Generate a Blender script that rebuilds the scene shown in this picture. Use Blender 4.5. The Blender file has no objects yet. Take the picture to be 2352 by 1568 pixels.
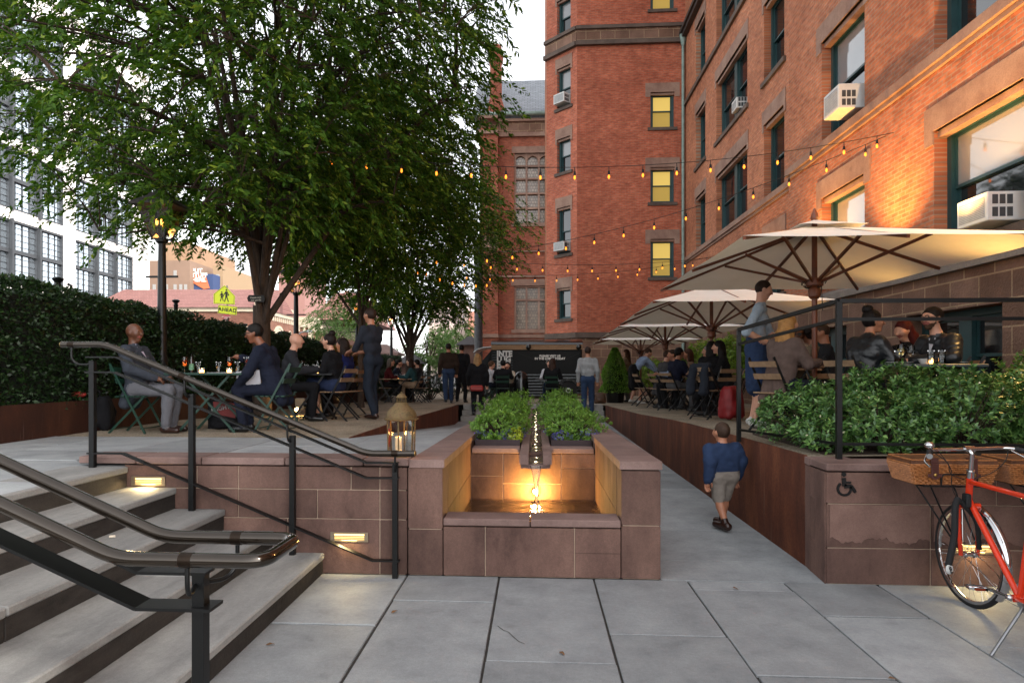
import bpy, bmesh, math, random
import numpy as np
from mathutils import Vector, Matrix
R = math.radians
random.seed(7)
rng = np.random.default_rng(11)
scene = bpy.context.scene
COL = scene.collection
# ------------------------------------------------------------------ survey: photo pixel (2352 wide) -> place
FOC, PPX, PPY, EYE = 1500.0, 1138.3, 850.0, 1.6
YAW = R(3.5); CY, SY = math.cos(YAW), math.sin(YAW)
def ray(x, y):
    u = (x - PPX) / FOC
    return (-SY + u * CY, CY + u * SY, (PPY - y) / FOC)
def PY(x, y, Y):
    d = ray(x, y); t = Y / d[1]; return (d[0] * t, Y, EYE + d[2] * t)
def PX(x, y, X):
    d = ray(x, y); t = X / d[0]; return (X, d[1] * t, EYE + d[2] * t)
def PZ(x, y, z):
    d = ray(x, y); t = (z - EYE) / d[2]; return (d[0] * t, d[1] * t, z)
def PT(x, y, t):
    d = ray(x, y); return (d[0] * t, d[1] * t, EYE + d[2] * t)
def interp(pts, v):
    if v <= pts[0][0]: return pts[0][1]
    for (a, b), (c, d) in zip(pts, pts[1:]):
        if v <= c: return b + (d - b) * (v - a) / (c - a)
    return pts[-1][1]
GLP = [(5, .83), (9.5, .82), (12.5, .76), (17.3, .68), (21, .57), (25.4, .5), (45, .46)]
GRP = [(5, .9), (9, .88), (12.5, .76), (17.3, .68), (21, .57), (25.4, .5), (45, .46)]
def GL(Y): return interp(GLP, Y)
def GR(Y): return interp(GRP, Y)
def C(h):
    h = h.lstrip('#'); v = [int(h[i:i + 2], 16) / 255 for i in (0, 2, 4)]
    return tuple(c / 12.92 if c <= .04045 else ((c + .055) / 1.055) ** 2.4 for c in v)
# ------------------------------------------------------------------ tagging
def tag(o, label=None, cat=None, group=None, kind=None):
    if label: o['label'] = label
    if cat: o['category'] = cat
    if group: o['group'] = group
    if kind: o['kind'] = kind
    elif cat: o['kind'] = 'thing'
    return o
def thing(name, label, cat, loc=(0, 0, 0), rz=0.0, group=None):
    o = bpy.data.objects.new(name, None); COL.objects.link(o)
    o.empty_display_size = .1
    o.location = loc; o.rotation_euler = (0, 0, rz)
    return tag(o, label, cat, group)
def wmat(o):
    m = Matrix.LocRotScale(Vector(o.location), o.rotation_euler.to_quaternion(), None)
    return m if o.parent is None else wmat(o.parent) @ o.matrix_parent_inverse @ m
def adopt(child, parent):
    """child built in world space becomes a part of parent"""
    child.parent = parent; child.matrix_parent_inverse = wmat(parent).inverted(); return child
def copy_tree(o, parent=None):
    c = o.copy(); COL.objects.link(c)
    if parent is not None: c.parent = parent; c.matrix_parent_inverse = o.matrix_parent_inverse.copy()
    for ch in list(KIDS.get(o.name, [])): KIDS.setdefault(c.name, []).append(copy_tree(ch, c))
    return c
KIDS = {}
# ------------------------------------------------------------------ mesh builder
def smoothing(me, ang=None):
    me.polygons.foreach_set('use_smooth', [True] * len(me.polygons))
    if ang is not None:
        try: me.set_sharp_from_angle(angle=R(ang))
        except Exception: pass
class MB:
    def __init__(s): s.v = []; s.f = []; s.m = []; s.M = None; s.mi = 0
    def add(s, vs, fs):
        b = len(s.v)
        if s.M is not None: vs = [tuple(s.M @ Vector(p)) for p in vs]
        s.v.extend(vs); s.f.extend([tuple(i + b for i in f) for f in fs]); s.m.extend([s.mi] * len(fs)); return s
    def box(s, x0, x1, y0, y1, z0, z1):
        if x0 > x1: x0, x1 = x1, x0
        if y0 > y1: y0, y1 = y1, y0
        if z0 > z1: z0, z1 = z1, z0
        return s.add([(x0, y0, z0), (x1, y0, z0), (x1, y1, z0), (x0, y1, z0), (x0, y0, z1), (x1, y0, z1), (x1, y1, z1), (x0, y1, z1)],
                     [(0, 3, 2, 1), (4, 5, 6, 7), (0, 1, 5, 4), (1, 2, 6, 5), (2, 3, 7, 6), (3, 0, 4, 7)])
    def bbox(s, x0, x1, y0, y1, z0, z1, b=.006):
        """box with chamfered edges"""
        if x0 > x1: x0, x1 = x1, x0
        if y0 > y1: y0, y1 = y1, y0
        if z0 > z1: z0, z1 = z1, z0
        b = min(b, (x1 - x0) * .4, (y1 - y0) * .4, (z1 - z0) * .4)
        bm = bmesh.new(); bmesh.ops.create_cube(bm, size=1)
        for v in bm.verts: v.co = ((x0 + x1) / 2 + v.co.x * (x1 - x0), (y0 + y1) / 2 + v.co.y * (y1 - y0), (z0 + z1) / 2 + v.co.z * (z1 - z0))
        bmesh.ops.bevel(bm, geom=bm.edges[:], offset=b, segments=1, affect='EDGES')
        bm.verts.index_update()
        s.add([tuple(v.co) for v in bm.verts], [tuple(v.index for v in f.verts) for f in bm.faces]); bm.free(); return s
    def hexa(s, bot, top):
        """bot, top: 4 points each, counter-clockwise from above"""
        return s.add(list(bot) + list(top), [(0, 3, 2, 1), (4, 5, 6, 7), (0, 1, 5, 4), (1, 2, 6, 5), (2, 3, 7, 6), (3, 0, 4, 7)])
    def quad(s, *p): return s.add(list(p), [tuple(range(len(p)))])
    def prism(s, pts, a, b, axis='y'):
        """2-D outline extruded between a and b along axis"""
        n = len(pts)
        def P(p, t): return {'y': (p[0], t, p[1]), 'x': (t, p[0], p[1]), 'z': (p[0], p[1], t)}[axis]
        return s.add([P(p, a) for p in pts] + [P(p, b) for p in pts],
                     [tuple(range(n))[::-1], tuple(range(n, 2 * n))] + [(i, (i + 1) % n, n + (i + 1) % n, n + i) for i in range(n)])
    def tube(s, pts, r, n=8, caps=True, flat=1.0):
        pts = [Vector(p) for p in pts]; rs = r if isinstance(r, (list, tuple)) else [r] * len(pts)
        vs, fs = [], []; prev = None
        for i, p in enumerate(pts):
            t = (pts[min(i + 1, len(pts) - 1)] - pts[max(i - 1, 0)])
            t = t.normalized() if t.length > 1e-9 else Vector((0, 0, 1))
            if prev is None:
                a = Vector((0, 0, 1)) if abs(t.z) < .9 else Vector((1, 0, 0)); u = t.cross(a).normalized()
            else:
                u = (prev - t * prev.dot(t)); u = u.normalized() if u.length > 1e-6 else t.orthogonal().normalized()
            w = t.cross(u); prev = u
            for k in range(n):
                a = 2 * math.pi * k / n
                vs.append(tuple(p + u * (rs[i] * math.cos(a)) + w * (rs[i] * flat * math.sin(a))))
        for i in range(len(pts) - 1):
            for k in range(n):
                a, b = i * n + k, i * n + (k + 1) % n; fs.append((a, b, b + n, a + n))
        if caps: fs.append(tuple(range(n))[::-1]); fs.append(tuple(range((len(pts) - 1) * n, len(pts) * n)))
        return s.add(vs, fs)
    def bar(s, a, b, w, h, up=(0, 0, 1)):
        """rectangular bar from a to b, w across, h along up"""
        a, b, up = Vector(a), Vector(b), Vector(up); t = (b - a).normalized()
        u = t.cross(up); u = u.normalized() if u.length > 1e-6 else t.orthogonal().normalized(); v = u.cross(t).normalized()
        q = [(-w / 2, -h / 2), (w / 2, -h / 2), (w / 2, h / 2), (-w / 2, h / 2)]
        return s.add([tuple(e + u * x + v * y) for e in (a, b) for x, y in q], [(0, 3, 2, 1), (4, 5, 6, 7), (0, 1, 5, 4), (1, 2, 6, 5), (2, 3, 7, 6), (3, 0, 4, 7)])
    def lathe(s, prof, c=(0, 0, 0), n=24, seg=None):
        """prof: (radius, z) list bottom to top"""
        vs, fs = [], []
        for (r, z) in prof:
            for k in range(n):
                a = 2 * math.pi * (k + .5) / n; vs.append((c[0] + r * math.cos(a), c[1] + r * math.sin(a), c[2] + z))
        for i in range(len(prof) - 1):
            for k in range(n):
                a, b = i * n + k, i * n + (k + 1) % n; fs.append((a, b, b + n, a + n))
        fs.append(tuple(range(n))[::-1]); fs.append(tuple(range((len(prof) - 1) * n, len(prof) * n)))
        return s.add(vs, fs)
    def ball(s, c, r, n=12, sq=(1, 1, 1)):
        m = max(6, n // 2 + 2); prof = [(max(1e-4, math.sin(math.pi * i / m)), -math.cos(math.pi * i / m)) for i in range(m + 1)]
        vs, fs = [], []
        for (q, z) in prof:
            for k in range(n):
                a = 2 * math.pi * k / n; vs.append((c[0] + q * math.cos(a) * r * sq[0], c[1] + q * math.sin(a) * r * sq[1], c[2] + z * r * sq[2]))
        for i in range(m):
            for k in range(n):
                a, b = i * n + k, i * n + (k + 1) % n; fs.append((a, b, b + n, a + n))
        return s.add(vs, fs)
    def build(s, name, mat, parent=None, smooth=None, world=False, loc=None):
        me = bpy.data.meshes.new(name)
        me.from_pydata([tuple(p) for p in s.v], [], s.f)
        mats = mat if isinstance(mat, (list, tuple)) else [mat]
        for q in mats: me.materials.append(q)
        if len(mats) > 1: me.polygons.foreach_set('material_index', s.m)
        if smooth is not None: smoothing(me, smooth)
        me.update(); o = bpy.data.objects.new(name, me); COL.objects.link(o)
        if parent is not None:
            if world: adopt(o, parent)
            else: o.parent = parent
            KIDS.setdefault(parent.name, []).append(o)
        return o
def rotz(a): return Matrix.Rotation(a, 4, 'Z')
def trs(loc=(0, 0, 0), rz=0): return Matrix.Translation(loc) @ rotz(rz)
def np_mesh(name, V, F4, mat, parent=None, world=False, smooth=False):
    """numpy quads/tris -> one mesh object"""
    me = bpy.data.meshes.new(name); n = len(F4); k = F4.shape[1]
    me.vertices.add(len(V)); me.vertices.foreach_set('co', np.ascontiguousarray(V, dtype=np.float32).ravel())
    me.loops.add(n * k); me.loops.foreach_set('vertex_index', np.ascontiguousarray(F4, dtype=np.int32).ravel())
    me.polygons.add(n); me.polygons.foreach_set('loop_start', np.arange(0, n * k, k, dtype=np.int32))
    try: me.polygons.foreach_set('loop_total', np.full(n, k, dtype=np.int32))
    except Exception: pass
    if smooth: me.polygons.foreach_set('use_smooth', np.ones(n, dtype=bool))
    me.update(calc_edges=True); me.validate(clean_customdata=False)
    for q in (mat if isinstance(mat, (list, tuple)) else [mat]): me.materials.append(q)
    o = bpy.data.objects.new(name, me); COL.objects.link(o)
    if parent is not None:
        if world: adopt(o, parent)
        else: o.parent = parent
        KIDS.setdefault(parent.name, []).append(o)
    return o
def text_mesh(name, body, size, mat, parent=None, loc=(0, 0, 0), rot=(R(90), 0, 0), ext=.003, bold=0.0, align='CENTER', spacing=1.0, sx=1.0, line=1.0):
    cu = bpy.data.curves.new(name, 'FONT'); cu.body = body; cu.size = size; cu.extrude = ext; cu.offset = bold
    cu.align_x = align; cu.align_y = 'CENTER'; cu.space_character = spacing; cu.space_line = line; cu.resolution_u = 3
    tmp = bpy.data.objects.new(name, cu); COL.objects.link(tmp)
    dg = bpy.context.evaluated_depsgraph_get(); me = bpy.data.meshes.new_from_object(tmp.evaluated_get(dg))
    bpy.data.objects.remove(tmp); bpy.data.curves.remove(cu)
    me.transform(Matrix.Translation(loc) @ (Matrix.Rotation(rot[2], 4, 'Z') @ Matrix.Rotation(rot[1], 4, 'Y') @ Matrix.Rotation(rot[0], 4, 'X')) @ Matrix.Diagonal((sx, 1, 1, 1)))
    me.materials.clear(); me.materials.append(mat)
    o = bpy.data.objects.new(name, me); COL.objects.link(o)
    if parent is not None: adopt(o, parent); KIDS.setdefault(parent.name, []).append(o)
    return o
# ------------------------------------------------------------------ materials
MATS = {}
class NT:
    def __init__(s, name):
        s.m = bpy.data.materials.new(name); s.m.use_nodes = True; s.t = s.m.node_tree; s.n = s.t.nodes; s.n.clear()
        s.out = s.n.new('ShaderNodeOutputMaterial'); s.b = s.n.new('ShaderNodeBsdfPrincipled'); s.l(s.b, 0, s.out, 0)
    def l(s, a, ao, b, bi): s.t.links.new(a.outputs[ao], b.inputs[bi])
    def node(s, typ, **kw):
        n = s.n.new(typ)
        for k, v in kw.items(): setattr(n, k, v)
        return n
    def coord(s, out='Object', scale=(1, 1, 1), rot=(0, 0, 0)):
        c = s.node('ShaderNodeTexCoord'); m = s.node('ShaderNodeMapping'); m.inputs['Scale'].default_value = scale; m.inputs['Rotation'].default_value = rot
        s.l(c, out, m, 0); return m
    def geopos(s, scale=(1, 1, 1)):
        c = s.node('ShaderNodeNewGeometry'); m = s.node('ShaderNodeMapping'); m.inputs['Scale'].default_value = scale
        s.l(c, 'Position', m, 0); return m
    def noise(s, co, scale, detail=4, rough=.6):
        n = s.node('ShaderNodeTexNoise'); n.inputs['Scale'].default_value = scale; n.inputs['Detail'].default_value = detail; n.inputs['Roughness'].default_value = rough
        if co: s.l(co, 0, n, 0)
        return n
    def ramp(s, src, so, stops):
        r = s.node('ShaderNodeValToRGB'); e = r.color_ramp.elements
        while len(e) < len(stops): e.new(.5)
        for el, (p, c) in zip(e, stops): el.position = p; el.color = (c[0], c[1], c[2], 1) if not isinstance(c, (int, float)) else (c, c, c, 1)
        s.l(src, so, r, 0); return r
    def mix(s, fac, a, b, mode='MIX'):
        """fac: number or (node,out); a,b: colour tuple or (node,out)"""
        m = s.node('ShaderNodeMix', data_type='RGBA', blend_type=mode)
        for idx, v in ((0, fac), (6, a), (7, b)):
            if isinstance(v, tuple) and hasattr(v[0], 'outputs'): s.t.links.new(v[0].outputs[v[1]], m.inputs[idx])
            elif idx == 0: m.inputs[0].default_value = v
            else: m.inputs[idx].default_value = (v[0], v[1], v[2], 1)
        return (m, 2)
    def bump(s, src, so, strength=.3, dist=.01, prev=None):
        b = s.node('ShaderNodeBump'); b.inputs['Strength'].default_value = strength; b.inputs['Distance'].default_value = dist
        s.l(src, so, b, 'Height')
        if prev: s.l(prev, 0, b, 'Normal')
        s.l(b, 0, s.b, 'Normal'); return b
    def base(s, v):
        if isinstance(v, tuple) and hasattr(v[0], 'outputs'): s.t.links.new(v[0].outputs[v[1]], s.b.inputs['Base Color'])
        else: s.b.inputs['Base Color'].default_value = (v[0], v[1], v[2], 1)
    def set(s, **kw):
        for k, v in kw.items():
            k = {'rough': 'Roughness', 'metal': 'Metallic', 'spec': 'Specular IOR Level', 'trans': 'Transmission Weight', 'ior': 'IOR', 'coat': 'Coat Weight', 'sheen': 'Sheen Weight', 'alpha': 'Alpha'}[k]
            s.b.inputs[k].default_value = v
def mat(key, col, rough=.6, metal=0, var=.18, scale=8, bump=.0, bscale=60, bdist=.004, spec=.5, coat=0, isl=0.0):
    """plain procedural material: base colour with soft noise variation, optional fine bump"""
    if key in MATS: return MATS[key]
    t = NT(key); co = t.coord(); n = t.noise(co, scale, 5)
    c = col if not isinstance(col, str) else C(col)
    r = t.ramp(n, 0, [(.3, tuple(x * (1 - var) for x in c)), (.7, tuple(min(1, x * (1 + var)) for x in c))])
    src = (r, 0)
    if isl:
        g = t.node('ShaderNodeNewGeometry'); rr = t.ramp(g, 'Random Per Island', [(0, 1 - isl), (1, 1 + isl)])
        src = t.mix(1, src, (rr, 0), 'MULTIPLY')
    t.base(src); t.set(rough=rough, metal=metal, spec=spec, coat=coat)
    if bump: nb = t.noise(co, bscale, 4); t.bump(nb, 0, bump, bdist)
    MATS[key] = t.m; return t.m
def emit(key, col, strength):
    if key in MATS: return MATS[key]
    t = NT(key); c = C(col) if isinstance(col, str) else col
    t.base(c); t.b.inputs['Emission Color'].default_value = (*c, 1); t.b.inputs['Emission Strength'].default_value = strength
    MATS[key] = t.m; return t.m
def glass(key, col=(1, 1, 1), rough=0.0, ior=1.45):
    if key in MATS: return MATS[key]
    t = NT(key); t.base(col); t.set(rough=rough, trans=1, ior=ior); MATS[key] = t.m; return t.m
def thin_glass(key, tint=(1, 1, 1), refl=.9):
    """single-sheet glass: mostly clear, fresnel reflection"""
    if key in MATS: return MATS[key]
    t = NT(key); tr = t.node('ShaderNodeBsdfTransparent'); tr.inputs[0].default_value = (*tint, 1)
    gl = t.node('ShaderNodeBsdfGlossy'); gl.inputs['Roughness'].default_value = .02; gl.inputs[0].default_value = (refl, refl, refl, 1)
    fr = t.node('ShaderNodeFresnel'); fr.inputs[0].default_value = 1.5; mx = t.node('ShaderNodeMixShader')
    t.l(fr, 0, mx, 0); t.l(tr, 0, mx, 1); t.l(gl, 0, mx, 2); t.l(mx, 0, t.out, 0); MATS[key] = t.m; return t.m
def leafmat(key, cols, rough=.45, transl=.35, spec=.4):
    """foliage: colour differs per leaf (Random Per Island), part of the light passes through"""
    if key in MATS: return MATS[key]
    t = NT(key); g = t.node('ShaderNodeNewGeometry')
    st = [(i / (len(cols) - 1), C(c) if isinstance(c, str) else c) for i, c in enumerate(cols)]
    r = t.ramp(g, 'Random Per Island', st); t.base((r, 0)); t.set(rough=rough, spec=spec)
    tb = t.node('ShaderNodeBsdfTranslucent'); h = t.node('ShaderNodeHueSaturation'); h.inputs['Value'].default_value = 1.3; h.inputs['Saturation'].default_value = 1.1
    t.l(r, 0, h, 'Color'); t.l(h, 0, tb, 0)
    mx = t.node('ShaderNodeMixShader'); mx.inputs[0].default_value = transl; t.l(t.b, 0, mx, 1); t.l(tb, 0, mx, 2); t.l(mx, 0, t.out, 0)
    MATS[key] = t.m; return t.m
def brickmat(key, axis, cols, mortar, bw=.215, bh=.072, m=.010, dirt=.35, glow=None):
    """brick courses laid in the wall's own plane; axis 'x': wall runs along X, 'y': along Y, or an angle"""
    if key in MATS: return MATS[key]
    t = NT(key); c = t.node('ShaderNodeNewGeometry'); sp = t.node('ShaderNodeSeparateXYZ'); t.l(c, 'Position', sp, 0)
    cb = t.node('ShaderNodeCombineXYZ')
    if axis == 'x': t.l(sp, 0, cb, 0)
    elif axis == 'y': t.l(sp, 1, cb, 0)
    else:
        ma = t.node('ShaderNodeVectorMath', operation='DOT_PRODUCT'); t.l(c, 'Position', ma, 0); ma.inputs[1].default_value = axis; t.l(ma, 'Value', cb, 0)
    t.l(sp, 2, cb, 1)
    b = t.node('ShaderNodeTexBrick'); b.inputs['Scale'].default_value = 1; b.inputs['Brick Width'].default_value = bw; b.inputs['Row Height'].default_value = bh
    b.inputs['Mortar Size'].default_value = m; b.inputs['Mortar Smooth'].default_value = .3; b.inputs['Bias'].default_value = -.1
    b.inputs['Color1'].default_value = (*C(cols[0]), 1); b.inputs['Color2'].default_value = (*C(cols[1]), 1); b.inputs['Mortar'].default_value = (*C(mortar), 1)
    t.l(cb, 0, b, 0)
    mp = t.node('ShaderNodeMapping'); mp.inputs['Scale'].default_value = (4.65, 13.9, 4.65); t.l(cb, 0, mp, 0)
    wn = t.noise(mp, .9, 2); big = t.noise(cb, .35, 5); mid = t.noise(cb, 2.2, 5)
    r1 = t.ramp(wn, 0, [(.3, .62), (.72, 1.32)]); x = t.mix(.75, (b, 0), (r1, 0), 'MULTIPLY')
    r2 = t.ramp(big, 0, [(.32, C(cols[2])), (.62, (1, 1, 1))]); x = t.mix(dirt, x, (r2, 0), 'MULTIPLY')
    r3 = t.ramp(mid, 0, [(.35, .78), (.65, 1.12)]); x = t.mix(.7, x, (r3, 0), 'MULTIPLY')
    t.base(x); t.set(rough=.85, spec=.25)
    bb = t.bump(b, 1, .6, -.006); fn = t.noise(cb, 90, 3); t.bump(fn, 0, .25, .004, bb)
    MATS[key] = t.m; return t.m
def stonemat(key, c1, c2, c3=None, scale=1.6, grain=140, bump=.25, rough=.8, isl=.12, streak=None, spec=.3):
    """sedimentary stone: broad tone drift, fine grain, per-block tint"""
    if key in MATS: return MATS[key]
    t = NT(key); co = t.geopos(streak or (1, 1, 1)); big = t.noise(co, scale, 6, .65); gr = t.noise(t.geopos(), grain, 3)
    st = [(.32, C(c1)), (.66, C(c2))]
    if c3: st = [(.28, C(c3)), (.42, C(c1)), (.68, C(c2))]
    r = t.ramp(big, 0, st); g2 = t.ramp(gr, 0, [(.3, .86), (.7, 1.12)]); x = t.mix(.9, (r, 0), (g2, 0), 'MULTIPLY')
    me_ = t.noise(t.geopos(), 38, 4, .7); g3 = t.ramp(me_, 0, [(.3, .88), (.7, 1.11)]); x = t.mix(.8, x, (g3, 0), 'MULTIPLY')
    sp_ = t.node('ShaderNodeTexVoronoi'); sp_.inputs['Scale'].default_value = 21; t.l(t.geopos(), 0, sp_, 0); g4 = t.ramp(sp_, 'Distance', [(.0, 1.5), (.05, 1.0), (.9, 1.0)]); x = t.mix(.55, x, (g4, 0), 'MULTIPLY')
    st2 = t.noise(t.geopos(), 4.3, 3, .5); g5 = t.ramp(st2, 0, [(.22, .74), (.36, 1.0)]); x = t.mix(.8, x, (g5, 0), 'MULTIPLY')
    g = t.node('ShaderNodeNewGeometry'); rr = t.ramp(g, 'Random Per Island', [(0, 1 - isl), (1, 1 + isl)]); x = t.mix(1, x, (rr, 0), 'MULTIPLY')
    t.base(x); t.set(rough=rough, spec=spec)
    b1 = t.bump(gr, 0, bump, .004); md = t.noise(t.geopos(), 14, 5); t.bump(md, 0, bump, .012, b1)
    MATS[key] = t.m; return t.m
EXPOSURE = 1.9
# ================================================================== camera, light, sky
cam_d = bpy.data.cameras.new('camera'); cam = bpy.data.objects.new('camera', cam_d); COL.objects.link(cam)
cam.location = (0, 0, EYE); cam.rotation_euler = (R(90), 0, YAW)
cam_d.sensor_width = 36; cam_d.lens = FOC / 2352 * 36
cam_d.shift_x = (1176 - PPX) / 2352; cam_d.shift_y = (PPY - 784) / 2352
cam_d.clip_end = 2000; cam_d.clip_start = .05; scene.camera = cam
SUN_EL, SUN_AZ = R(36), R(128)            # azimuth clockwise from +Y: light comes over the camera's left shoulder
w = bpy.data.worlds.new('World'); scene.world = w; w.use_nodes = True; wt = w.node_tree; wt.nodes.clear()
sky = wt.nodes.new('ShaderNodeTexSky'); sky.sky_type = 'NISHITA'; sky.sun_disc = False
sky.sun_elevation = SUN_EL; sky.sun_rotation = SUN_AZ; sky.air_density = 1.0; sky.dust_density = 1.5; sky.ozone_density = 1
hs = wt.nodes.new('ShaderNodeHueSaturation'); hs.inputs['Saturation'].default_value = .12
bg = wt.nodes.new('ShaderNodeBackground'); bg.inputs[1].default_value = .15; wo = wt.nodes.new('ShaderNodeOutputWorld')
wt.links.new(sky.outputs[0], hs.inputs['Color']); wt.links.new(hs.outputs[0], bg.inputs[0]); wt.links.new(bg.outputs[0], wo.inputs[0])
sl = bpy.data.lights.new('sun', 'SUN'); sl.energy = 1.5; sl.angle = R(14); sl.color = (1, .95, .88)
so = bpy.data.objects.new('sun', sl); COL.objects.link(so)
sdir = Vector((math.sin(SUN_AZ) * math.cos(SUN_EL), math.cos(SUN_AZ) * math.cos(SUN_EL), math.sin(SUN_EL)))
so.rotation_euler = sdir.to_track_quat('Z', 'Y').to_euler()
scene.view_settings.view_transform = 'Standard'; scene.view_settings.look = 'None'; scene.view_settings.exposure = EXPOSURE; scene.view_settings.gamma = 1
scene.cycles.max_bounces = 8; scene.cycles.transparent_max_bounces = 24; scene.cycles.sample_clamp_indirect = 6; scene.cycles.use_denoising = True
def lamp(name, kind, loc, energy, col, parent=None, size=.05, spot=None, aim=None, blend=.6):
    d = bpy.data.lights.new(name, kind); d.energy = energy; d.color = col
    if kind == 'AREA': d.size = size
    else: d.shadow_soft_size = size
    if spot: d.spot_size = R(spot); d.spot_blend = blend
    o = bpy.data.objects.new(name, d); COL.objects.link(o); o.location = loc
    if aim is not None: o.rotation_euler = (Vector(loc) - Vector(aim)).to_track_quat('Z', 'Y').to_euler()
    if parent is not None: adopt(o, parent)
    return o
WARM = (1.0, .62, .2); AMBER = (1.0, .5, .16)
# ================================================================== materials of the setting
BLUESTONE = stonemat('bluestone', '#878a8c', '#979a9b', '#797c7e', scale=3.4, grain=160, bump=.2, rough=.6, isl=.17, spec=.4)
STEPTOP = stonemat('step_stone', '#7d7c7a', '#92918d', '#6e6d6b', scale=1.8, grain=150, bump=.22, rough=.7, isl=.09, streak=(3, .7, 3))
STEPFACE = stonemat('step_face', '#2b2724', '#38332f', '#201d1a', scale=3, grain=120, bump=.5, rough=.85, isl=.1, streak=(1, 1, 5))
BROWN = stonemat('brownstone', '#57413a', '#6f554b', '#402e28', scale=2.8, grain=130, bump=.4, rough=.8, isl=.24, streak=(1, 1, .45))
BROWNCAP = stonemat('brownstone_cap', '#6f5953', '#876f68', '#5d4842', scale=1.7, grain=150, bump=.25, rough=.7, isl=.1)
MORTAR = mat('mortar', '#a48f7c', .9, var=.12, scale=20)
DARKJOINT = mat('dark_joint', '#3b3733', .95, var=.25, scale=12)
SOIL = mat('soil', '#3a2c22', .95, var=.4, scale=30, bump=.8, bscale=40, bdist=.02)
IRON = mat('black_iron', '#070809', .42, var=.2, scale=20, bump=.08, bscale=220, bdist=.001, spec=.35)
BRONZE = mat('bronze', '#342b22', .2, metal=.8, var=.16, scale=9, bump=.03, bscale=60, bdist=.001, coat=.7)
def corten(key='corten', k=1.0):
    t = NT(key + '_steel'); co = t.geopos((1, 1, .35)); n = t.noise(co, 2.2, 8, .7); f = t.noise(t.geopos(), 40, 5)
    st = t.noise(t.geopos((5, 5, .25)), 3, 4)
    r = t.ramp(n, 0, [(.28, tuple(v * k for v in C('#3a2119'))), (.5, tuple(v * k for v in C('#5a3222'))), (.72, tuple(v * k for v in C('#7b4a31')))])
    r2 = t.ramp(f, 0, [(.3, .75), (.7, 1.2)]); x = t.mix(.8, (r, 0), (r2, 0), 'MULTIPLY')
    r3 = t.ramp(st, 0, [(.62, 0.0), (.76, .35)]); x = t.mix((r3, 0), x, C('#8c7466'))
    t.base(x); t.set(rough=.8, spec=.25); t.bump(f, 0, .2, .003); MATS[key] = t.m; return t.m
CORTEN = corten(); CORTEN2 = corten('dark_corten', .35)
def gravelmat():
    t = NT('gravel'); co = t.geopos(); v = t.node('ShaderNodeTexVoronoi'); v.inputs['Scale'].default_value = 70; t.l(co, 0, v, 0)
    n = t.noise(co, 1.1, 6); r = t.ramp(v, 'Color', [(0, C('#7f7261')), (.5, C('#978a78')), (1, C('#b3a896'))])
    r2 = t.ramp(n, 0, [(.35, .72), (.65, 1.08)]); t.base(t.mix(1, (r, 0), (r2, 0), 'MULTIPLY')); t.set(rough=.95, spec=.15)
    b = t.bump(v, 'Distance', .8, .012); n2 = t.noise(co, 9, 4); t.bump(n2, 0, .5, .03, b); MATS['gravel'] = t.m; return t.m
GRAVEL = gravelmat()
# ================================================================== ground, paving
g = MB().box(-400, 400, -60, 700, -.6, -.03).build('ground', mat('asphalt', '#4a4a4b', .9, var=.2, scale=3, bump=.3, bscale=90))
tag(g, kind='structure')
def slabs(name, cols, y0s, gap=.015, z=0.0, th=.05, zf=None, mt=None):
    """flagstones: cols = list of (x0,x1,[cross joint positions])"""
    m = MB()
    for x0, x1, ys in cols:
        for a, b in zip(ys, ys[1:]):
            j = [random.uniform(-.004, .004) for _ in range(4)]
            dz = random.uniform(-.002, .002)
            if zf is None: m.bbox(x0 + gap / 2 + j[0], x1 - gap / 2 + j[1], a + gap / 2 + j[2], b - gap / 2 + j[3], z - th, z + dz, .004)
            else:
                X0, X1, A, B = x0 + gap / 2, x1 - gap / 2, a + gap / 2, b - gap / 2
                m.hexa([(X0, A, zf(A) - th), (X1, A, zf(A) - th), (X1, B, zf(B) - th), (X0, B, zf(B) - th)], [(X0, A, zf(A)), (X1, A, zf(A)), (X1, B, zf(B)), (X0, B, zf(B))])
    return m.build(name, mt or BLUESTONE)
WALLY = 5.06
cross = {-2: [.6, 2.2, 3.3, 4.3, WALLY], -1: [.4, 1.5, 2.6, 4.05, WALLY], 0: [.3, 1.9, 3.2, 4.5, WALLY], 1: [.2, 1.3, 2.45, 3.59, WALLY], 2: [.5, 1.6, 2.9, 4.0, WALLY],
         3: [.4, 1.4, 2.5, 3.5, 4.85, WALLY], 4: [.6, 1.8, 3.1, 4.38, WALLY], 5: [.3, 1.6, 2.8, 3.95, WALLY], 6: [.5, 1.7, 3.0, 4.2, WALLY], 7: [.2, 1.4, 2.6, 3.8, WALLY], 8: [.2, 1.9, 3.3, 4.5, WALLY]}
xs = [-2.43, -1.70, -1.0, -.278, .447, 1.155, 1.87, 2.55, 3.27, 3.98, 4.7, 5.5]
tag(slabs('plaza_paving', [(xs[i], xs[i + 1], cross[i - 2]) for i in range(11)], None), kind='structure')
tag(MB().box(-2.4, 6, -1, WALLY, -.05, -.014).build('plaza_ground', DARKJOINT), kind='structure')
RZ = lambda Y: interp([(5.06, 0), (16.8, .27)], Y)
LZ = lambda Y: interp([(7.3, .83), (15.6, .28), (16.8, .27)], Y)
def xw(Y): return 2.19 + (1.79 - 2.19) * (Y - 5.46) / (16.9 - 5.46)
tag(slabs('ramp_path', [(.955, 2.25, [WALLY, 5.55, 6.5, 7.5, 8.55, 9.6, 10.7, 11.8, 13, 14.2, 15.3]), (-2.2, 2.2, [15.3, 16.1, 16.85])] +
          [(-2.15, -.96, [7.3, 8.4, 9.6, 10.9, 12.3, 13.8, 15.3])], None, zf=lambda Y: RZ(Y), th=.12, gap=.008), kind='structure')
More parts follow.
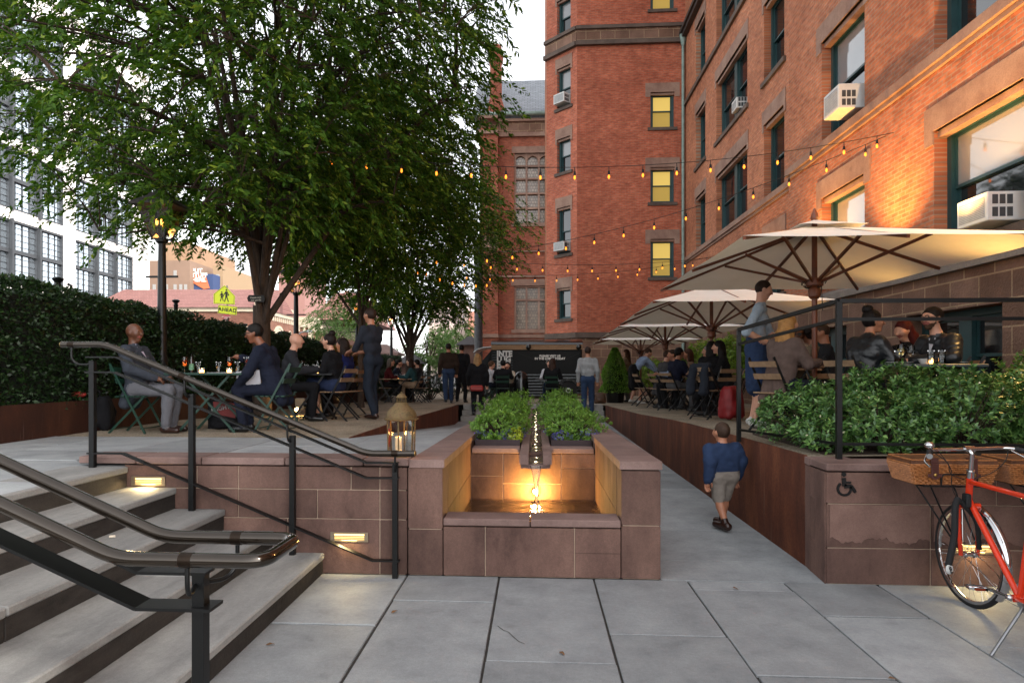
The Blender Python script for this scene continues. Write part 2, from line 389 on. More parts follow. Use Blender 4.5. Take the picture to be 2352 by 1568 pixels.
# the left arm climbs back towards the top of the steps: replace its heights
o = bpy.data.objects['ramp_path']
for v in o.data.vertices:
    if v.co.x < -.9 and v.co.y < 15.31:
        v.co.z += LZ(v.co.y) - RZ(v.co.y) if v.co.y > 7.29 else 0
# upper landing of bluestone behind the cap, then gravel terraces
up = []
yy = [5.36, 5.9, 6.6, 7.32]
for i in range(7): up.append((-8.0 + i * 1.02, -8.0 + (i + 1) * 1.02, [5.36, 6.0 + .25 * (i % 3), 7.32]))
tag(slabs('landing_paving', up + [(-12, -3.3, [2.2, 3.3, 4.3, 5.36])], None, z=.83, th=.3), kind='structure')
def terrace(name, x0f, x1f, ys, gf):
    V, F = [], []; nx = 14
    for Y in ys:
        a, b = x0f(Y), x1f(Y)
        for i in range(nx + 1): V.append((a + (b - a) * i / nx, Y, gf(Y) + .006 * math.sin(Y * 3.1 + i * 1.7)))
    for j in range(len(ys) - 1):
        for i in range(nx): p = j * (nx + 1) + i; F.append((p, p + 1, p + nx + 2, p + nx + 1))
    m = MB(); m.add(V, F); return tag(m.build(name, GRAVEL, smooth=None), kind='structure')
terrace('terrace_gravel', lambda Y: -7.4, lambda Y: -2.1, [7.31 + i * .5 for i in range(22)], GL)
terrace('terrace_gravel', lambda Y: xw(min(Y, 16.9)) + .01, lambda Y: 7, [5.5 + i * .5 for i in range(26)], GR)
terrace('courtyard_gravel', lambda Y: -14, lambda Y: 9, [17.75 + i * .8 for i in range(30)], GL)
# far steps between the two ramp arms
m = MB(); zz = [.27, .41, .55, .685]
for k in range(3): m.bbox(-1.94, 1.79, 16.86 + .3 * k, 17.9, .0 if k == 0 else zz[k] - .02, zz[k + 1], .008)
tag(m.build('far_steps', stonemat('far_step', '#77736e', '#8f8b85', scale=2, isl=.05)), kind='structure')
# ================================================================== big steps on the left
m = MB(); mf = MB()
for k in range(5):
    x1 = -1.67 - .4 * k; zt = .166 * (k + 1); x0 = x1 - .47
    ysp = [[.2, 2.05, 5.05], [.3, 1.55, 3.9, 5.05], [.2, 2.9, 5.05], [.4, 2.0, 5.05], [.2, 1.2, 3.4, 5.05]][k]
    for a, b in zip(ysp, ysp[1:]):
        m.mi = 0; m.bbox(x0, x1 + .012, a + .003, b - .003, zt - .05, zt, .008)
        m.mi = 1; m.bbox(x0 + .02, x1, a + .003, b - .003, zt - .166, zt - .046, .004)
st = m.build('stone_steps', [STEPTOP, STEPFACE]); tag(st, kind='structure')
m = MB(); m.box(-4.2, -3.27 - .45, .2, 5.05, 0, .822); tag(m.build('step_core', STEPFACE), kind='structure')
def litter():
    t = MB(); p = PZ(258, 1234, .5); t.M = trs((p[0], p[1], .508), .4); t.tube([(-.017, 0, 0), (.017, 0, 0)], .0075, 8)
    tag(t.build('cigarette_butt', mat('butt', '#cfc3b0', .8)), 'small pale cigarette butt lying on the grey stone step', 'litter')
    t = MB(); p = PZ(225, 1250, .34); t.M = trs((p[0], p[1], .34), .2)
    V = [(.05 * math.cos(a) * r_, .03 * math.sin(a) * r_, .004 + .01 * ((i * 7) % 3)) for i, (a, r_) in enumerate([(k * .7, 1 + .3 * (k % 2)) for k in range(9)])]
    t.add(V + [(0, 0, .02)], [(i, (i + 1) % 9, 9) for i in range(9)]); tag(t.build('plastic_scrap', thin_glass('scrap', (.9, .92, .95))), 'scrap of clear plastic wrapper on the stone step', 'litter')
litter()
def ground_bits():
    """hairline crack and fallen leaves on the paving"""
    rd = random.Random(9); m = MB(); pts = [PZ(x, y, .004) for x, y in ((1143, 1436), (1156, 1446), (1168, 1450), (1180, 1462), (1192, 1472), (1205, 1477))]
    for a, b in zip(pts, pts[1:]):
        A, B = Vector(a), Vector(b); n = Vector((A.y - B.y, B.x - A.x, 0)).normalized() * .0022; m.quad(tuple(A + n), tuple(B + n), tuple(B - n), tuple(A - n))
    tag(m.build('paving_crack', DARKJOINT), kind='structure')
    LF = mat('dry_leaf', '#6b4a2a', .8, var=.4, isl=.4)
    for i, (x, y, lb) in enumerate(((2055, 1560, 'curled brown leaf on the paving at the bottom right'), (1690, 1352, 'dry leaf on the paving below the ramp foot'), (905, 1405, 'dry leaf on the paving in front of the last rail post'), (1290, 1500, 'dry leaf on the paving below the fountain'), (620, 1480, 'dry leaf on the paving beside the lowest step'))):
        p = PZ(x, y, .003); m = MB(); m.M = trs((0, 0, 0), rd.uniform(0, 6)); m.add([(-.025, 0, .002), (-.005, .012, .010), (.022, .006, .006), (.03, 0, .002), (.02, -.008, .012), (-.006, -.012, .004)], [(0, 1, 5), (1, 2, 4, 5), (2, 3, 4)]); o = tag(m.build('fallen_leaf', LF), lb, 'leaf', 'dry leaves on the paving'); o.location = p
ground_bits()
# ================================================================== retaining wall left of the fountain
def ashlar(m, mm, x0, x1, z0, z1, rows, y=WALLY, depth=.28, gap=.007, proud=.004):
    """rows: list of (ztop, [x joints]); blocks in builder m (front at y), mortar bed in mm"""
    zb = z0
    for zt, xsn in rows:
        e = [x0] + xsn + [x1]
        for a, b in zip(e, e[1:]):
            m.bbox(a + gap / 2, b - gap / 2, y - random.uniform(0, proud), y + depth, zb + gap / 2, zt - gap / 2, .004)
        zb = zt
    mm.box(x0 + .014, x1 - .014, y + .006, y + depth - .012, z0, z1 - .004)
def step_light(parent, x, z, y, w=.27, h=.07, power=1.2):
    m = MB(); m.box(x - w / 2, x + w / 2, y - .012, y - .001, z + h / 2 - .012, z + h / 2); m.box(x - w / 2, x + w / 2, y - .012, y - .001, z - h / 2, z - h / 2 + .012)
    m.box(x - w / 2, x - w / 2 + .03, y - .012, y - .001, z - h / 2 + .0125, z + h / 2 - .0125); m.box(x + w / 2 - .03, x + w / 2, y - .012, y - .001, z - h / 2 + .0125, z + h / 2 - .0125)
    for k in range(3): m.box(x - w / 2 + .0305, x + w / 2 - .0305, y - .014, y - .004, z - h / 2 + .016 + k * .0125, z - h / 2 + .0225 + k * .0125)
    f = m.build('louvre_light', mat('brushed_steel', '#9a8b76', .45, metal=.8, var=.1), parent, world=True)
    e = MB().box(x - w / 2 + .03, x + w / 2 - .03, y - .0025, y - .0015, z - h / 2 + .012, z + h / 2 - .012).build('lens', emit('step_lens', (1, .66, .22), .8), f, world=True)
    lamp('step_lamp', 'AREA', (x, y - .03, z - .01), power * .55, (1, .74, .34), parent, size=.12, aim=(x, y - .3, z - .4))
    return f
t = thing('retaining_wall', 'low brownstone retaining wall with flat cap beside the grey steps', 'wall', (-1.6, WALLY, 0))
m, mm = MB(), MB()
ashlar(m, mm, -3.3, -1.001, 0, .842, [(.43, [-2.7, -1.96, -1.22]), (.66, [-2.9, -2.36, -1.72, -1.22]), (.842, [-2.7, -2.36, -1.45, -1.22])])
m.build('stone_blocks', BROWN, t, world=True); mm.build('mortar_bed', MORTAR, t, world=True)
m = MB(); e = [-3.68, -3.2, -2.66, -1.98, -1.35, -.985]
for a, b in zip(e, e[1:]): m.bbox(a + .004, b - .004, WALLY - .012, WALLY + .31, .852 - random.uniform(0, .003), .906, .006)
m.build('cap_stones', BROWNCAP, t, world=True)
p = PY(342, 1104, WALLY); step_light(t, p[0], p[2], WALLY, .28, .075, 1.6)
p = PY(803, 1232, WALLY); step_light(t, p[0], p[2], WALLY, .30, .075, 1.2)
# ================================================================== fountain
FX0, FX1, FX2 = -.72, .655, .958
capz = lambda Y: .902 - .018 * (Y - 5.05)
f = thing('fountain', 'long brownstone fountain with a lit basin and a narrow water channel', 'fountain', (0, WALLY, 0))
m, mm = MB(), MB()
# front: low wall between two piers
ashlar(m, mm, FX0, FX1, 0, .385, [(.385, [-.39, .30])], depth=.22); m.bbox(.305, FX1 - .004, WALLY - .003, WALLY + .1, .19, .197, .001)
ashlar(m, mm, FX1, FX2, 0, .832, [(.41, []), (.832, [])], depth=.3)
ashlar(m, mm, -.999, FX0, 0, .842, [(.36, []), (.842, [])], depth=.3, proud=.002)
# side walls (long), inner faces in blocks along Y
def sidewall(xa, xb, y0, y1, joints, top=-.07):
    for a, b in zip([y0] + joints, joints + [y1]):
        z1, z2 = capz(a) + top, capz(b) + top
        zm = .45
        for (l1, l2, h1, h2) in ((0, 0, zm, zm), (zm + .006, zm + .006, z1, z2)):
            m.hexa([(xa, a + .004, l1), (xb, a + .004, l1), (xb, b - .004, l2), (xa, b - .004, l2)], [(xa, a + .004, h1), (xb, a + .004, h1), (xb, b - .004, h2), (xa, b - .004, h2)])
sidewall(-.985, FX0 - .002, WALLY + .3, 15.2, [6.2, 7.24, 8.6, 10.1, 11.6, 13.2]); sidewall(FX1 + .002, .945, WALLY + .3, 15.2, [5.62, 6.3, 7.24, 8.6, 10.1, 11.6, 13.2])
# basin back wall
BY = 7.26
for (a, b, z0, z1) in ((FX0 + .003, -.365, .05, .42), (FX0 + .003, -.365, .426, .672), (-.358, .282, .05, .335), (-.358, .282, .342, .672), (.289, FX1 - .003, .05, .515), (.289, FX1 - .003, .519, .672)):
    m.bbox(a, b, BY, BY + .2, z0, z1, .003)
mm.box(FX0, FX1, BY + .006, BY + .18, 0, .67)
m.bbox(-.985, .945, 15.2, 15.4, 0, .7, .004)
m.build('stone_blocks', BROWN, f, world=True); mm.build('mortar_bed', MORTAR, f, world=True)
m = MB()
for a, b in ((FX0 + .004, -.045), (-.037, FX1 - .004)): m.bbox(a, b, WALLY - .012, WALLY + .24, .392, .448, .006)
ys = [WALLY - .012, 5.5, 6.3, 7.2, 8.1, 9.2, 10.4, 11.7, 13, 14.2, 15.4]
for xa, xb, ex in ((-.985, FX0 + .01, 0), (FX1 - .01, FX2 + .008, 1)):
    yl = ys if ex else [WALLY - .012] + ys[2:]
    for a, b in zip(yl, yl[1:]):
        A, B = a + .004, b - .004; c1, c2 = capz(A), capz(B); th = .062
        m.hexa([(xa, A, c1 - th), (xb, A, c1 - th), (xb, B, c2 - th), (xa, B, c2 - th)], [(xa, A, c1), (xb, A, c1), (xb, B, c2), (xa, B, c2)])
m.bbox(FX0 + .012, -.175, BY - .015, BY + .24, .678, .735, .005); m.bbox(.115, FX1 - .012, BY - .015, BY + .24, .678, .735, .005)
m.build('cap_stones', BROWNCAP, f, world=True)
m = MB(); m.box(FX0, FX1, WALLY + .2, BY + .02, .02, .045); m.build('basin_floor', stonemat('basin_stone', '#2a201a', '#43342a', scale=6, bump=.4), f, world=True)
# channel: two stone cheeks, floor, pebbles, water
m = MB(); cz = lambda Y: .742 - .004 * (Y - 7)
for xa, xb in ((-.163, -.072), (.072, .108) if False else (.078, .165)):
    yl = [6.62, 7.9, 9.4, 11, 12.8, 15.2]
    for a, b in zip(yl, yl[1:]):
        A, B = a + .002, b - .002
        m.hexa([(xa, A, cz(A) - .1), (xb, A, cz(A) - .1), (xb, B, cz(B) - .1), (xa, B, cz(B) - .1)], [(xa, A, cz(A)), (xb, A, cz(A)), (xb, B, cz(B)), (xa, B, cz(B))])
m.box(-.0715, .0775, 6.64, 15.2, .60, .625)
m.box(-.15, .15, 6.66, 7.26, .60, .639)
m.build('channel', BROWNCAP, f, world=True)
m = MB(); rr = random.Random(3)
for i in range(330):
    Y = 6.72 + i * .0257; x = rr.uniform(-.055, .06)
    m.M = trs((x, Y, .632 + .003 * rr.random()), rr.uniform(0, 6.28)); m.ball((0, 0, 0), 1, 8, (rr.uniform(.018, .03), rr.uniform(.014, .022), rr.uniform(.008, .013)))
m.M = None
MLED = MB()
for i in range(26): Y = 6.8 + i * .32; MLED.ball((.003 + .012 * math.sin(i * 2.3), Y, .643), 1, 8, (.014, .03, .006))
MLED.build('channel_lights', emit('channel_lens', (1, .86, .55), 5), f, smooth=180, world=True)
tag(m.build('pebbles', mat('river_pebble', '#2d3130', .25, var=.5, scale=14, isl=.5), f, smooth=60, world=True), kind='stuff')
def watermat(key, scale, strength, tint):
    t = NT(key); t.base(tint); t.set(rough=.03, trans=1, ior=1.33); n = t.noise(t.geopos((1, .45, 1)), scale, 3, .5); t.bump(n, 0, strength, .02); MATS[key] = t.m; return t.m
WATER = watermat('water', 16, .8, (.9, .95, .92))
V, F = [], []; ny = 220
for j in range(ny + 1):
    Y = 6.66 + (15.1 - 6.66) * j / ny
    for i in range(5):
        V.append((-.071 + .148 * i / 4, Y, .652 + .003 * math.sin(Y * 31 + i) + .002 * math.sin(Y * 67 + i * 2.1)))
for j in range(ny):
    for i in range(4): p = j * 5 + i; F.append((p, p + 1, p + 6, p + 5))
mb = MB(); mb.add(V, F); mb.build('channel_water', WATER, f, smooth=180, world=True)
V, F = [], []; nx, ny = 48, 64
for j in range(ny + 1):
    for i in range(nx + 1):
        x = FX0 + .01 + (FX1 - FX0 - .02) * i / nx; y = WALLY + .23 + (BY - WALLY - .24) * j / ny
        d = math.hypot(x - .02, y - 6.62); V.append((x, y, .172 + .006 * math.sin(26 * d) * math.exp(-1.5 * d) + .0025 * math.sin(13 * x + 7 * y) * math.sin(9 * y - 4 * x)))
for j in range(ny):
    for i in range(nx): p = j * (nx + 1) + i; F.append((p, p + 1, p + nx + 2, p + nx + 1))
mb = MB(); mb.add(V, F); mb.build('basin_water', WATER, f, smooth=180, world=True)
# falling water: a thin folded sheet that narrows on the way down
m = MB()
for (xc, w0, w1, ph) in ((.0, .055, .012, 0), (.03, .012, .009, 1)):
    n = 18
    prof = []
    for i in range(n + 1):
        s = i / n; z = .635 - .463 * s; y = 6.63 - .1 * math.sqrt(s); wdt = w0 + (w1 - w0) * (1 - (1 - s) ** 2.2)
        x = xc + (.02 - xc) * s + .003 * math.sin(6 * s + ph)
        prof.append((x, y, z, wdt))
    V, F = [], []; k = 8
    for (x, y, z, wd) in prof:
        for q in range(k):
            a = 2 * math.pi * q / k; V.append((x + wd * math.cos(a), y + .006 * math.sin(a), z))
    for i in range(n):
        for q in range(k): a, b = i * k + q, i * k + (q + 1) % k; F.append((a, a + k, b + k, b))
    m.add(V, F)
t_ = NT('falling_water'); t_.base((.95, .93, .88)); t_.set(rough=.08, trans=.92, ior=1.2); n_ = t_.noise(t_.geopos((9, 9, .6)), 14, 3); t_.bump(n_, 0, .6, .01)
m.build('waterfall', t_.m, f, smooth=180, world=True)
m = MB(); rr = random.Random(5)
for i in range(70):
    a = rr.uniform(0, 6.28); r_ = abs(rr.gauss(0, .035)); m.ball((.02 + r_ * math.cos(a), 6.53 + r_ * math.sin(a), .176 + rr.uniform(0, .035)), rr.uniform(.002, .005), 6)
m.build('splash', mat('foam', '#e8e6df', .3, var=.05), f, smooth=180, world=True)
# the basin lamp on the back wall, just above the water
ml = MB(); ml.tube([(.0, BY - .001, .265), (.0, BY - .06, .265)], .036, 16); hl = ml.build('basin_lamp', IRON, f, smooth=40, world=True)
ml = MB(); ml.ball((.0, BY - .068, .268), .027, 14, (1, .5, 1)); ml.build('lens', emit('basin_lens', (1, .72, .26), 30), hl, smooth=180, world=True)
lamp('basin_light', 'POINT', (.0, BY - .14, .27), 15, (1, .55, .13), f, size=.04)
# soil beds and steel planter boxes on both sides of the channel
for nm, xa, xb, lb in (('l', -.695, -.18, 'dark steel trough left of the water channel, boxwood and purple flowers inside'), ('r', .18, .64, 'dark steel trough right of the water channel, boxwood and purple flowers inside')):
    t = thing('planter_box', lb, 'planter', ((xa + xb) / 2, 7.55, .3), group='steel planter troughs along the channel')
    m = MB(); m.box(xa, xb, 7.52, 7.528, .3, .80); m.box(xa, xb, 15.0, 15.008, .3, .78); m.box(xa, xa + .008, 7.5285, 14.9995, .3, .795); m.box(xb - .008, xb, 7.5285, 14.9995, .3, .795)
    m.build('box', mat('dark_steel', '#35282a', .6, metal=.3, var=.25, scale=6), t, world=True)
    m = MB(); m.box(xa + .009, xb - .009, 7.53, 14.99, .3, .765); m.build('soil', SOIL, t, world=True)
# ================================================================== planter wall on the right with wheelchair sign
t = thing('planter_wall', 'brownstone planter wall on the right bearing a black wheelchair symbol', 'wall', (4, WALLY, 0))
m, mm = MB(), MB()
Y2 = 5.04
ashlar(m, mm, 2.175, 6.2, 0, .838, [(.27, [2.93, 3.75, 4.6, 5.4]), (.60, [2.93, 3.95, 4.9, 5.6]), (.838, [3.4, 4.3, 5.2])], y=Y2, depth=.3)
m.hexa([(2.168, Y2 + .006, 0), (2.175, Y2 + .006, 0), (2.45, 5.46, 0), (2.19, 5.46, 0)], [(2.168, Y2 + .006, .836), (2.175, Y2 + .006, .836), (2.45, 5.46, .836), (2.19, 5.46, .836)])
m.build('stone_blocks', BROWN, t, world=True); mm.build('mortar_bed', MORTAR, t, world=True)
m = MB(); e = [2.172, 2.84, 3.6, 4.4, 5.2, 6.2]
for a, b in zip(e, e[1:]): m.bbox(a + .003, b - .003, Y2 - .01, Y2 + .3, .846, .902, .006)
m.hexa([(2.165, Y2 + .29, .846), (2.5, Y2 + .292, .846), (2.5, 5.46, .846), (2.185, 5.46, .846)], [(2.165, Y2 + .29, .9), (2.5, Y2 + .292, .9), (2.5, 5.46, .9), (2.185, 5.46, .9)])
m.build('cap_stones', BROWNCAP, t, world=True)
# spalled skin of the stone near the foot: thin flakes left standing proud
rr = random.Random(12)
m = MB()
for x0, x1, zt, zb in ((2.2, 2.92, .60, .33), (2.95, 3.9, .60, .33)):
    yb = Y2 if x0 > 2 else WALLY
    n = 44; pts = [(x0 + (x1 - x0) * i / n, zb + rr.uniform(-.005, .005) + .018 * math.sin(i * .27 + x0) + .009 * math.sin(i * .83) + .006 * math.sin(i * 2.1)) for i in range(n + 1)]
    pl = pts + [(x1, zt - .005), (x0, zt - .005)]
    m.prism(pl, yb - .0075, yb - .002, 'y')
m.build('stone_flake', stonemat('brownstone_skin', '#6a5149', '#7d6258', scale=3, grain=120, bump=.25), t, world=True)
# wheelchair symbol, cut steel
p = PY(1943, 1113, Y2); s_ = 3.36e-3 * .49 * 2.0; m = MB()
def wc(x, y): return (p[0] + (x - 750) * .5 * 3.28e-3, p[2] - (y - 655) * .5 * 3.28e-3)
def thick(pts, w):
    for (a, b) in zip(pts, pts[1:]):
        A, B = Vector(wc(*a)), Vector(wc(*b)); d = (B - A).normalized(); nn = Vector((-d.y, d.x)) * w
        m.prism([tuple(A + nn), tuple(A - nn), tuple(B - nn), tuple(B + nn)], Y2 - .012, Y2 - .005, 'y')
arc = [(741 + 29 * math.cos(a), 672 + 29 * math.sin(a)) for a in [R(-125 - i * 12) for i in range(22)]]
thick(arc, .0085); thick([(738, 622), (741, 660), (772, 660)], .015); thick([(748, 643), (770, 643)], .008); thick([(772, 658), (790, 688)], .011)
hc = wc(738, 606); m.prism([(hc[0] + .017 * math.cos(k * .5236), hc[1] + .017 * math.sin(k * .5236)) for k in range(12)], Y2 - .012, Y2 - .005, 'y')
m.build('wheelchair_symbol', IRON, t, world=True)
p = PY(2240, 1259, Y2); step_light(t, p[0], p[2], Y2, .34, .075, 1.6)
# corten retaining walls of the ramp
def steelwall(name, label, f0, f1, ys, ztop, zbot, loc, mt=None):
    t = thing(name, label, 'steel wall', loc)
    for a, b in zip(ys, ys[1:]):
        m = MB(); A, B = a + .0015, b - .0015
        m.hexa([(f0(A), A, zbot(A)), (f1(A), A, zbot(A)), (f1(B), B, zbot(B)), (f0(B), B, zbot(B))], [(f0(A), A, ztop(A)), (f1(A), A, ztop(A)), (f1(B), B, ztop(B)), (f0(B), B, ztop(B))])
        m.build('steel_panel', mt or CORTEN, t, world=True)
steelwall('ramp_side_wall', 'long rusty steel wall on the right side of the ramp', xw, lambda Y: xw(Y) + .02, [5.462, 7.5, 9.9, 12.3, 14.6, 16.86], lambda Y: GR(Y) + .012, lambda Y: RZ(Y) - .15, (2.2, 5.46, 0))
steelwall('wedge_wall', 'rusty steel wall on the left that rises from a sharp point', lambda Y: -2.12 + .011 * (Y - 7.3), lambda Y: -2.10 + .011 * (Y - 7.3), [7.3, 9.3, 11.8, 14.3, 16.84], lambda Y: GL(Y) + .014, lambda Y: LZ(Y) - .15, (-2.1, 7.3, .5))
# steel edge of the planted strip under the hedge
steelwall('hedge_planter', 'long dark rusty steel planter under the clipped hedge', lambda Y: -5.62, lambda Y: -5.6, [6.2, 9, 12, 15, 18, 21, 24], lambda Y: GL(Y) + .40, lambda Y: GL(Y) - .2, (-5.6, 8, .8), CORTEN2)
# soil bed behind the planter wall
tag(MB().box(2.22, 6.0, 5.345, 5.6, .6, .872).build('planting_soil', SOIL), kind='structure')
tag(MB().box(2.4, 6.0, 5.605, 7.4, .6, .905).build('planting_soil', SOIL), kind='structure')
# ================================================================== railings
def rail_section(parent, name, pts, w, h, m_=None):
    m = MB()
    for a, b in zip(pts, pts[1:]): m.bar(a, b, w, h)
    return m.build(name, m_ or IRON, parent, world=True)
def smooth_path(pts, r=.06, n=6):
    """round the corners of a polyline"""
    P = [Vector(p) for p in pts]; out = [P[0]]
    for a, b, c in zip(P, P[1:], P[2:]):
        d1, d2 = (a - b), (c - b); q = min(r, d1.length * .45, d2.length * .45); s, e = b + d1.normalized() * q, b + d2.normalized() * q
        for i in range(n + 1):
            u = i / n; out.append(s * (1 - u) ** 2 + b * 2 * u * (1 - u) + e * u * u)
    return out + [P[-1]]
def pipe(parent, pts, r=.0245, rad=.07):
    m = MB(); m.tube(smooth_path(pts, rad), r, 20); P = [Vector(p) for p in pts]
    return m.build('handrail', BRONZE, parent, smooth=50, world=True)
def clamp(parent, p, d, r=.0255, ln=.05):
    m = MB(); a = Vector(p); d = Vector(d).normalized(); m.tube([a - d * ln / 2, a + d * ln / 2], r, 20); return m.build('collar', mat('dark_bronze', '#2b2119', .35, metal=.8), parent, smooth=50, world=True)
def jhook(parent, top, post, drop=.10, side=1):
    """bent bracket from below the handrail back to the post"""
    a = Vector(top); b = Vector(post); m = MB(); low = Vector((a.x, a.y, a.z - drop)); mid = (a * .5 + b * .5); mid.z = a.z - drop - .045
    pts = [a, low, Vector((a.x * .8 + b.x * .2, a.y * .8 + b.y * .2, low.z - .035)), mid, Vector((b.x, b.y, a.z - drop - .035))]
    m.tube(smooth_path(pts, .05), .0085, 8); return m.build('bracket', IRON, parent, smooth=50, world=True)
RY = 4.98
t = thing('stair_railing', 'bronze handrail on black posts along the brownstone wall beside the steps', 'railing', (-2.2, RY, .4), group='handrails of the steps')
def q(x, y, Y=RY): return Vector(PY(x, y, Y))
HR = [q(140, 791), q(243, 791), q(842, 1041), q(955, 1042)]
HRY = RY - .05
HR = [Vector(PY(x, y, HRY)) for x, y in ((142, 791), (243, 791), (842, 1041), (953, 1041))]
pipe(t, HR); clamp(t, PY(165, 791, HRY), (1, 0, 0)); clamp(t, PY(419, 864, HRY), HR[2] - HR[1]); clamp(t, PY(660, 966, HRY), HR[2] - HR[1]); clamp(t, PY(907, 1041, HRY), (1, 0, 0))
m = MB(); m.ball(tuple(HR[0]), .0245, 14, (.5, 1, 1)); m.ball(tuple(HR[3]), .0245, 14, (.5, 1, 1)); m.build('end_cap', mat('brass', '#a98a4e', .3, metal=1), t, smooth=180, world=True)
posts = [(213, 828, 1073), (441, 905, 1170), (672, 1000, 1271), (908, 1065, 1326)]
for i, (x, yt, yb) in enumerate(posts):
    a, b = q(x, yt), q(x, yb); m = MB(); m.bbox(a.x - .021, a.x + .021, RY - .021, RY + .021, [.828, .496, .164, -.01][i], a.z, .002); m.build('post', IRON, t, world=True)
for (x, y, ox) in ((165, 798, 213), (424, 872, 441), (660, 975, 672)):
    a = Vector(PY(x, y, HRY)); jhook(t, a, (q(ox, y).x, RY, a.z), .09)
jhook(t, PY(907, 1046, HRY), (q(908, 1060).x, RY, 0), .08)
rail_section(t, 'top_bar', [q(200, 820), q(268, 820), q(842, 1062), q(915, 1062)], .05, .011)
rail_section(t, 'middle_bar', [q(198, 854), q(264, 855), q(842, 1097), q(916, 1097)], .05, .011)
rail_section(t, 'bottom_bar', [q(203, 1040), q(283, 1041), q(856, 1286), q(918, 1287)], .05, .011)
# near railing in the foreground, double handrail joined by a U-turn
t = thing('foreground_railing', 'thick double bronze handrail with a rounded end in the foreground', 'railing', (-1.22, 2.33, 0), group='handrails of the steps')
Ya, Yb, Ym = 2.185, 2.47, 2.33
sl_ = (1.235 - .954) / .65; zr = .946
A1 = Vector((-1.45, Ya, zr)); B1 = Vector((-1.45, Yb, zr + .004))
A0 = A1 + Vector((-2.4, 0, 2.4 * sl_)); B0 = B1 + Vector((-2.4, 0, 2.4 * sl_)); xe = -.93
pipe(t, [A0, A1, (xe, Ya, zr), (xe + .012, Yb, zr + .004), B1, B0], .0255, .07)
clamp(t, (-1.2, Ya, zr), (1, 0, 0), .0265, .045); clamp(t, (-1.155, Yb, zr + .004), (1, 0, 0), .0265, .04)
px_ = Vector(PY(461, 1400, Ym)).x
m = MB(); m.bbox(px_ - .023, px_ + .023, Ym - .023, Ym + .023, 0, .858, .002); m.build('post', IRON, t, world=True)
m = MB(); m.bbox(px_ - 2.0, px_ - 1.955, Ym - .022, Ym + .022, .7, 1.6, .002); m.build('post', IRON, t, world=True)
jhook(t, (-1.2, Ya, zr - .024), (px_ - .01, Ym - .02, 0), .07); jhook(t, (-1.155, Yb, zr - .024), (px_ + .01, Ym + .02, 0), .07)
rail_section(t, 'top_bar', [(-1.45 - 2.4, Ym, .862 + 2.4 * sl_), (-1.45, Ym, .862), (px_ + .035, Ym, .862)], .075, .011)
rail_section(t, 'lower_bar', [(-1.45 - 2.4, Ym, .735 + 2.4 * sl_), (-1.45, Ym, .735), (px_ + .06, Ym, .735)], .10, .012)
# black railing round the planter on the right
t = thing('planter_railing', 'black square bar railing round the shrub bed on the right', 'railing', (2.38, 5.33, .9))
pa, pb = Vector((2.385, 5.3, 0)), Vector((2.1, 6.9, 0))
fr = [(pb.x, pb.y), (pa.x, pa.y), (6.0, 5.3)]
def lv(z1, z2): return [(fr[0][0], fr[0][1], z1), (fr[1][0], fr[1][1], z2), (fr[2][0], fr[2][1], z2)]
for x, y, zt in ((pb.x, pb.y, 2.02), (pa.x, pa.y, 2.14), (5.3, 5.3, 2.14)):
    m = MB(); m.bbox(x - .02, x + .02, y - .02, y + .02, .86, zt, .002); m.build('post', IRON, t, world=True)
rail_section(t, 'top_rail', lv(2.02, 2.145), .032, .032); rail_section(t, 'second_rail', lv(1.87, 2.0), .026, .026); rail_section(t, 'bottom_rail', lv(.985, 1.02), .022, .022)
# ================================================================== lantern with candle
p = PY(922, 1028, 5.24); LN = thing('lantern', 'weathered brass lantern with a lit candle on the wall cap', 'lantern', (p[0], 5.24, .904))
def aged():
    t = NT('aged_brass'); co = t.coord(); n = t.noise(co, 22, 7, .75); r = t.ramp(n, 0, [(.3, C('#3a2a18')), (.5, C('#6d5a38')), (.62, C('#5d4129')), (.75, C('#8b8868'))]); t.base((r, 0)); t.set(rough=.65, metal=.3); t.bump(n, 0, .25, .004); MATS['aged_brass'] = t.m; return t.m
AG = aged(); sc_ = 3.4e-3 * .49 * 1.0
k_ = 5.24 / 1500 * (784 / 1568) * (220 / 1078 * 1568 / 1078 if False else 1)
u = 220 / 1078 / 1.6327 * 5.24 / 1500    # metres per pixel of the close-up
H = lambda y: (1340 - y) * u
m = MB(); m.lathe([(265 * u, 0), (272 * u, .004), (265 * u, .012)], n=6); m.build('base', AG, LN)
m = MB()
for k in range(6):
    a = math.pi * (k + .5) / 3; m.bar((255 * u * math.cos(a), 255 * u * math.sin(a), .012), (272 * u * math.cos(a), 272 * u * math.sin(a), H(655)), .012, .007, (math.cos(a), math.sin(a), 0))
m.build('frame', AG, LN)
m = MB(); r0, r1 = 250 * u, 266 * u
for k in range(6):
    a, b = math.pi * (k + .53) / 3, math.pi * (k + 1.47) / 3
    m.quad((r0 * math.cos(a), r0 * math.sin(a), .014), (r0 * math.cos(b), r0 * math.sin(b), .014), (r1 * math.cos(b), r1 * math.sin(b), H(660)), (r1 * math.cos(a), r1 * math.sin(a), H(660)))
m.build('glass', thin_glass('lantern_glass', (.86, .87, .85)), LN)
m = MB(); m.lathe([(300 * u, H(668)), (325 * u, H(650)), (325 * u, H(635)), (285 * u, H(628)), (284 * u, H(590)), (270 * u, H(540)), (240 * u, H(485)), (190 * u, H(435)), (140 * u, H(395)), (112 * u, H(350)), (92 * u, H(345))], n=12); m.build('roof', AG, LN, smooth=35)
m = MB()
for k in range(14):
    a = 2 * math.pi * k / 14; m.bar((88 * u * math.cos(a), 88 * u * math.sin(a), H(347)), (88 * u * math.cos(a), 88 * u * math.sin(a), H(258)), .004, .003)
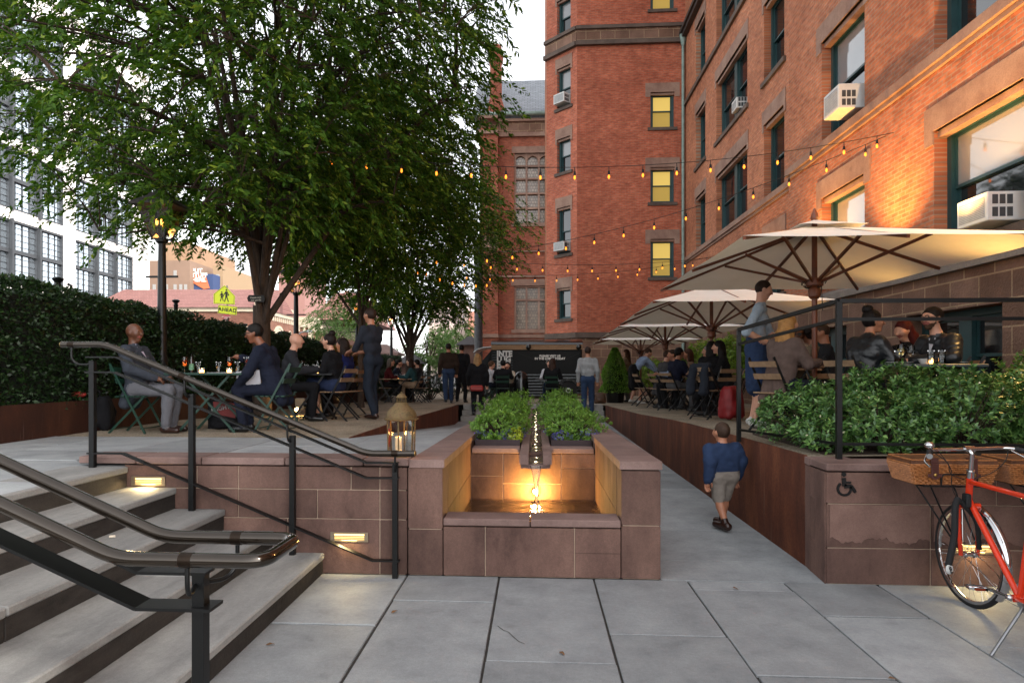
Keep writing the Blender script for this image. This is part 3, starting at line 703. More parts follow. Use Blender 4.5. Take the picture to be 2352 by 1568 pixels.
m.lathe([(92 * u, H(330)), (94 * u, H(322)), (60 * u, H(320))], n=16); m.lathe([(100 * u, H(258)), (104 * u, H(250)), (70 * u, H(205)), (34 * u, H(180)), (10 * u, H(172))], n=16); m.ball((0, 0, H(160)), 16 * u, 10)
m.build('chimney', AG, LN, smooth=40)
m = MB(); m.lathe([(.0, .013), (66 * u, .013), (66 * u, H(1010)), (62 * u, H(985)), (50 * u, H(1005)), (.001, H(1012))], (-55 * u, 0, 0), 20); cd = m.build('candle', mat('wax', '#e8dcc0', .5, var=.06), LN, smooth=50)
m = MB(); m.lathe([(.001, H(1042)), (9 * u, H(1030)), (8 * u, H(1010)), (.001, H(975))], (-35 * u, -20 * u, 0), 10); m.build('flame', emit('flame', (1, .55, .15), 14), LN, smooth=180)
lamp('candle_light', 'POINT', (p[0] - 30 * u, 5.22, .904 + H(960)), .35, AMBER, LN, size=.02)
# ================================================================== walls with openings
class Face:
    """a wall plane: origin O (x,y), horizontal unit direction U, outward normal N; P(u,z,d) with d = depth behind the face"""
    def __init__(s, O, U):
        s.O = Vector((O[0], O[1], 0)); s.U = Vector((U[0], U[1], 0)).normalized(); s.N = Vector((s.U.y, -s.U.x, 0))
    def P(s, u, z, d=0.0): p = s.O + s.U * u - s.N * d; return (p.x, p.y, z)
    def box(s, m, u0, u1, z0, z1, d0, d1):
        if d0 > d1: d0, d1 = d1, d0
        m.hexa([s.P(u0, z0, d0), s.P(u1, z0, d0), s.P(u1, z0, d1), s.P(u0, z0, d1)], [s.P(u0, z1, d0), s.P(u1, z1, d0), s.P(u1, z1, d1), s.P(u0, z1, d1)]); return m
    def wall(s, m, u0, u1, z0, z1, ops, depth=.3, cell=None):
        us = sorted({u0, u1} | {v for o in ops for v in o[:2] if u0 < v < u1}); zs = sorted({z0, z1} | {v for o in ops for v in o[2:4] if z0 < v < z1})
        for a, b in zip(us, us[1:]):
            for c, d in zip(zs, zs[1:]):
                if any(o[0] - 1e-6 <= a and b <= o[1] + 1e-6 and o[2] - 1e-6 <= c and d <= o[3] + 1e-6 for o in ops): continue
                m.quad(s.P(a, c), s.P(b, c), s.P(b, d), s.P(a, d))
        for a, b, c, d in [o[:4] for o in ops]:
            m.quad(s.P(a, c), s.P(a, d), s.P(a, d, depth), s.P(a, c, depth)); m.quad(s.P(b, c), s.P(b, c, depth), s.P(b, d, depth), s.P(b, d))
            m.quad(s.P(a, d), s.P(b, d), s.P(b, d, depth), s.P(a, d, depth)); m.quad(s.P(a, c), s.P(a, c, depth), s.P(b, c, depth), s.P(b, c))
        return m
GREEN = mat('green_paint', '#1f3f41', .45, var=.15, scale=6)
LINTEL = stonemat('lintel_stone', '#85695c', '#9b8070', '#745a4f', scale=1.5, grain=60, bump=.3, rough=.85)
DARKSTONE = stonemat('dark_sill', '#4f443e', '#66584f', scale=2, grain=50, bump=.35, rough=.85)
IRONY = mat('gutter_paint', '#3a3431', .6, var=.2)
def glasspane(key, base, rough=.04, spec=.9):
    if key in MATS: return MATS[key]
    t = NT(key); n = t.noise(t.geopos(), .9, 2); t.base((*C(base),)); t.set(rough=rough, spec=spec); t.bump(n, 0, .05, .05); MATS[key] = t.m; return t.m
PANE = glasspane('window_glass', '#15181a')
PANE2 = glasspane('pale_glass', '#7d7f80', .06, .9)  # grey base colour, paler than the other panes
BLIND = emit('lit_blind', '#b59a4c', .30)
BLIND2 = emit('lit_blind_low', '#9c8138', .22)
def sash_window(parent, fc, u0, u1, z0, z1, d=.22, panes=(PANE, PANE), frame=.10, lintel=True, sill=True, double=False, ears=.2, lh=.42, stone=None, rev=0):
    """one sash window: green frame + meeting rail (window), panes, lintel and sill as sub-parts"""
    m = MB(); zm = (z0 + z1) / 2; fd = d
    fc.box(m, u0, u0 + frame, z0, z1, fd - .05, fd + .08); fc.box(m, u1 - frame, u1, z0, z1, fd - .05, fd + .08)
    fc.box(m, u0 + frame, u1 - frame, z1 - frame, z1, fd - .05, fd + .08); fc.box(m, u0 + frame, u1 - frame, z0, z0 + frame * .7, fd - .05, fd + .08)
    cols = [(u0 + frame, u1 - frame)]
    if double:
        uc = (u0 + u1) / 2; fc.box(m, uc - .14, uc + .14, z0 + frame * .7, z1 - frame, fd - .07, fd + .08); cols = [(u0 + frame, uc - .14), (uc + .14, u1 - frame)]
    for a, b in cols:
        s = .045
        for (c, e, dd) in ((zm - .02, z1 - frame, fd + .0), (z0 + frame * .7, zm + .02, fd + .045)):
            fc.box(m, a, a + s, c, e, dd, dd + .04); fc.box(m, b - s, b, c, e, dd, dd + .04); fc.box(m, a + s, b - s, c, c + .045, dd, dd + .04); fc.box(m, a + s, b - s, e - .045, e, dd, dd + .04)
    w_ = m.build('window', GREEN, parent, world=True)
    for a, b in cols:
        m = MB(); m.quad(fc.P(a, zm, fd + .022), fc.P(b, zm, fd + .022), fc.P(b, z1 - frame, fd + .022), fc.P(a, z1 - frame, fd + .022)); m.build('pane', panes[0], w_, world=True)
        m = MB(); m.quad(fc.P(a, z0, fd + .067), fc.P(b, z0, fd + .067), fc.P(b, zm + .01, fd + .067), fc.P(a, zm + .01, fd + .067)); m.build('pane', panes[1], w_, world=True)
    if lintel:
        m = MB(); fc.box(m, u0 - ears, u1 + ears, z1, z1 + lh, -.025, .1)
        fc.box(m, u0 - ears, u0 - .002, z1 - .2, z1 - .001, -.025, .1); fc.box(m, u1 + .002, u1 + ears, z1 - .2, z1 - .001, -.025, .1)
        fc.box(m, u0, u1, z1 - .10, z1 - .002, .05, d - .055)
        m.build('lintel', stone or LINTEL, w_, world=True)
    if sill:
        m = MB(); fc.box(m, u0 - .12, u1 + .12, z0 - .13, z0, -.07, d + .09); m.build('sill', DARKSTONE, w_, world=True)
    return w_
def aircon(label, fc, uc, z, w=.62, h=.40, out=.38, d=.22):
    p = fc.P(uc, z, d); ang = math.atan2(fc.U.y, fc.U.x)
    t = thing('air_conditioner', label, 'air conditioner', p, ang, group='window air conditioners')
    W = mat('ac_white', '#c9c9c6', .5, var=.05)
    m = MB(); y0 = -(d + out); m.bbox(-w / 2, w / 2, y0, .0, 0.0, h, .012); m.build('case', W, t)
    m = MB(); m.box(-w / 2 + .05, w / 2 - .05, y0 - .004, y0 + .01, .05, h - .06); m.build('grille', mat('ac_grille', '#8d8e8e', .5, var=.1), t)
    m = MB()
    for k in range(11): m.box(-w / 2 + .052, w / 2 - .052, y0 - .007, y0 - .0045, .06 + k * (h - .13) / 11, .068 + k * (h - .13) / 11)
    m.build('fin', mat('ac_fin', '#b4b5b4', .4), t)
    m = MB(); DG = mat('ac_vent', '#3b3d3f', .6)
    for k in range(3):
        for j in range(2): m.box(w / 2 - .004, w / 2 + .003, y0 + .06 + k * .09, y0 + .13 + k * .09, .05 + j * .16, .17 + j * .16); m.box(-w / 2 - .003, -w / 2 + .004, y0 + .06 + k * .09, y0 + .13 + k * .09, .05 + j * .16, .17 + j * .16)
    m.build('side_vent', DG, t)
    return t
# ------------------------------------------------------------------ hotel, right
BR_Y = brickmat('brick_side', 'y', ('#b06a4c', '#c47a54', '#a07a6a'), '#a58872', dirt=.4)
BR_X = brickmat('brick_front', 'x', ('#b0593e', '#c56e4f', '#a28478'), '#9e7463', dirt=.4)
BASE_Y = None
def coursed(key, axis):
    t = NT(key); c = t.node('ShaderNodeNewGeometry'); sp = t.node('ShaderNodeSeparateXYZ'); t.l(c, 'Position', sp, 0); cb = t.node('ShaderNodeCombineXYZ'); t.l(sp, axis, cb, 0); t.l(sp, 2, cb, 1)
    b = t.node('ShaderNodeTexBrick'); b.inputs['Scale'].default_value = 1; b.inputs['Brick Width'].default_value = .62; b.inputs['Row Height'].default_value = .36; b.inputs['Mortar Size'].default_value = .012
    b.inputs['Color1'].default_value = (*C('#6f5344'), 1); b.inputs['Color2'].default_value = (*C('#86695a'), 1); b.inputs['Mortar'].default_value = (*C('#a58b70'), 1); b.offset_frequency = 2; b.squash = .7; b.squash_frequency = 3
    t.l(cb, 0, b, 0); n = t.noise(c and t.geopos(), 1.6, 6); r = t.ramp(n, 0, [(.3, .62), (.7, 1.15)]); t.base(t.mix(.9, (b, 0), (r, 0), 'MULTIPLY')); t.set(rough=.9, spec=.2)
    b1 = t.bump(b, 1, .6, -.02); f = t.noise(t.geopos(), 26, 6); t.bump(f, 0, .9, .03, b1); MATS[key] = t.m; return t.m
BASE_Y, BASE_X = coursed('base_stone_side', 1), coursed('base_stone_front', 0)
XA, XB, YC, YT = 6.04, 6.4, 16.0, 28.4
fa, fb = Face((XA, 0), (0, -1)), Face((XB, 0), (0, -1))      # u = -Y
hotel = thing('brick_hotel', 'tall red brick building with green sash windows along the right side', 'building', (XB, 14, 0))
TOP = 30
def U(y0, y1): return (-y1, -y0)
opsA, opsB = [], []
def colsA(): return [(8.45, 10.3), (12.4, 14.2), (3.6, 5.4)]
for y0, y1 in colsA():
    for z0, z1 in ((3.44, 5.22), (6.42, 8.5), (9.7, 11.8), (13.05, 15.1), (16.4, 18.4)): opsA.append((*U(y0, y1), z0, z1, 0))
colB = [((17.25, 18.75), 0), ((20.2, 23.6), 1), ((25.1, 26.55), 0)]
for (y0, y1), dbl in colB:
    for z0, z1 in ((3.62, 5.22), (6.4, 8.45), (9.65, 11.8), (13.05, 15.2), (16.4, 18.6), (19.8, 22)): opsB.append((*U(y0, y1), z0, z1, dbl))
m = MB(); fa.wall(m, -YC, 4, 3.1, TOP, opsA, .32); m.quad((XA, YC, 3.1), (XA, YC, TOP), (XB, YC, TOP), (XB, YC, 3.1)); m.build('wall', BR_Y, hotel, world=True)
m = MB(); fb.wall(m, -YT, -YC, 3.1, TOP, opsB, .32); m.build('wall', BR_Y, hotel, world=True)
bas = [(*U(4.6, 6.8), 1.15, 2.48), (*U(8.85, 11.05), 1.15, 2.48), (*U(13.1, 15.2), 1.15, 2.48)]
m = MB(); fa.wall(m, -YC, 4, -.2, 3.02, bas, .35); m.quad((XA, YC, -.2), (XA, YC, 3.02), (XB, YC, 3.02), (XB, YC, -.2)); m.build('base_wall', BASE_Y, hotel, world=True)
m = MB(); fb.wall(m, -YT, -YC, -.2, 3.02, [], .35); m.build('base_wall', BASE_Y, hotel, world=True)
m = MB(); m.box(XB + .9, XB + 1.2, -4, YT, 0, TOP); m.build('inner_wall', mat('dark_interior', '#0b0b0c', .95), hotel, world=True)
m = MB(); m.box(XA - .3, XB + 9, -4.2, YT + 9, TOP, TOP + .4); m.build('roof', IRONY, hotel, world=True)
WT = stonemat('water_table', '#6a625c', '#857b72', '#57504b', scale=1.2, grain=40, bump=.5, rough=.85)
for (fc, u0, u1) in ((fa, -YC, 4), (fb, -YT, -YC - .002)):
    m = MB(); A = [fc.P(u0, 3.02, -.10), fc.P(u1, 3.02, -.10), fc.P(u1, 3.02, .1), fc.P(u0, 3.02, .1)]; B = [fc.P(u0, 3.14, -.10), fc.P(u1, 3.14, -.10), fc.P(u1, 3.32, .005), fc.P(u0, 3.32, .005)]
    m.hexa(A, [B[0], B[1], fc.P(u1, 3.3, .1), fc.P(u0, 3.3, .1)]); m.build('water_table', WT, hotel, world=True)
    m = MB(); fc.box(m, u0, u1, 6.2, 6.36, -.10, .05); fc.box(m, u0, u1, 6.12, 6.199, -.05, .05); m.build('sill_course', LINTEL, hotel, world=True)
m = MB(); fb.box(m, -YT, -YC - .002, 12.86, 13.02, -.09, .05); m.build('sill_course', DARKSTONE, hotel, world=True)
m = MB(); fb.box(m, -YT, -YC - .002, 15.9, 16.05, -.28, .05); fb.box(m, -YT, -YC - .002, 15.74, 15.9, -.2, .05); m.build('gutter', IRONY, hotel, world=True)
for k, o in enumerate(opsA):
    bright = k in (1, 5)
    sash_window(hotel, fa, *o[:4], d=.24, panes=(PANE2 if (k % 5) in (0, 1) and k < 10 else PANE, PANE), sill=not abs(o[2] - 6.42) < .05, lh=.38, ears=.22)
for k, o in enumerate(opsB):
    if abs(o[2] - 3.62) < .01 and o[4] == 0 and o[1] > -20: pass
    sash_window(hotel, fb, *o[:4], d=.24, double=bool(o[4]), sill=not (abs(o[2] - 6.4) < .05 or abs(o[2] - 13.05) < .05), ears=.12, lh=.4)
for o in bas: sash_window(hotel, fa, *o[:4], d=.3, double=True, lintel=False, sill=True)
DP = mat('downpipe_copper', '#7f9189', .6, metal=.3, var=.25, scale=5)
m = MB(); m.tube([(XB - .12, YT - .12, .4), (XB - .12, YT - .12, 15.6)], .065, 10); m.lathe([(.07, 15.4), (.16, 15.75), (.16, 15.95)], (XB - .12, YT - .12, 0), 8); m.build('downpipe', DP, hotel, smooth=60, world=True)
rr = random.Random(4)
aircon('white air conditioner in the big window right of the near umbrella top', fa, -(8.95), 3.5, w=.6, h=.37, out=.32)
aircon('white air conditioner in the upper window above the slanting stone ledge', fa, -(12.95), 6.52, w=.64, h=.46, out=.36)
aircon('small white air conditioner in the double window far along the side wall', fb, -(21.0), 9.76, w=.5, h=.34, out=.16)
# warm lamps along the stone ledge, shining up the wall
for i, Y in enumerate((6.9, 11.2, 13.8, 18.2, 9.0)):
    t = thing('wall_uplight', ['warm wall lamp above the stone base behind the nearest umbrella', 'warm wall lamp between the first and second umbrella', 'warm wall lamp behind the second umbrella', 'warm wall lamp behind the third umbrella', 'warm wall lamp above the right half of the nearest umbrella'][i], 'wall lamp', (XA - .12 if Y < YC else XB - .12, Y, 2.86), group='uplights on the brick wall')
    x = t.location.x
    xf = x - .6; zf = 3.42
    m = MB(); m.bbox(xf - .09, xf + .06, Y - .12, Y + .12, zf - .12, zf, .01); m.box(xf + .06, x + .14, Y - .025, Y + .025, zf - .09, zf - .05); hs_ = m.build('housing', IRON, t, world=True)
    m = MB(); m.box(xf - .075, xf + .045, Y - .1, Y + .1, zf, zf + .005); m.build('lens', emit('uplight_lens', (1, .66, .25), 9), hs_, world=True)
    lamp('uplight', 'SPOT', (xf, Y, zf + .03), [330, 230, 230, 90, 210][i], (1, .5, .14), t, size=.08, spot=112, aim=(xf + .18, Y, zf + 1.03), blend=1)
    if i in (0, 1, 4): lamp('downlight', 'SPOT', (xf - .1, Y, zf - .02), [130, 26, 50][i if i < 2 else 2], (1, .58, .18), t, size=.08, spot=120, aim=(xf - 1.1, Y, zf - .45), blend=.9)
# ------------------------------------------------------------------ corner tower
tower = thing('brick_tower', 'octagonal red brick stair tower at the far corner with yellow lit windows', 'tower', (4, YT, 0))
fT = Face((1.79, YT), (1, 0)); DD = 1.297
s2 = math.sqrt(.5); fL = Face((1.79 - DD, YT + DD), (s2, -s2)); LL = DD / s2
fL2 = Face((1.79 - DD, YT + DD + 5), (0, -1))
wT = XB - 1.79
tw = [(PY(1497, 10, YT)[0], 0)]
ux0, ux1 = PY(1494, 300, YT)[0] - 1.79, PY(1549, 300, YT)[0] - 1.79
opsT = []
for (yt, yb) in ((212, 293), (384, 465), (549, 637)): opsT.append((ux0, ux1, PY(1520, yb, YT)[2], PY(1520, yt, YT)[2]))
opsT.append((ux0, ux1, PY(1520, 22, YT)[2], PY(1520, -50, YT)[2]))
opsL = []
for (yt, yb) in ((158, 250), (320, 398), (478, 585), (662, 733), (2, 82)):
    y_ = YT + DD * .55; opsL.append((LL * .36, LL * .80, PY(1288, yb, y_)[2], PY(1288, yt, y_)[2]))
ZB = 3.1
m = MB(); fT.wall(m, 0, wT, ZB, 26, opsT, .3); m.build('wall', BR_X, tower, world=True)
m = MB(); fL.wall(m, 0, LL, ZB, 26, opsL, .3); m.build('wall', brickmat('brick_facet', (s2, -s2, 0), ('#b25e44', '#c67152', '#a28478'), '#9e786a', dirt=.4), tower, world=True)
m = MB(); fL2.wall(m, 0, 5, ZB, 26, [], .3); m.build('wall', BR_Y, tower, world=True)
m = MB(); fT.wall(m, -.02, wT, -.2, ZB - .1, []); fL.wall(m, -.02, LL + .02, -.2, ZB - .1, []); fL2.wall(m, 0, 5, -.2, ZB - .1, []); m.build('base_wall', BASE_X, tower, world=True)
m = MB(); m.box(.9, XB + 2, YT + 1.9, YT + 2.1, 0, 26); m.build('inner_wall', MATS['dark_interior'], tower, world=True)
m = MB(); m.prism([(1.79, YT), (XB, YT), (XB, YT + 6), (.49, YT + 6), (.49, YT + DD)], 26, 26.3, 'z'); m.build('roof', IRONY, tower, world=True)
def band(z0, z1, out, mt, name='stone_band'):
    m = MB(); k = out * math.tan(R(22.5))
    fT.box(m, -k, wT, z0, z1, -out, .05); fL.box(m, -k, LL - .001 + k * 0, z0, z1, -out, .05)
    return m.build(name, mt, tower, world=True)
zc = [PY(1450, y, YT)[2] for y in (103, 93, 66, 58)]
band(zc[0], zc[1], .16, DARKSTONE); band(zc[1], zc[2], .05, coursed('band_stone', 0)); band(zc[2], zc[3], .14, DARKSTONE); band(ZB - .1, ZB + .14, .09, DARKSTONE)
for i, o in enumerate(opsT): sash_window(tower, fT, *o, d=.2, panes=(BLIND, BLIND2), ears=.22, lh=.4)
for i, o in enumerate(opsL): sash_window(tower, fL, *o, d=.2, panes=(PANE2 if i in (0, 4, 1) else PANE, PANE), ears=.1, lh=.45)
aircon('white air conditioner in the highest tower window beside the slate roof', fL, LL * .56, opsL[0][2] + .12, w=.62, h=.42, out=.3)
aircon('white air conditioner in the tower window level with the string lights', fL, LL * .56, opsL[2][2] + .12, w=.62, h=.40, out=.3)
# ------------------------------------------------------------------ chapel behind the tower
YH = 35.0
fH = Face((-4, YH), (1, 0)); chapel = thing('brick_chapel', 'red brick chapel with leaded gothic windows and a slate roof', 'chapel', (0, YH, 0))
def hx(x): return PY(x, 500, YH)[0] + 4
def hz(y): return PY(1200, y, YH)[2]
gw = (hx(1181), hx(1266), hz(513), hz(352)); lw = (hx(1181), hx(1266), hz(757), hz(656))
BRH = brickmat('brick_chapel', 'x', ('#9c5540', '#b0644a', '#8a6458'), '#906a5a', dirt=.5)
m = MB(); fH.wall(m, hx(1140), 8, -.2, hz(307), [gw, lw], .35); m.build('wall', BRH, chapel, world=True)
m = MB(); fH.box(m, hx(1104), hx(1145), -.2, hz(300), -.5, .3); m.build('buttress', BRH, chapel, world=True)
m = MB(); fH.box(m, hx(1102), 8, hz(307), hz(277), -.06, .3); m.build('stone_parapet', coursed('chapel_stone', 0), chapel, world=True)
m = MB()
for y0, y1, o in ((315, 306, .16), (281, 275, .2), (579, 576, .08), (637, 633, .10), (776, 768, .12)):
    fH.box(m, hx(1143), 8, hz(y0), hz(y1), -o, .02); fH.box(m, hx(1101), hx(1146), hz(y0), hz(y1), -.5 - o, -.45)
fH.box(m, hx(1101), hx(1146), hz(577), hz(545), -.53, -.45); fH.box(m, hx(1176), 8, hz(352), hz(337), -.04, .1); fH.box(m, hx(1174), 8, hz(656), hz(641), -.04, .1)
m.build('stone_trim', LINTEL, chapel, world=True)
def leaded():
    t = NT('leaded_glass'); c = t.node('ShaderNodeNewGeometry'); sp = t.node('ShaderNodeSeparateXYZ'); t.l(c, 'Position', sp, 0); cb = t.node('ShaderNodeCombineXYZ'); t.l(sp, 0, cb, 0); t.l(sp, 2, cb, 1)
    b = t.node('ShaderNodeTexBrick'); b.inputs['Scale'].default_value = 1; b.inputs['Brick Width'].default_value = .14; b.inputs['Row Height'].default_value = .16; b.inputs['Mortar Size'].default_value = .009; b.offset = .5
    b.inputs['Color1'].default_value = (*C('#b5a795'), 1); b.inputs['Color2'].default_value = (*C('#8f806f'), 1); b.inputs['Mortar'].default_value = (*C('#4c443c'), 1); t.l(cb, 0, b, 0)
    n = t.noise(cb, 3, 3); r = t.ramp(n, 0, [(.35, C('#9a8a76')), (.5, C('#cdbfae')), (.62, C('#a98a6a')), (.75, C('#c4c0b8'))]); t.base(t.mix(.8, (b, 0), (r, 0), 'MULTIPLY')); t.set(rough=.25, spec=.8); t.bump(b, 1, .4, -.01); MATS['leaded'] = t.m; return t.m
LEAD = leaded()
for (a, b, c, d), rows, goth in ((gw, (.0, .22, .43, .64, .82), True), (lw, (.0, .68,), False)):
    m = MB(); n = 3; wd = (b - a); st_ = .10; hh = d - c
    for i in range(n + 1): fH.box(m, a + wd * i / n - (st_ / 2 if 0 < i < n else 0 if i == 0 else st_), a + wd * i / n + (st_ / 2 if 0 < i < n else st_ if i == 0 else 0), c, d, .06, .22)
    for r_ in rows: fH.box(m, a, b, c + hh * r_ - .05, c + hh * r_ + .05, .08, .21)
    fH.box(m, a, b, d - .1, d, .08, .21)
    if goth:
        for i in range(n):
            u0, u1 = a + wd * i / n + .05, a + wd * (i + 1) / n - .05; uc = (u0 + u1) / 2; zt = d - .1; ra = (u1 - u0) / 2
            pl = [(u0, zt), (u0, zt - ra * 1.15)] + [(uc - ra * math.cos(k * R(90) / 7), zt - ra * 1.15 + ra * 1.05 * math.sin(k * R(90) / 7)) for k in range(1, 8)] + [(uc, zt)]
            for sg in (1, -1):
                P_ = [(uc + sg * (x - uc), z) for x, z in pl]
                if sg < 0: P_ = P_[::-1]
                m.add([fH.P(x, z, .09) for x, z in P_] + [fH.P(x, z, .2) for x, z in P_], [tuple(range(len(P_))), tuple(range(len(P_), 2 * len(P_)))[::-1]] + [(k, (k + 1) % len(P_), len(P_) + (k + 1) % len(P_), len(P_) + k) for k in range(len(P_))])
    w_ = m.build('gothic_window' if goth else 'mullioned_window', LINTEL, chapel, world=True)
    m = MB(); m.quad(fH.P(a, c, .24), fH.P(b, c, .24), fH.P(b, d, .24), fH.P(a, d, .24)); m.build('pane', LEAD, w_, world=True)
    m = MB(); fH.box(m, a - .15, b + .1, c - .18, c, -.08, .25); m.build('sill', LINTEL, w_, world=True)
def slate():
    t = NT('slate'); c = t.node('ShaderNodeNewGeometry'); sp = t.node('ShaderNodeSeparateXYZ'); t.l(c, 'Position', sp, 0); cb = t.node('ShaderNodeCombineXYZ'); t.l(sp, 0, cb, 0); t.l(sp, 2, cb, 1)
    b = t.node('ShaderNodeTexBrick'); b.inputs['Scale'].default_value = 1; b.inputs['Brick Width'].default_value = .3; b.inputs['Row Height'].default_value = .13; b.inputs['Mortar Size'].default_value = .012
    b.inputs['Color1'].default_value = (*C('#72777e'), 1); b.inputs['Color2'].default_value = (*C('#868a90'), 1); b.inputs['Mortar'].default_value = (*C('#4c5056'), 1); t.l(cb, 0, b, 0); t.base((b, 0)); t.set(rough=.5); t.bump(b, 1, .5, -.02); MATS['slate'] = t.m; return t.m
m = MB(); z0, z1 = hz(268), PY(1200, 189, YH + 4)[2]
m.hexa([(-3.4, YH - .3, z0), (4.5, YH - .3, z0), (4.5, YH + 8, z0), (-3.4, YH + 8, z0)], [(-3.4, YH + 3.8, z1), (4.5, YH + 3.8, z1), (4.5, YH + 4.2, z1), (-3.4, YH + 4.2, z1)]); m.build('roof', slate(), chapel, world=True)
m = MB(); m.tube([(-3.4, YH - .36, z0 + .02), (4.5, YH - .36, z0 + .02)], .12, 8); m.build('gutter', DP, chapel, smooth=60, world=True)
p0, p1 = PY(1121, 150, YH + .3), PY(1156, 150, YH + .3); cx = (p0[0] + p1[0]) / 2; cr = (p1[0] - p0[0]) / 2
m = MB(); zt = PY(1138, 97, YH)[2]; zb = hz(300)
m.lathe([(cr * 1.25, zb), (cr * 1.2, zb + 1.4), (cr * .85, zb + 1.9), (cr * .82, zt - 1.0), (cr * 1.0, zt - .85), (cr * 1.05, zt - .45), (cr * .9, zt - .3), (cr * .78, zt)], (cx, YH + .5, 0), 8); m.build('chimney', BRH, chapel, world=True)
m = MB(); p = PY(1099, 700, 30.0); m.tube([(p[0], 30, .3), (p[0], 30, PY(1099, 560, 30)[2])], .19, 16)
for k in range(26): z = .5 + k * .25; m.tube([(p[0], 30, z), (p[0], 30, z + .09)], .2, 16)
tag(m.build('wrapped_column', mat('black_wrap', '#3d3e42', .5, var=.3, scale=7, bump=.4, bscale=12, bdist=.03), smooth=50), 'tall column wrapped in dark plastic left of the chapel', 'column')
# ================================================================== across the avenue, left
def cp(xc, t, z): return (xc * CY - t * SY, xc * SY + t * CY, z)     # camera-lateral / distance -> place
WHITE = stonemat('white_cladding', '#e6ddd6', '#efe9e4', scale=.2, grain=3, bump=.05, rough=.7, isl=.03)
STEEL = mat('grey_steel_frame', '#3f4144', .5, metal=.2, var=.08)
SKYPANE = mat('loft_glass', '#c4ced6', .06, metal=.9, var=.08, scale=.12)
O = cp(-49, 92.5, 0); Ud = cp(0, -1, 0); wb = Face((O[0], O[1]), (-Ud[0], -Ud[1]))      # u grows with distance
wb.U = Vector((Ud[0], Ud[1], 0)).normalized(); wb.N = Vector((-wb.U.y, wb.U.x, 0)); wb.N = wb.N if wb.N.x > 0 else -wb.N
loft = thing('white_loft_building', 'white modern loft block with big grey gridded windows across the avenue', 'building', O)
ops, bays = [], []
def du(t): return 92.5 - t
for t1 in (88.3, 74.1, 59.9):
    for r in range(5):
        z0 = 3.2 + 7.35 * r
        bays.append((du(t1), du(t1 - 12.1), z0, z0 + 6.3))
# front wall as piers and belts
m = MB(); wb.wall(m, 0, 50, -.2, 42, bays, .5); wb.N = wb.N
m.build('wall', WHITE, loft, world=True)
m = MB(); e = [wb.P(0, 0, 0), wb.P(0, 0, 20)]; m.quad(e[0], e[1], (e[1][0], e[1][1], 42), (e[0][0], e[0][1], 42)); m.build('end_wall', WHITE, loft, world=True)
m = MB(); wb.box(m, 0, 50, 42, 42.6, -.3, 20); m.build('roof', WHITE, loft, world=True)
m = MB()
for k in range(46):
    z = .6 + k * .92
    if not any(b[2] - .1 < z < b[3] + .1 for b in bays[:5]): wb.box(m, 0, 50, z, z + .03, -.012, .0)
m.build('cladding_joint', mat('clad_joint', '#a89f98', .8), loft, world=True)
WM, PM = None, None
cw, chh = 12.1 / 3, 3.15
for (u0, u1, z0, z1) in bays:
    for c in range(3):
        for r in range(2):
            u = u0 + c * cw; z = z0 + r * chh
            if WM is None:
                m = MB(); b = .16
                wb.box(m, u0, u0 + b, z, z + chh, .05, .35); wb.box(m, u0 + cw - b, u0 + cw, z, z + chh, .05, .35); wb.box(m, u0 + b, u0 + cw - b, z, z + .2, .05, .4); wb.box(m, u0 + b, u0 + cw - b, z + chh - .2, z + chh, .05, .4)
                for i in range(1, 4): wb.box(m, u0 + cw * i / 4 - .03 * (2 if i == 2 else 1), u0 + cw * i / 4 + .03 * (2 if i == 2 else 1), z + .2, z + chh - .2, .28, .38)
                for i in range(1, 5): wb.box(m, u0 + b, u0 + cw - b, z + chh * i / 5 - .028, z + chh * i / 5 + .028, .3, .37)
                wo_ = m.build('window', STEEL, loft, world=True); m = MB(); m.quad(wb.P(u0, z, .36), wb.P(u0, z + chh, .36), wb.P(u0 + cw, z + chh, .36), wb.P(u0 + cw, z, .36)); po_ = m.build('pane', SKYPANE, wo_, world=True)
                WM, PM, U0, Z0 = wo_, po_, u, z; continue
            wn = WM.copy(); COL.objects.link(wn); pn = PM.copy(); COL.objects.link(pn); d = wb.U * (u - U0); wn.location = (d.x, d.y, z - Z0); pn.parent = wn
for (u0, u1, z0, z1) in bays:
    for i in (1, 2): m = MB(); wb.box(m, u0 + i * cw - .12, u0 + i * cw + .12, z0 - .2, z1 + .1, -.25, .04); m.build('mullion_fin', STEEL, loft, world=True)
# red brick church hall with tiled roof
BRK = brickmat('brick_far_x', 'x', ('#6f4438', '#7d5142', '#8a6a5e'), '#7d6658', dirt=.3); BRK2 = brickmat('brick_far_y', 'y', ('#74493c', '#835646', '#8a6a5e'), '#806a5c', dirt=.3)
CREAM = stonemat('cream_trim', '#a59783', '#b5a894', scale=.6, grain=8, bump=.1, rough=.8, isl=.05)
hall = thing('church_hall', 'red brick church hall with pink tiled roof and a rose window', 'church', cp(-32, 70, 0))
xc0, xc1, tf, tb = -43, -25.7, 70, 84.5
def fac(xa, ta, xb, tb_): A, B = cp(xa, ta, 0), cp(xb, tb_, 0); return Face((A[0], A[1]), (B[0] - A[0], B[1] - A[1]))
f1 = fac(xc0, tf, xc1, tf); f2 = fac(xc1, tf, xc1, tb); f3 = fac(xc1, tb, -23.6, tb); f4 = fac(-23.6, tb, -23.6, 112)
EH = 8.3
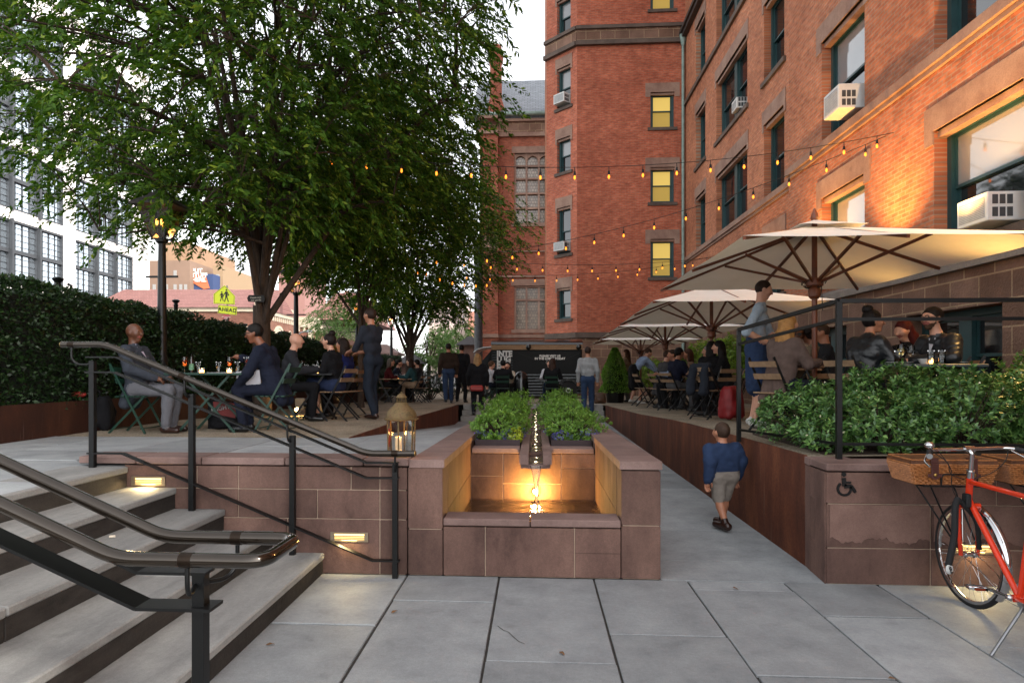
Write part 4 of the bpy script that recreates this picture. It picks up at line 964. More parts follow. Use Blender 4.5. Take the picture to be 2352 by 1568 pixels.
for fc, ln, h in ((f1, 17.3, EH), (f2, 14.5, EH), (f3, 2.1, 7.6), (f4, 27.5, 7.6)):
    m = MB(); fc.wall(m, 0, ln, -.2, h, []); m.build('wall', BRK if fc in (f1, f3) else BRK2, hall, world=True)
    m = MB(); fc.box(m, -.1, ln + .1, h - .42, h, -.18, .1); k = int(ln / .7)
    if fc is not f1:
        fc.box(m, -.1, ln + .1, h, h + .9, -.05, .1)
        for i in range(k):
            u = ln * (i + .15) / k; fc.box(m, u, u + .28, h - 1.0, h - .421, -.1, .02)
    m.build('cornice', CREAM, hall, world=True)
def tile():
    t = NT('pink_tile'); c = t.node('ShaderNodeNewGeometry'); sp = t.node('ShaderNodeSeparateXYZ'); t.l(c, 'Position', sp, 0); cb = t.node('ShaderNodeCombineXYZ'); t.l(sp, 0, cb, 0); t.l(sp, 2, cb, 1)
    b = t.node('ShaderNodeTexBrick'); b.inputs['Scale'].default_value = 1; b.inputs['Brick Width'].default_value = .32; b.inputs['Row Height'].default_value = .22; b.inputs['Mortar Size'].default_value = .03; b.offset = 0
    b.inputs['Color1'].default_value = (*C('#7d544e'), 1); b.inputs['Color2'].default_value = (*C('#8a605a'), 1); b.inputs['Mortar'].default_value = (*C('#5f3e39'), 1); t.l(cb, 0, b, 0); t.base((b, 0)); t.set(rough=.75); t.bump(b, 1, .6, -.05); MATS['tile'] = t.m; return t.m
TILE = tile()
m = MB(); rz = EYE + 183 / 1500 * 76
A = [cp(xc0 - .3, tf - .4, EH), cp(xc1 + .3, tf - .4, EH), cp(xc1 + .3, tf + 13, EH), cp(xc0 - .3, tf + 13, EH)]; B = [cp(xc0 - .3, tf + 6, rz + .1), cp(xc1 + .3, tf + 6, rz + .1), cp(xc1 + .3, tf + 6.4, rz + .1), cp(xc0 - .3, tf + 6.4, rz + .1)]
m.hexa(A, B); m.build('roof', TILE, hall, world=True)
m = MB(); m.hexa([cp(-24.5, tb + 3, 8.4), cp(-17, tb + 3, 8.4), cp(-17, 112, 8.4), cp(-24.5, 112, 8.4)], [cp(-22, tb + 5, 12.2), cp(-19, tb + 5, 12.2), cp(-19, 110, 12.2), cp(-22, 110, 12.2)]); m.build('roof', TILE, hall, world=True)
m = MB(); m.prism([(-3.2, 0), (3.2, 0), (3.2, 3.2), (0, 5.2), (-3.2, 3.2)], 0, .5, 'y'); bp = cp(-21.5, 95, 8.0); mm_ = m; 
for i, v in enumerate(mm_.v): mm_.v[i] = (v[0] + bp[0], v[1] + bp[1], v[2] + bp[2])
m.build('gable', BRK, hall, world=True)
m = MB(); gp = (bp[0], bp[1], bp[2] + 1.6)
for k in range(13):
    a, b = math.pi * k / 13, math.pi * (k + 1) / 13; m.prism([(gp[0] + 1.5 * math.cos(a), gp[2] + 1.5 * math.sin(a)), (gp[0] + 1.5 * math.cos(b), gp[2] + 1.5 * math.sin(b)), (gp[0] + 1.15 * math.cos(b), gp[2] + 1.15 * math.sin(b)), (gp[0] + 1.15 * math.cos(a), gp[2] + 1.15 * math.sin(a))], gp[1] - .12, gp[1] - .005, 'y')
m.build('arch_trim', CREAM, hall, world=True)
def arched(fc, u, z0, zs, r, parent, bars=0):
    m = MB(); n = 10; ring = [(u - r * 1.25, z0), (u - r * 1.25, zs)] + [(u - r * 1.25 * math.cos(math.pi * k / n), zs + r * 1.25 * math.sin(math.pi * k / n)) for k in range(1, n)] + [(u + r * 1.25, zs), (u + r * 1.25, z0)]
    inn = [(u - r, z0), (u - r, zs)] + [(u - r * math.cos(math.pi * k / n), zs + r * math.sin(math.pi * k / n)) for k in range(1, n)] + [(u + r, zs), (u + r, z0)]
    for (a, b, c, d) in zip(ring, ring[1:], inn[1:], inn): m.hexa([fc.P(*a, .02), fc.P(*b, .02), fc.P(*c, .02), fc.P(*d, .02)], [fc.P(*a, -.1), fc.P(*b, -.1), fc.P(*c, -.1), fc.P(*d, -.1)])
    w_ = m.build('arched_window', CREAM, parent, world=True); m = MB(); m.add([fc.P(x, z, -.03) for x, z in inn], [tuple(range(len(inn)))]); m.build('pane', PANE, w_, world=True)
for x in (455, 515, 563): 
    u = (x - 1138.3) / 1500 * tf - xc0; arched(f1, u, 2.6, 5.4, .75, hall)
for t_1, z0, zs, r in ((72.5, 3.5, 5.6, .4), (81.5, 3.5, 6.0, .4)): arched(f2, t_1 - tf, z0, zs, r, hall)
for t_1 in (94, 98.5): arched(f4, t_1 - tb, 2.0, 4.6, .4, hall)
m = MB(); uc, zc_ = 7.2, 4.9; rr_ = 1.5
for r0, r1, dd in ((1.28, 1.55, .14), (1.6, 1.95, .2)):
    for k in range(28):
        a, b = 2 * math.pi * k / 28, 2 * math.pi * (k + 1) / 28
        q4 = [(uc + r0 * math.cos(a), zc_ + r0 * math.sin(a)), (uc + r0 * math.cos(b), zc_ + r0 * math.sin(b)), (uc + r1 * math.cos(b), zc_ + r1 * math.sin(b)), (uc + r1 * math.cos(a), zc_ + r1 * math.sin(a))]
        m.hexa([f2.P(*p_, .02) for p_ in q4], [f2.P(*p_, -dd) for p_ in q4])
for k in range(12):
    a = 2 * math.pi * k / 12; A = Vector(f2.P(uc + .25 * math.cos(a), zc_ + .25 * math.sin(a), -.08)); B = Vector(f2.P(uc + 1.3 * math.cos(a), zc_ + 1.3 * math.sin(a), -.08)); m.tube([A, B], .07, 6)
w_ = m.build('rose_window', CREAM, hall, world=True); m = MB(); m.add([f2.P(uc + 1.35 * math.cos(2 * math.pi * k / 24), zc_ + 1.35 * math.sin(2 * math.pi * k / 24), -.03) for k in range(24)], [tuple(range(24))]); m.build('pane', PANE, w_, world=True)
m = MB(); f3.box(m, 1.5, 2.1, 0, 7.2, -.22, .05); f3.box(m, 1.2, 2.1, 0, 4.6, -.2, .05); f4.box(m, 0, .6, 0, 4, -.25, .05); f4.box(m, 0, 1.3, 0, 2.6, -.24, .05); m.build('quoin', CREAM, hall, world=True)
# tan warehouse, advertisement wall, yellow flats and towers further off
def block(name, label, x0, x1, yt, t, colr, dep=30, yb=850, wins=(), cat='building', slope=None):
    a, b = (x0 - PPX) / 1500 * t, (x1 - PPX) / 1500 * t; z = EYE + (850 - yt) / 1500 * t
    o = thing(name, label, cat, cp((a + b) / 2, t, 0)); m = MB(); m.hexa([cp(a, t, -.2), cp(b, t, -.2), cp(b, t + dep, -.2), cp(a, t + dep, -.2)], [cp(a, t, z), cp(b, t, z), cp(b, t + dep, z), cp(a, t + dep, z)]); m.build('wall', colr, o, world=True)
    for (wx0, wx1, wy0, wy1) in wins:
        q_ = lambda x, y, d=0: cp((x - PPX) / 1500 * t, t + d, EYE + (850 - y) / 1500 * t)
        m = MB(); m.hexa([q_(wx0, wy1, -.1), q_(wx1, wy1, -.1), q_(wx1, wy1, .1), q_(wx0, wy1, .1)], [q_(wx0, wy0, -.1), q_(wx1, wy0, -.1), q_(wx1, wy0, .1), q_(wx0, wy0, .1)]); m.build('window', mat('far_window', '#8d8a86', .3), o, world=True)
    return o
TAN = mat('tan_brick', '#7d6555', .9, var=.08, scale=.3); TAN2 = mat('ochre_brick', '#8f7259', .9, var=.08, scale=.3)
block('tan_warehouse', 'tan brick warehouse with small windows above the pink roof', 300, 436, 598, 150, TAN, wins=[(336, 343, 621, 634), (399, 406, 621, 634)] + [(x, x + 7, 653, 666) for x in (336, 351, 379, 399, 412, 423)])
block('warehouse_tower', 'narrow ochre block rising behind the tan warehouse', 378, 434, 555, 170, TAN2)
ad = block('advert_block', 'block whose side wall carries an orange and blue painted advertisement', 437, 489, 629, 152, mat('advert_blue', '#2f3e62', .8, var=.06))
tt_ = 151.8; qa = lambda x, y: cp((x - PPX) / 1500 * tt_, tt_, EYE + (850 - y) / 1500 * tt_)
m = MB(); m.add([qa(*p_) for p_ in ((440, 630), (472, 630), (482, 662), (468, 664), (440, 648))], [(0, 1, 2, 3, 4)]); m.build('painted_field', mat('advert_orange', '#b4623f', .8, var=.05), ad, world=True)
tw_ = mat('white_lettering', '#e8e4dd', .7, var=.02)
for i, wd_ in enumerate(('PUT', 'STUFF', 'HERE.')): text_mesh('lettering', wd_, 1.35, tw_, ad, Vector(qa(441, 622 + 10.5 * i)) + Vector((0, -.15, 0)), (R(90), 0, YAW), .02, .03, 'LEFT')
text_mesh('lettering', 'Manhattan', .7, tw_, ad, Vector(qa(441, 661)) + Vector((0, -.15, 0)), (R(90), 0, YAW), .02, .01, 'LEFT') if False else None
block('yellow_flats', 'yellowish block of flats with small windows beside the advertisement', 489, 512, 610, 156, mat('yellow_brick', '#8f775c', .9, var=.1), wins=[(496, 504, 630, 640), (496, 504, 648, 658)])
block('grey_tower', 'pale grey slender tower far behind the school sign', 507, 528, 590, 230, mat('pale_grey', '#aeb2b8', .8, var=.1, scale=.2), wins=[(510, 524, y, y + 3) for y in (600, 608, 616, 624, 632, 640)])
block('pink_tower', 'distant pinkish brick tower behind the big tree trunk', 640, 700, 560, 240, mat('pinkish', '#8a655d', .9, var=.08))
block('pale_block', 'distant pale block glimpsed beneath the tree crowns', 985, 1075, 690, 190, mat('pale_block', '#b9a79c', .9, var=.1), wins=[(x, x + 6, y, y + 5) for x in range(990, 1070, 12) for y in (700, 712, 724, 736)])
block('distant_red_block', 'distant red brick block between the second tree and the chapel', 1076, 1100, 715, 170, mat('far_red', '#9a6a5a', .9, var=.1))
# low roofs and gate piers near the street corner
m = MB(); p = PZ(868, 800, 2.0); 
t = thing('gate_pier', 'brown stone gate pier with a stepped cap far behind the tables', 'gate pier', (*PT(872, 850, 31)[:2], .4)); x_, y_ = t.location.x, t.location.y
m.box(x_ - .75, x_ + .75, y_, y_ + 1.4, .4, 2.3); m.build('shaft', BROWN, t, world=True); m = MB(); m.box(x_ - .9, x_ + .9, y_ - .15, y_ + 1.55, 2.3, 2.42); m.hexa([(x_ - .8, y_ - .05, 2.42), (x_ + .8, y_ - .05, 2.42), (x_ + .8, y_ + 1.45, 2.42), (x_ - .8, y_ + 1.45, 2.42)], [(x_ - .2, y_ + .5, 2.85), (x_ + .2, y_ + .5, 2.85), (x_ + .2, y_ + .9, 2.85), (x_ - .2, y_ + .9, 2.85)]); m.build('cap', BROWNCAP, t, world=True)
for i, (xa, xb, yt, lb) in enumerate(((918, 950, 812, 'low brown stone kiosk wall behind the second lamp post'), (1060, 1092, 770, 'dark pavilion roof beside the wrapped column'))):
    a, b = PT(xa, yt, 34), PT(xb, yt, 34); z = a[2]; t = thing('low_pavilion', lb, 'pavilion', (*a[:2], .4)); m = MB(); m.hexa([(a[0], a[1], .3), (b[0], a[1], .3), (b[0], a[1] + 3, .3), (a[0], a[1] + 3, .3)], [(a[0], a[1], z - .5), (b[0], a[1], z - .5), (b[0], a[1] + 3, z - .5), (a[0], a[1] + 3, z - .5)]); m.build('wall', BROWN, t, world=True)
    m = MB(); m.hexa([(a[0] - .3, a[1] - .3, z - .5), (b[0] + .3, a[1] - .3, z - .5), (b[0] + .3, a[1] + 3.3, z - .5), (a[0] - .3, a[1] + 3.3, z - .5)], [(a[0] + .3, a[1] + .8, z), (b[0] - .3, a[1] + .8, z), (b[0] - .3, a[1] + 2, z), (a[0] + .3, a[1] + 2, z)]); m.build('roof', mat('dark_roof', '#3d3a3b', .8), t, world=True)
# ------------------------------------------------------------------ street furniture
t_s = 27.0; sc = t_s / 1500
sg = thing('school_sign', 'yellow school crossing sign with two walking figures over an AHEAD plate', 'road sign', cp((520 - PPX) * sc, t_s, 0))
SP = lambda x, y, d=0: cp((x - PPX) * sc, t_s - d, EYE + (850 - y) * sc)
sb_ = sg.location
YEL = mat('fluor_yellow', '#d6e021', .5, var=.03); YEL.node_tree.nodes['Principled BSDF'].inputs['Emission Color'].default_value = (.62, .74, .02, 1); YEL.node_tree.nodes['Principled BSDF'].inputs['Emission Strength'].default_value = .0
def plate(name, pts, m_, d0, d1, parent):
    m = MB(); n = len(pts); m.add([SP(x, y, d1) for x, y in pts] + [SP(x, y, d0) for x, y in pts], [tuple(range(n)), tuple(range(n, 2 * n))[::-1]] + [(i, n + i, n + (i + 1) % n, (i + 1) % n) for i in range(n)]); return m.build(name, m_, parent, world=True)
m = MB(); m.tube([(sb_.x, sb_.y + .06, 0), (sb_.x, sb_.y + .06, SP(515, 655)[2])], .03, 8); m.build('pole', mat('galvanised', '#8b8e90', .5, metal=.6), sg, smooth=60, world=True)
pl = plate('sign_board', [(491, 675), (516, 655), (540, 680), (539.5, 699.5), (491, 697.5)], YEL, 0, .02, sg)
BLK = mat('sign_black', '#0d0d0d', .6, var=.05)
def rim(pts, w, parent, d):
    c = (sum(p_[0] for p_ in pts) / len(pts), sum(p_[1] for p_ in pts) / len(pts)); ins = lambda k: [(c[0] + (x - c[0]) * k, c[1] + (y - c[1]) * k) for x, y in pts]
    o, i = ins(.95), ins(.95 - w); n = len(pts); m = MB(); m.add([SP(*p_, d) for p_ in o + i], [(k, (k + 1) % n, n + (k + 1) % n, n + k) for k in range(n)]); m.build('border', BLK, parent, world=True)
rim([(491, 675), (516, 655), (540, 680), (539.5, 699.5), (491, 697.5)], .035, pl, .024)
def fig(c, s, parent, skirt):
    m = MB(); F = lambda pts: m.add([SP(c[0] + x * s, c[1] + y * s, .025) for x, y in pts], [tuple(range(len(pts)))])
    F([(math.cos(k * .628) * 2.1, -13 + math.sin(k * .628) * 2.2) for k in range(10)]); F([(-2.6, -10), (2.4, -10), (2.6, -2), (4 if skirt else 2.6, 3), (-4 if skirt else -2.6, 3), (-2.2, -2)])
    F([(-2.2, 3), (.2, 3), (-3.4, 14), (-5.6, 14)]); F([(.0, 3), (2.4, 3), (5.6, 13), (3.6, 14)]); F([(-2.4, -10), (-1.2, -7), (-5.4, -1.5), (-6.6, -2.6)]); F([(2.2, -10), (3.2, -8), (5.6, -3), (3.4, -3)]); F([(3.2, -3.4), (6.2, -3.4), (6.2, -.4), (3.2, -.4)])
    m.build('figure', BLK, parent, world=True)
fig((510, 681), .78, pl, True); fig((520.5, 679.5), 1.0, pl, False)
a_ = [(502, 700), (545, 704.5), (543.5, 723.5), (500.5, 719)]; pl = plate('plate', a_, YEL, 0, .02, sg); rim(a_, .06, pl, .024)
A, B = Vector(SP(502, 700)), Vector(SP(545, 704.5)); text_mesh('lettering', 'AHEAD', .215, BLK, pl, Vector(SP(522.8, 712, .026)), (R(90), math.atan2(4.5, 43), YAW), .001, .006, spacing=1.1)
a_ = [(513, 722), (527, 723), (526, 744), (512.5, 743)]; pl = plate('parking_plate', a_, mat('sign_red', '#b23a41', .5, var=.04), 0, .02, sg)
text_mesh('lettering', 'NO STANDING\nexcept\nauthorized\nvehicles', .052, tw_, pl, Vector(SP(519.6, 732, .026)), (R(90), .06, YAW), .001, .001)
t = thing('cobra_street_lamp', 'grey curved street lamp in front of the red brick church', 'street lamp', PT(676, 850, 46)[:2] + (0,))
a = [PT(676, 900, 46), PT(676, 800, 46), PT(680, 772, 46), PT(692, 763, 46), PT(704, 761, 46)]; m = MB(); m.tube(a, [.09, .08, .05, .045, .04], 8); m.build('pole', MATS['galvanised'], t, smooth=60, world=True)
c_ = PT(708, 760.5, 46); m = MB(); m.ball(c_, .3, 12, (1, .4, .32)); m.build('lamp_head', mat('lamp_grey', '#b9bbbb', .5), t, smooth=180, world=True)
# gas style lamp posts along the hedge
def lamp_post(label, x, t_, ytop, yroof, ylen=None):
    b = PT(x, 850, t_); gz = GL(b[1]); o = thing('lamp_post', label, 'street lamp', (b[0], b[1], gz), 0, 'lantern posts along the hedge')
    zr = EYE + (850 - yroof) / 1500 * t_ - gz
    m = MB(); m.lathe([(.13, 0), (.13, .25), (.1, .3), (.085, .9), (.09, .95), (.075, 1.0), (.06, zr - .9), (.055, zr - .55), (.09, zr - .52), (.09, zr - .49)], n=12); m.build('post', IRON, o, smooth=35)
    m = MB(); m.bar((-.25, 0, zr - 1.05), (.25, 0, zr - 1.05), .03, .03); m.build('ladder_bar', IRON, o)
    m = MB(); rb, rt = .13, .36
    for k in range(4):
        a = math.pi / 4 + k * math.pi / 2; m.tube([(rb * math.cos(a), rb * math.sin(a), zr - .5), (rt * math.cos(a), rt * math.sin(a), zr + .02)], .012, 6)
    m.lathe([(.12, zr - .49), (.13, zr - .47)], n=4); m.build('cage', IRON, o)
    m = MB(); m.lathe([(.46, zr), (.46, zr + .03), (.2, zr + .17), (.19, zr + .2), (.06, zr + .26), (.03, zr + .34), (.01, zr + .36)], n=4); m.build('roof', mat('lamp_roof', '#2b2320', .6, var=.3), o)
    m = MB()
    for k in range(4):
        a, b2 = math.pi / 4 + k * math.pi / 2, math.pi / 4 + (k + 1) * math.pi / 2
        m.quad((rb * math.cos(a), rb * math.sin(a), zr - .48), (rb * math.cos(b2), rb * math.sin(b2), zr - .48), (rt * math.cos(b2), rt * math.sin(b2), zr - .005), (rt * math.cos(a), rt * math.sin(a), zr - .005))
    m.build('glass', thin_glass('lamp_glass', (.95, .93, .88)), o)
    m = MB()
    for k in range(4): a = .5 + k * math.pi / 2; m.tube([(0, 0, zr - .46), (.07 * math.cos(a), .07 * math.sin(a), zr - .4), (.07 * math.cos(a), .07 * math.sin(a), zr - .28)], .007, 6)
    bn = m.build('burner', IRON, o)
    for k in range(4):
        a = .5 + k * math.pi / 2; m = MB(); m.ball((.07 * math.cos(a), .07 * math.sin(a), zr - .22), .026, 8, (.8, .8, 2.0)); m.build('flame', emit('gas_flame', (1, .36, .06), 1.5), bn, smooth=180)
    lamp('gas_light', 'POINT', (0, 0, 0), .15, AMBER, None, .08).location = (b[0], b[1], gz + zr - .2)
    return o
lamp_post('tall black lantern post behind the seated man in the grey jacket', 372, 10.0, 448, 478)
lamp_post('black lantern post with burning mantles right of the big tree trunk', 680, 17.0, 614, 630)
lamp_post('slim black lantern post beside the thin young trunk', 820, 23.0, 690, 694)
lamp_post('farthest black lantern post left of the second tree', 899, 28.5, 720, 722)
# iron fence finials showing above the hedge
for i, (x, y, t_) in enumerate(((133, 640, 9.3), (404, 690, 13.5), (562, 745, 17.5), (645, 762, 20.5), (748, 785, 25))):
    p = PT(x, y, t_); o = thing('fence_post', ['curled iron fence post above the hedge at its left end', 'iron fence post above the hedge right of the nearest lantern post', 'iron fence post above the hedge left of the big trunk', 'iron fence post above the hedge below the rose window', 'iron fence post above the hedge beyond the church corner'][i], 'fence post', (p[0], p[1], GL(p[1])), 0, 'iron posts behind the hedge')
    h = p[2] - GL(p[1]); m = MB(); m.lathe([(.04, 0), (.04, h - .12), (.05, h - .1), (.035, h - .06), (.07, h - .02), (.08, h), (.05, h + .02)], n=10); m.build('shaft', IRON, o, smooth=40)
    if i == 0:
        m = MB()
        for sgn in (-1, 1): m.tube([(sgn * .04, 0, h - .3), (sgn * .12, 0, h - .26), (sgn * .19, 0, h - .17), (sgn * .2, 0, h - .1), (sgn * .15, 0, h - .08)], .02, 8)
        m.build('scroll', IRON, o, smooth=60)
# ground floodlights under the hedge
for i, (x, y) in enumerate(((678, 948), (773, 920 + 0))):
    t_ = None; Y = 11 if i == 0 else 14
    for _ in range(8): p = PZ(x, y + 6, GL(Y)); Y = p[1]
    o = thing('ground_light', ['small warm floodlight on the gravel below the big tree', 'small warm floodlight on the gravel under the middle table'][i], 'floodlight', p, 0, 'floodlights on the gravel')
    m = MB(); m.lathe([(.05, 0), (.03, .02), (.03, .05)], n=8); m.tube([(0, 0, .08), (.05, -.06, .11)], .045, 10); m.build('housing', IRON, o, smooth=40); m = MB(); m.ball((.056, -.066, .113), .034, 8); m.build('lens', emit('flood_lens', (1, .6, .2), 22), o, smooth=180)
    lamp('flood', 'POINT', (p[0] + .12, p[1] - .16, p[2] + .16), 5, (1, .62, .22), o, .04)
# ------------------------------------------------------------------ strings of lights
CORD = mat('black_cord', '#141312', .7, var=.1); BULB = emit('bulb_glow', (1, .24, .02), .8)
def bulb_glass():
    return glass('bulb_amber', (1, .72, .4), .02, 1.2)
SOCK = None; GLOW = None
def string_light(label, pts, n_b, sag, r=.006):
    """pts: cord end points in place; bulbs at even spacing on a sagging cord"""
    global SOCK, GLOW
    A, B = Vector(pts[0]), Vector(pts[1]); o = thing('string_light', label, 'string lights', tuple(A), 0, 'string lights over the courtyard')
    f_ = lambda s: A.lerp(B, s) - Vector((0, 0, sag * 4 * s * (1 - s)))
    m = MB(); m.tube([f_(i / 40) - A for i in range(41)], r, 5); m.build('cord', CORD, o, smooth=180)
    for i in range(n_b):
        s = (i + .5) / n_b; p = f_(s) - A
        if SOCK is None:
            m = MB(); m.tube([(0, 0, 0), (0, 0, -.075)], .006, 6); m.tube([(0, 0, -.07), (0, 0, -.135)], [.017, .022], 10); SOCK = m.build('socket', CORD, o, smooth=40); SOCK.location = p
            m = MB(); m.lathe([(.011, -.132), (.014, -.143), (.019, -.165), (.019, -.178), (.014, -.193), (.004, -.202)], n=10); GLOW = m.build('bulb', BULB, SOCK, smooth=180); continue
        sk = SOCK.copy(); COL.objects.link(sk); sk.parent = o; sk.location = p; bl = GLOW.copy(); COL.objects.link(bl); bl.parent = sk
# anchors: trees on the left, hotel wall on the right
string_light('nearest string of amber bulbs from the big tree to the brick wall', [PT(720, 345, 10.6), PX(2052, 305, XA - .02)], 17, .42)
string_light('second string of amber bulbs running below the first to the wall', [PT(1090, 585, 14.5), PX(2034, 313, XA - .02)], 13, .32)
string_light('third string of amber bulbs reaching the third umbrella', [PT(905, 575, 16.5), PT(1745, 575, 19.5)], 15, .40)
string_light('lowest string of amber bulbs along the tower base', [PT(930, 610, 19.0), PT(1690, 575, 23.5)], 16, .55)
string_light('short string of amber bulbs inside the crown of the second tree', [PT(930, 590, 15), PT(1130, 640, 18)], 7, .2)
# ================================================================== parasols
def canvas():
    t = NT('canvas'); co = t.coord(); n = t.noise(co, 3, 5); r = t.ramp(n, 0, [(.3, C('#e4e1d9')), (.7, C('#efece6'))]); t.base((r, 0)); t.set(rough=.9, spec=.15)
    f = t.noise(co, 260, 2); f2 = t.noise(co, 4, 4); b = t.bump(f, 0, .15, .002); t.bump(f2, 0, .25, .04, b)
    tb = t.node('ShaderNodeBsdfTranslucent'); tb.inputs[0].default_value = (*C('#e0d6c0'), 1); mx = t.node('ShaderNodeMixShader'); mx.inputs[0].default_value = .17
    t.l(t.b, 0, mx, 1); t.l(tb, 0, mx, 2); t.l(mx, 0, t.out, 0); MATS['canvas'] = t.m; return t.m
CANVAS = canvas(); WOODU = mat('umbrella_wood', '#6e3a22', .45, var=.3, scale=9)
def umbrella(label, X, Y, gz, ze, zhub, zap, ax=1.46, ay=2.0, tilt=0.0):
    """rectangular market parasol: canopy of eight panels, ribs, struts, pole, hub, vent cap, finial"""
    o = thing('parasol', label, 'parasol', (X, Y, gz), 0, 'canvas parasols in a row along the hotel')
    ze, zhub, zap = ze - gz, zhub - gz, zap - gz; tl = lambda y: -tilt * y
    tips = [(-ax, -ay), (0, -ay), (ax, -ay), (ax, 0), (ax, ay), (0, ay), (-ax, ay), (-ax, 0)]
    def top(x, y, s): # s 0 apex .. 1 edge
        return (x * s, y * s, zap + (ze - zap) * (s ** .92) + tl(y * s))
    V, F = [], []; ns, nt = 10, 6; s0 = .13
    for k in range(8):
        a, b = tips[k], tips[(k + 1) % 8]; base = len(V)
        for i in range(ns + 1):
            s = s0 + (1 - s0) * i / ns
            for j in range(nt + 1):
                u = j / nt; p = top(a[0] + (b[0] - a[0]) * u, a[1] + (b[1] - a[1]) * u, s); sag = .05 * s * math.sin(math.pi * u) * (.35 + .65 * math.sin(math.pi * min(1, s)))
                V.append((p[0], p[1], p[2] - sag * .8))
        for i in range(ns):
            for j in range(nt): q_ = base + i * (nt + 1) + j; F.append((q_, q_ + 1, q_ + nt + 2, q_ + nt + 1))
    m = MB(); m.add(V, F); cn = m.build('canopy', CANVAS, o, smooth=25)
    V, F = [], []
    for k in range(8):
        a, b = tips[k], tips[(k + 1) % 8]; base = len(V)
        for i in range(5):
            s = .0 + .26 * i / 4
            for j in range(nt + 1):
                u = j / nt; p = top(a[0] + (b[0] - a[0]) * u, a[1] + (b[1] - a[1]) * u, s); V.append((p[0], p[1], p[2] + .055 + .015 * math.sin(math.pi * 2 * u) * s - .03 * s))
        for i in range(4):
            for j in range(nt): q_ = base + i * (nt + 1) + j; F.append((q_, q_ + 1, q_ + nt + 2, q_ + nt + 1))
    m = MB(); m.add(V, F); m.build('vent_cap', CANVAS, o, smooth=30)
    for k, (x, y) in enumerate(tips):
        A = Vector(top(x, y, .05)); B = Vector(top(x, y, .995)); A.z -= .03; B.z -= .022; m = MB(); m.bar(A, B, .028, .034); rb = m.build('rib', WOODU, o)
        M_ = Vector(top(x, y, .56 if k % 2 else .52)); M_.z -= .045; dv = Vector((x, y, 0)).normalized(); m = MB(); m.bar((dv.x * .07, dv.y * .07, zhub), M_, .026, .03); m.build('strut', WOODU, o)
    m = MB(); m.tube([(0, 0, .02), (0, 0, zap + .03)], .032, 14); m.build('pole', WOODU, o, smooth=40)
    m = MB(); m.lathe([(.045, zhub - .2), (.07, zhub - .17), (.075, zhub - .1), (.062, zhub - .07), (.1, zhub - .04), (.105, zhub + .03), (.05, zhub + .05)], n=16); m.build('hub', WOODU, o, smooth=30)
    m = MB(); m.lathe([(.03, zap + .03), (.05, zap + .07), (.035, zap + .13), (.008, zap + .19)], n=12); m.build('finial', WOODU, o, smooth=40)
    m = MB(); rr = random.Random(int(Y * 10))
    for i in range(6):
        a = rr.uniform(0, 6.28); c = Vector((.1 * math.cos(a), .1 * math.sin(a), zhub - .03)); m.tube([c + Vector((.045 * math.cos(q_ * .6 + a), .03 * math.sin(a + q_ * .2), .045 * math.sin(q_ * .6))) for q_ in range(11)], .005, 5)
    m.tube([(.06, -.05, zhub - .05), (.07, -.06, zhub - .35)], .005, 5); m.build('pull_cord', CORD, o)
    m = MB(); m.lathe([(.3, 0), (.3, .05), (.06, .07), (.05, .25)], n=20); m.build('base', IRON, o, smooth=40)
    return o
umbrella('nearest canvas parasol, lit warm from below on its wall side', 3.36, 8.1, GR(8.1), 2.83, 2.66, 3.36, tilt=.0)
umbrella('second canvas parasol from the front, behind the waiter', 3.30, 12.5, GR(12.5), 2.66, 2.40, 3.22, ax=1.44, tilt=.02)
umbrella('third canvas parasol from the front, with its cord hanging in loops', 3.32, 17.0, GR(17), 2.57, 2.32, 3.0, ax=1.44, tilt=.015)
umbrella('farthest canvas parasol, low and flat in front of the tower base', 3.35, 21.1, GR(21), 2.5, 2.2, 2.85, ax=1.45, ay=1.8)
# ================================================================== plants
def leaves(P, D, L, Wd, nrm=None, fold=.25, rg=None):
    """one folded kite per leaf. P base points, D directions (n,3), L lengths, Wd half widths"""
    rg = rg or rng; n = len(P); D = D / (np.linalg.norm(D, axis=1, keepdims=True) + 1e-9)
    if nrm is None: nrm = rg.normal(size=(n, 3)); nrm[:, 2] += 1.1
    S = np.cross(D, nrm); S /= (np.linalg.norm(S, axis=1, keepdims=True) + 1e-9); Nn = np.cross(S, D)
    L = np.asarray(L).reshape(-1, 1) * np.ones((n, 1)); Wd = np.asarray(Wd).reshape(-1, 1) * np.ones((n, 1))
    mid = P + D * L * .45
    V = np.empty((n, 4, 3)); V[:, 0] = P; V[:, 1] = mid + S * Wd + Nn * Wd * fold; V[:, 2] = P + D * L - Nn * L * .12; V[:, 3] = mid - S * Wd + Nn * Wd * fold
    return V.reshape(-1, 3), np.arange(n * 4).reshape(n, 4)
def vnoise(P, s, seed=0):
    """cheap smooth noise from a few sines"""
    r = np.random.default_rng(seed); out = np.zeros(len(P))
    for i in range(5):
        k = r.normal(size=3) * s * (1 + .5 * i); out += np.sin(P @ k + r.uniform(0, 6.28)) / (1 + .4 * i)
    return out / 2.6
BARK = stonemat('bark', '#352a23', '#4b3d33', '#241c16', scale=5, grain=30, bump=.6, rough=.9, isl=0, streak=(3, 3, .5))
ZELK = leafmat('zelkova_leaf', ['#294512', '#3e5f1c', '#335217', '#547527', '#3a5a1b', '#8aa03c'], .5, .32, .2)
HEDGE = leafmat('hedge_leaf', ['#162a10', '#1f3615', '#132410', '#2b461c'], .5, .2)
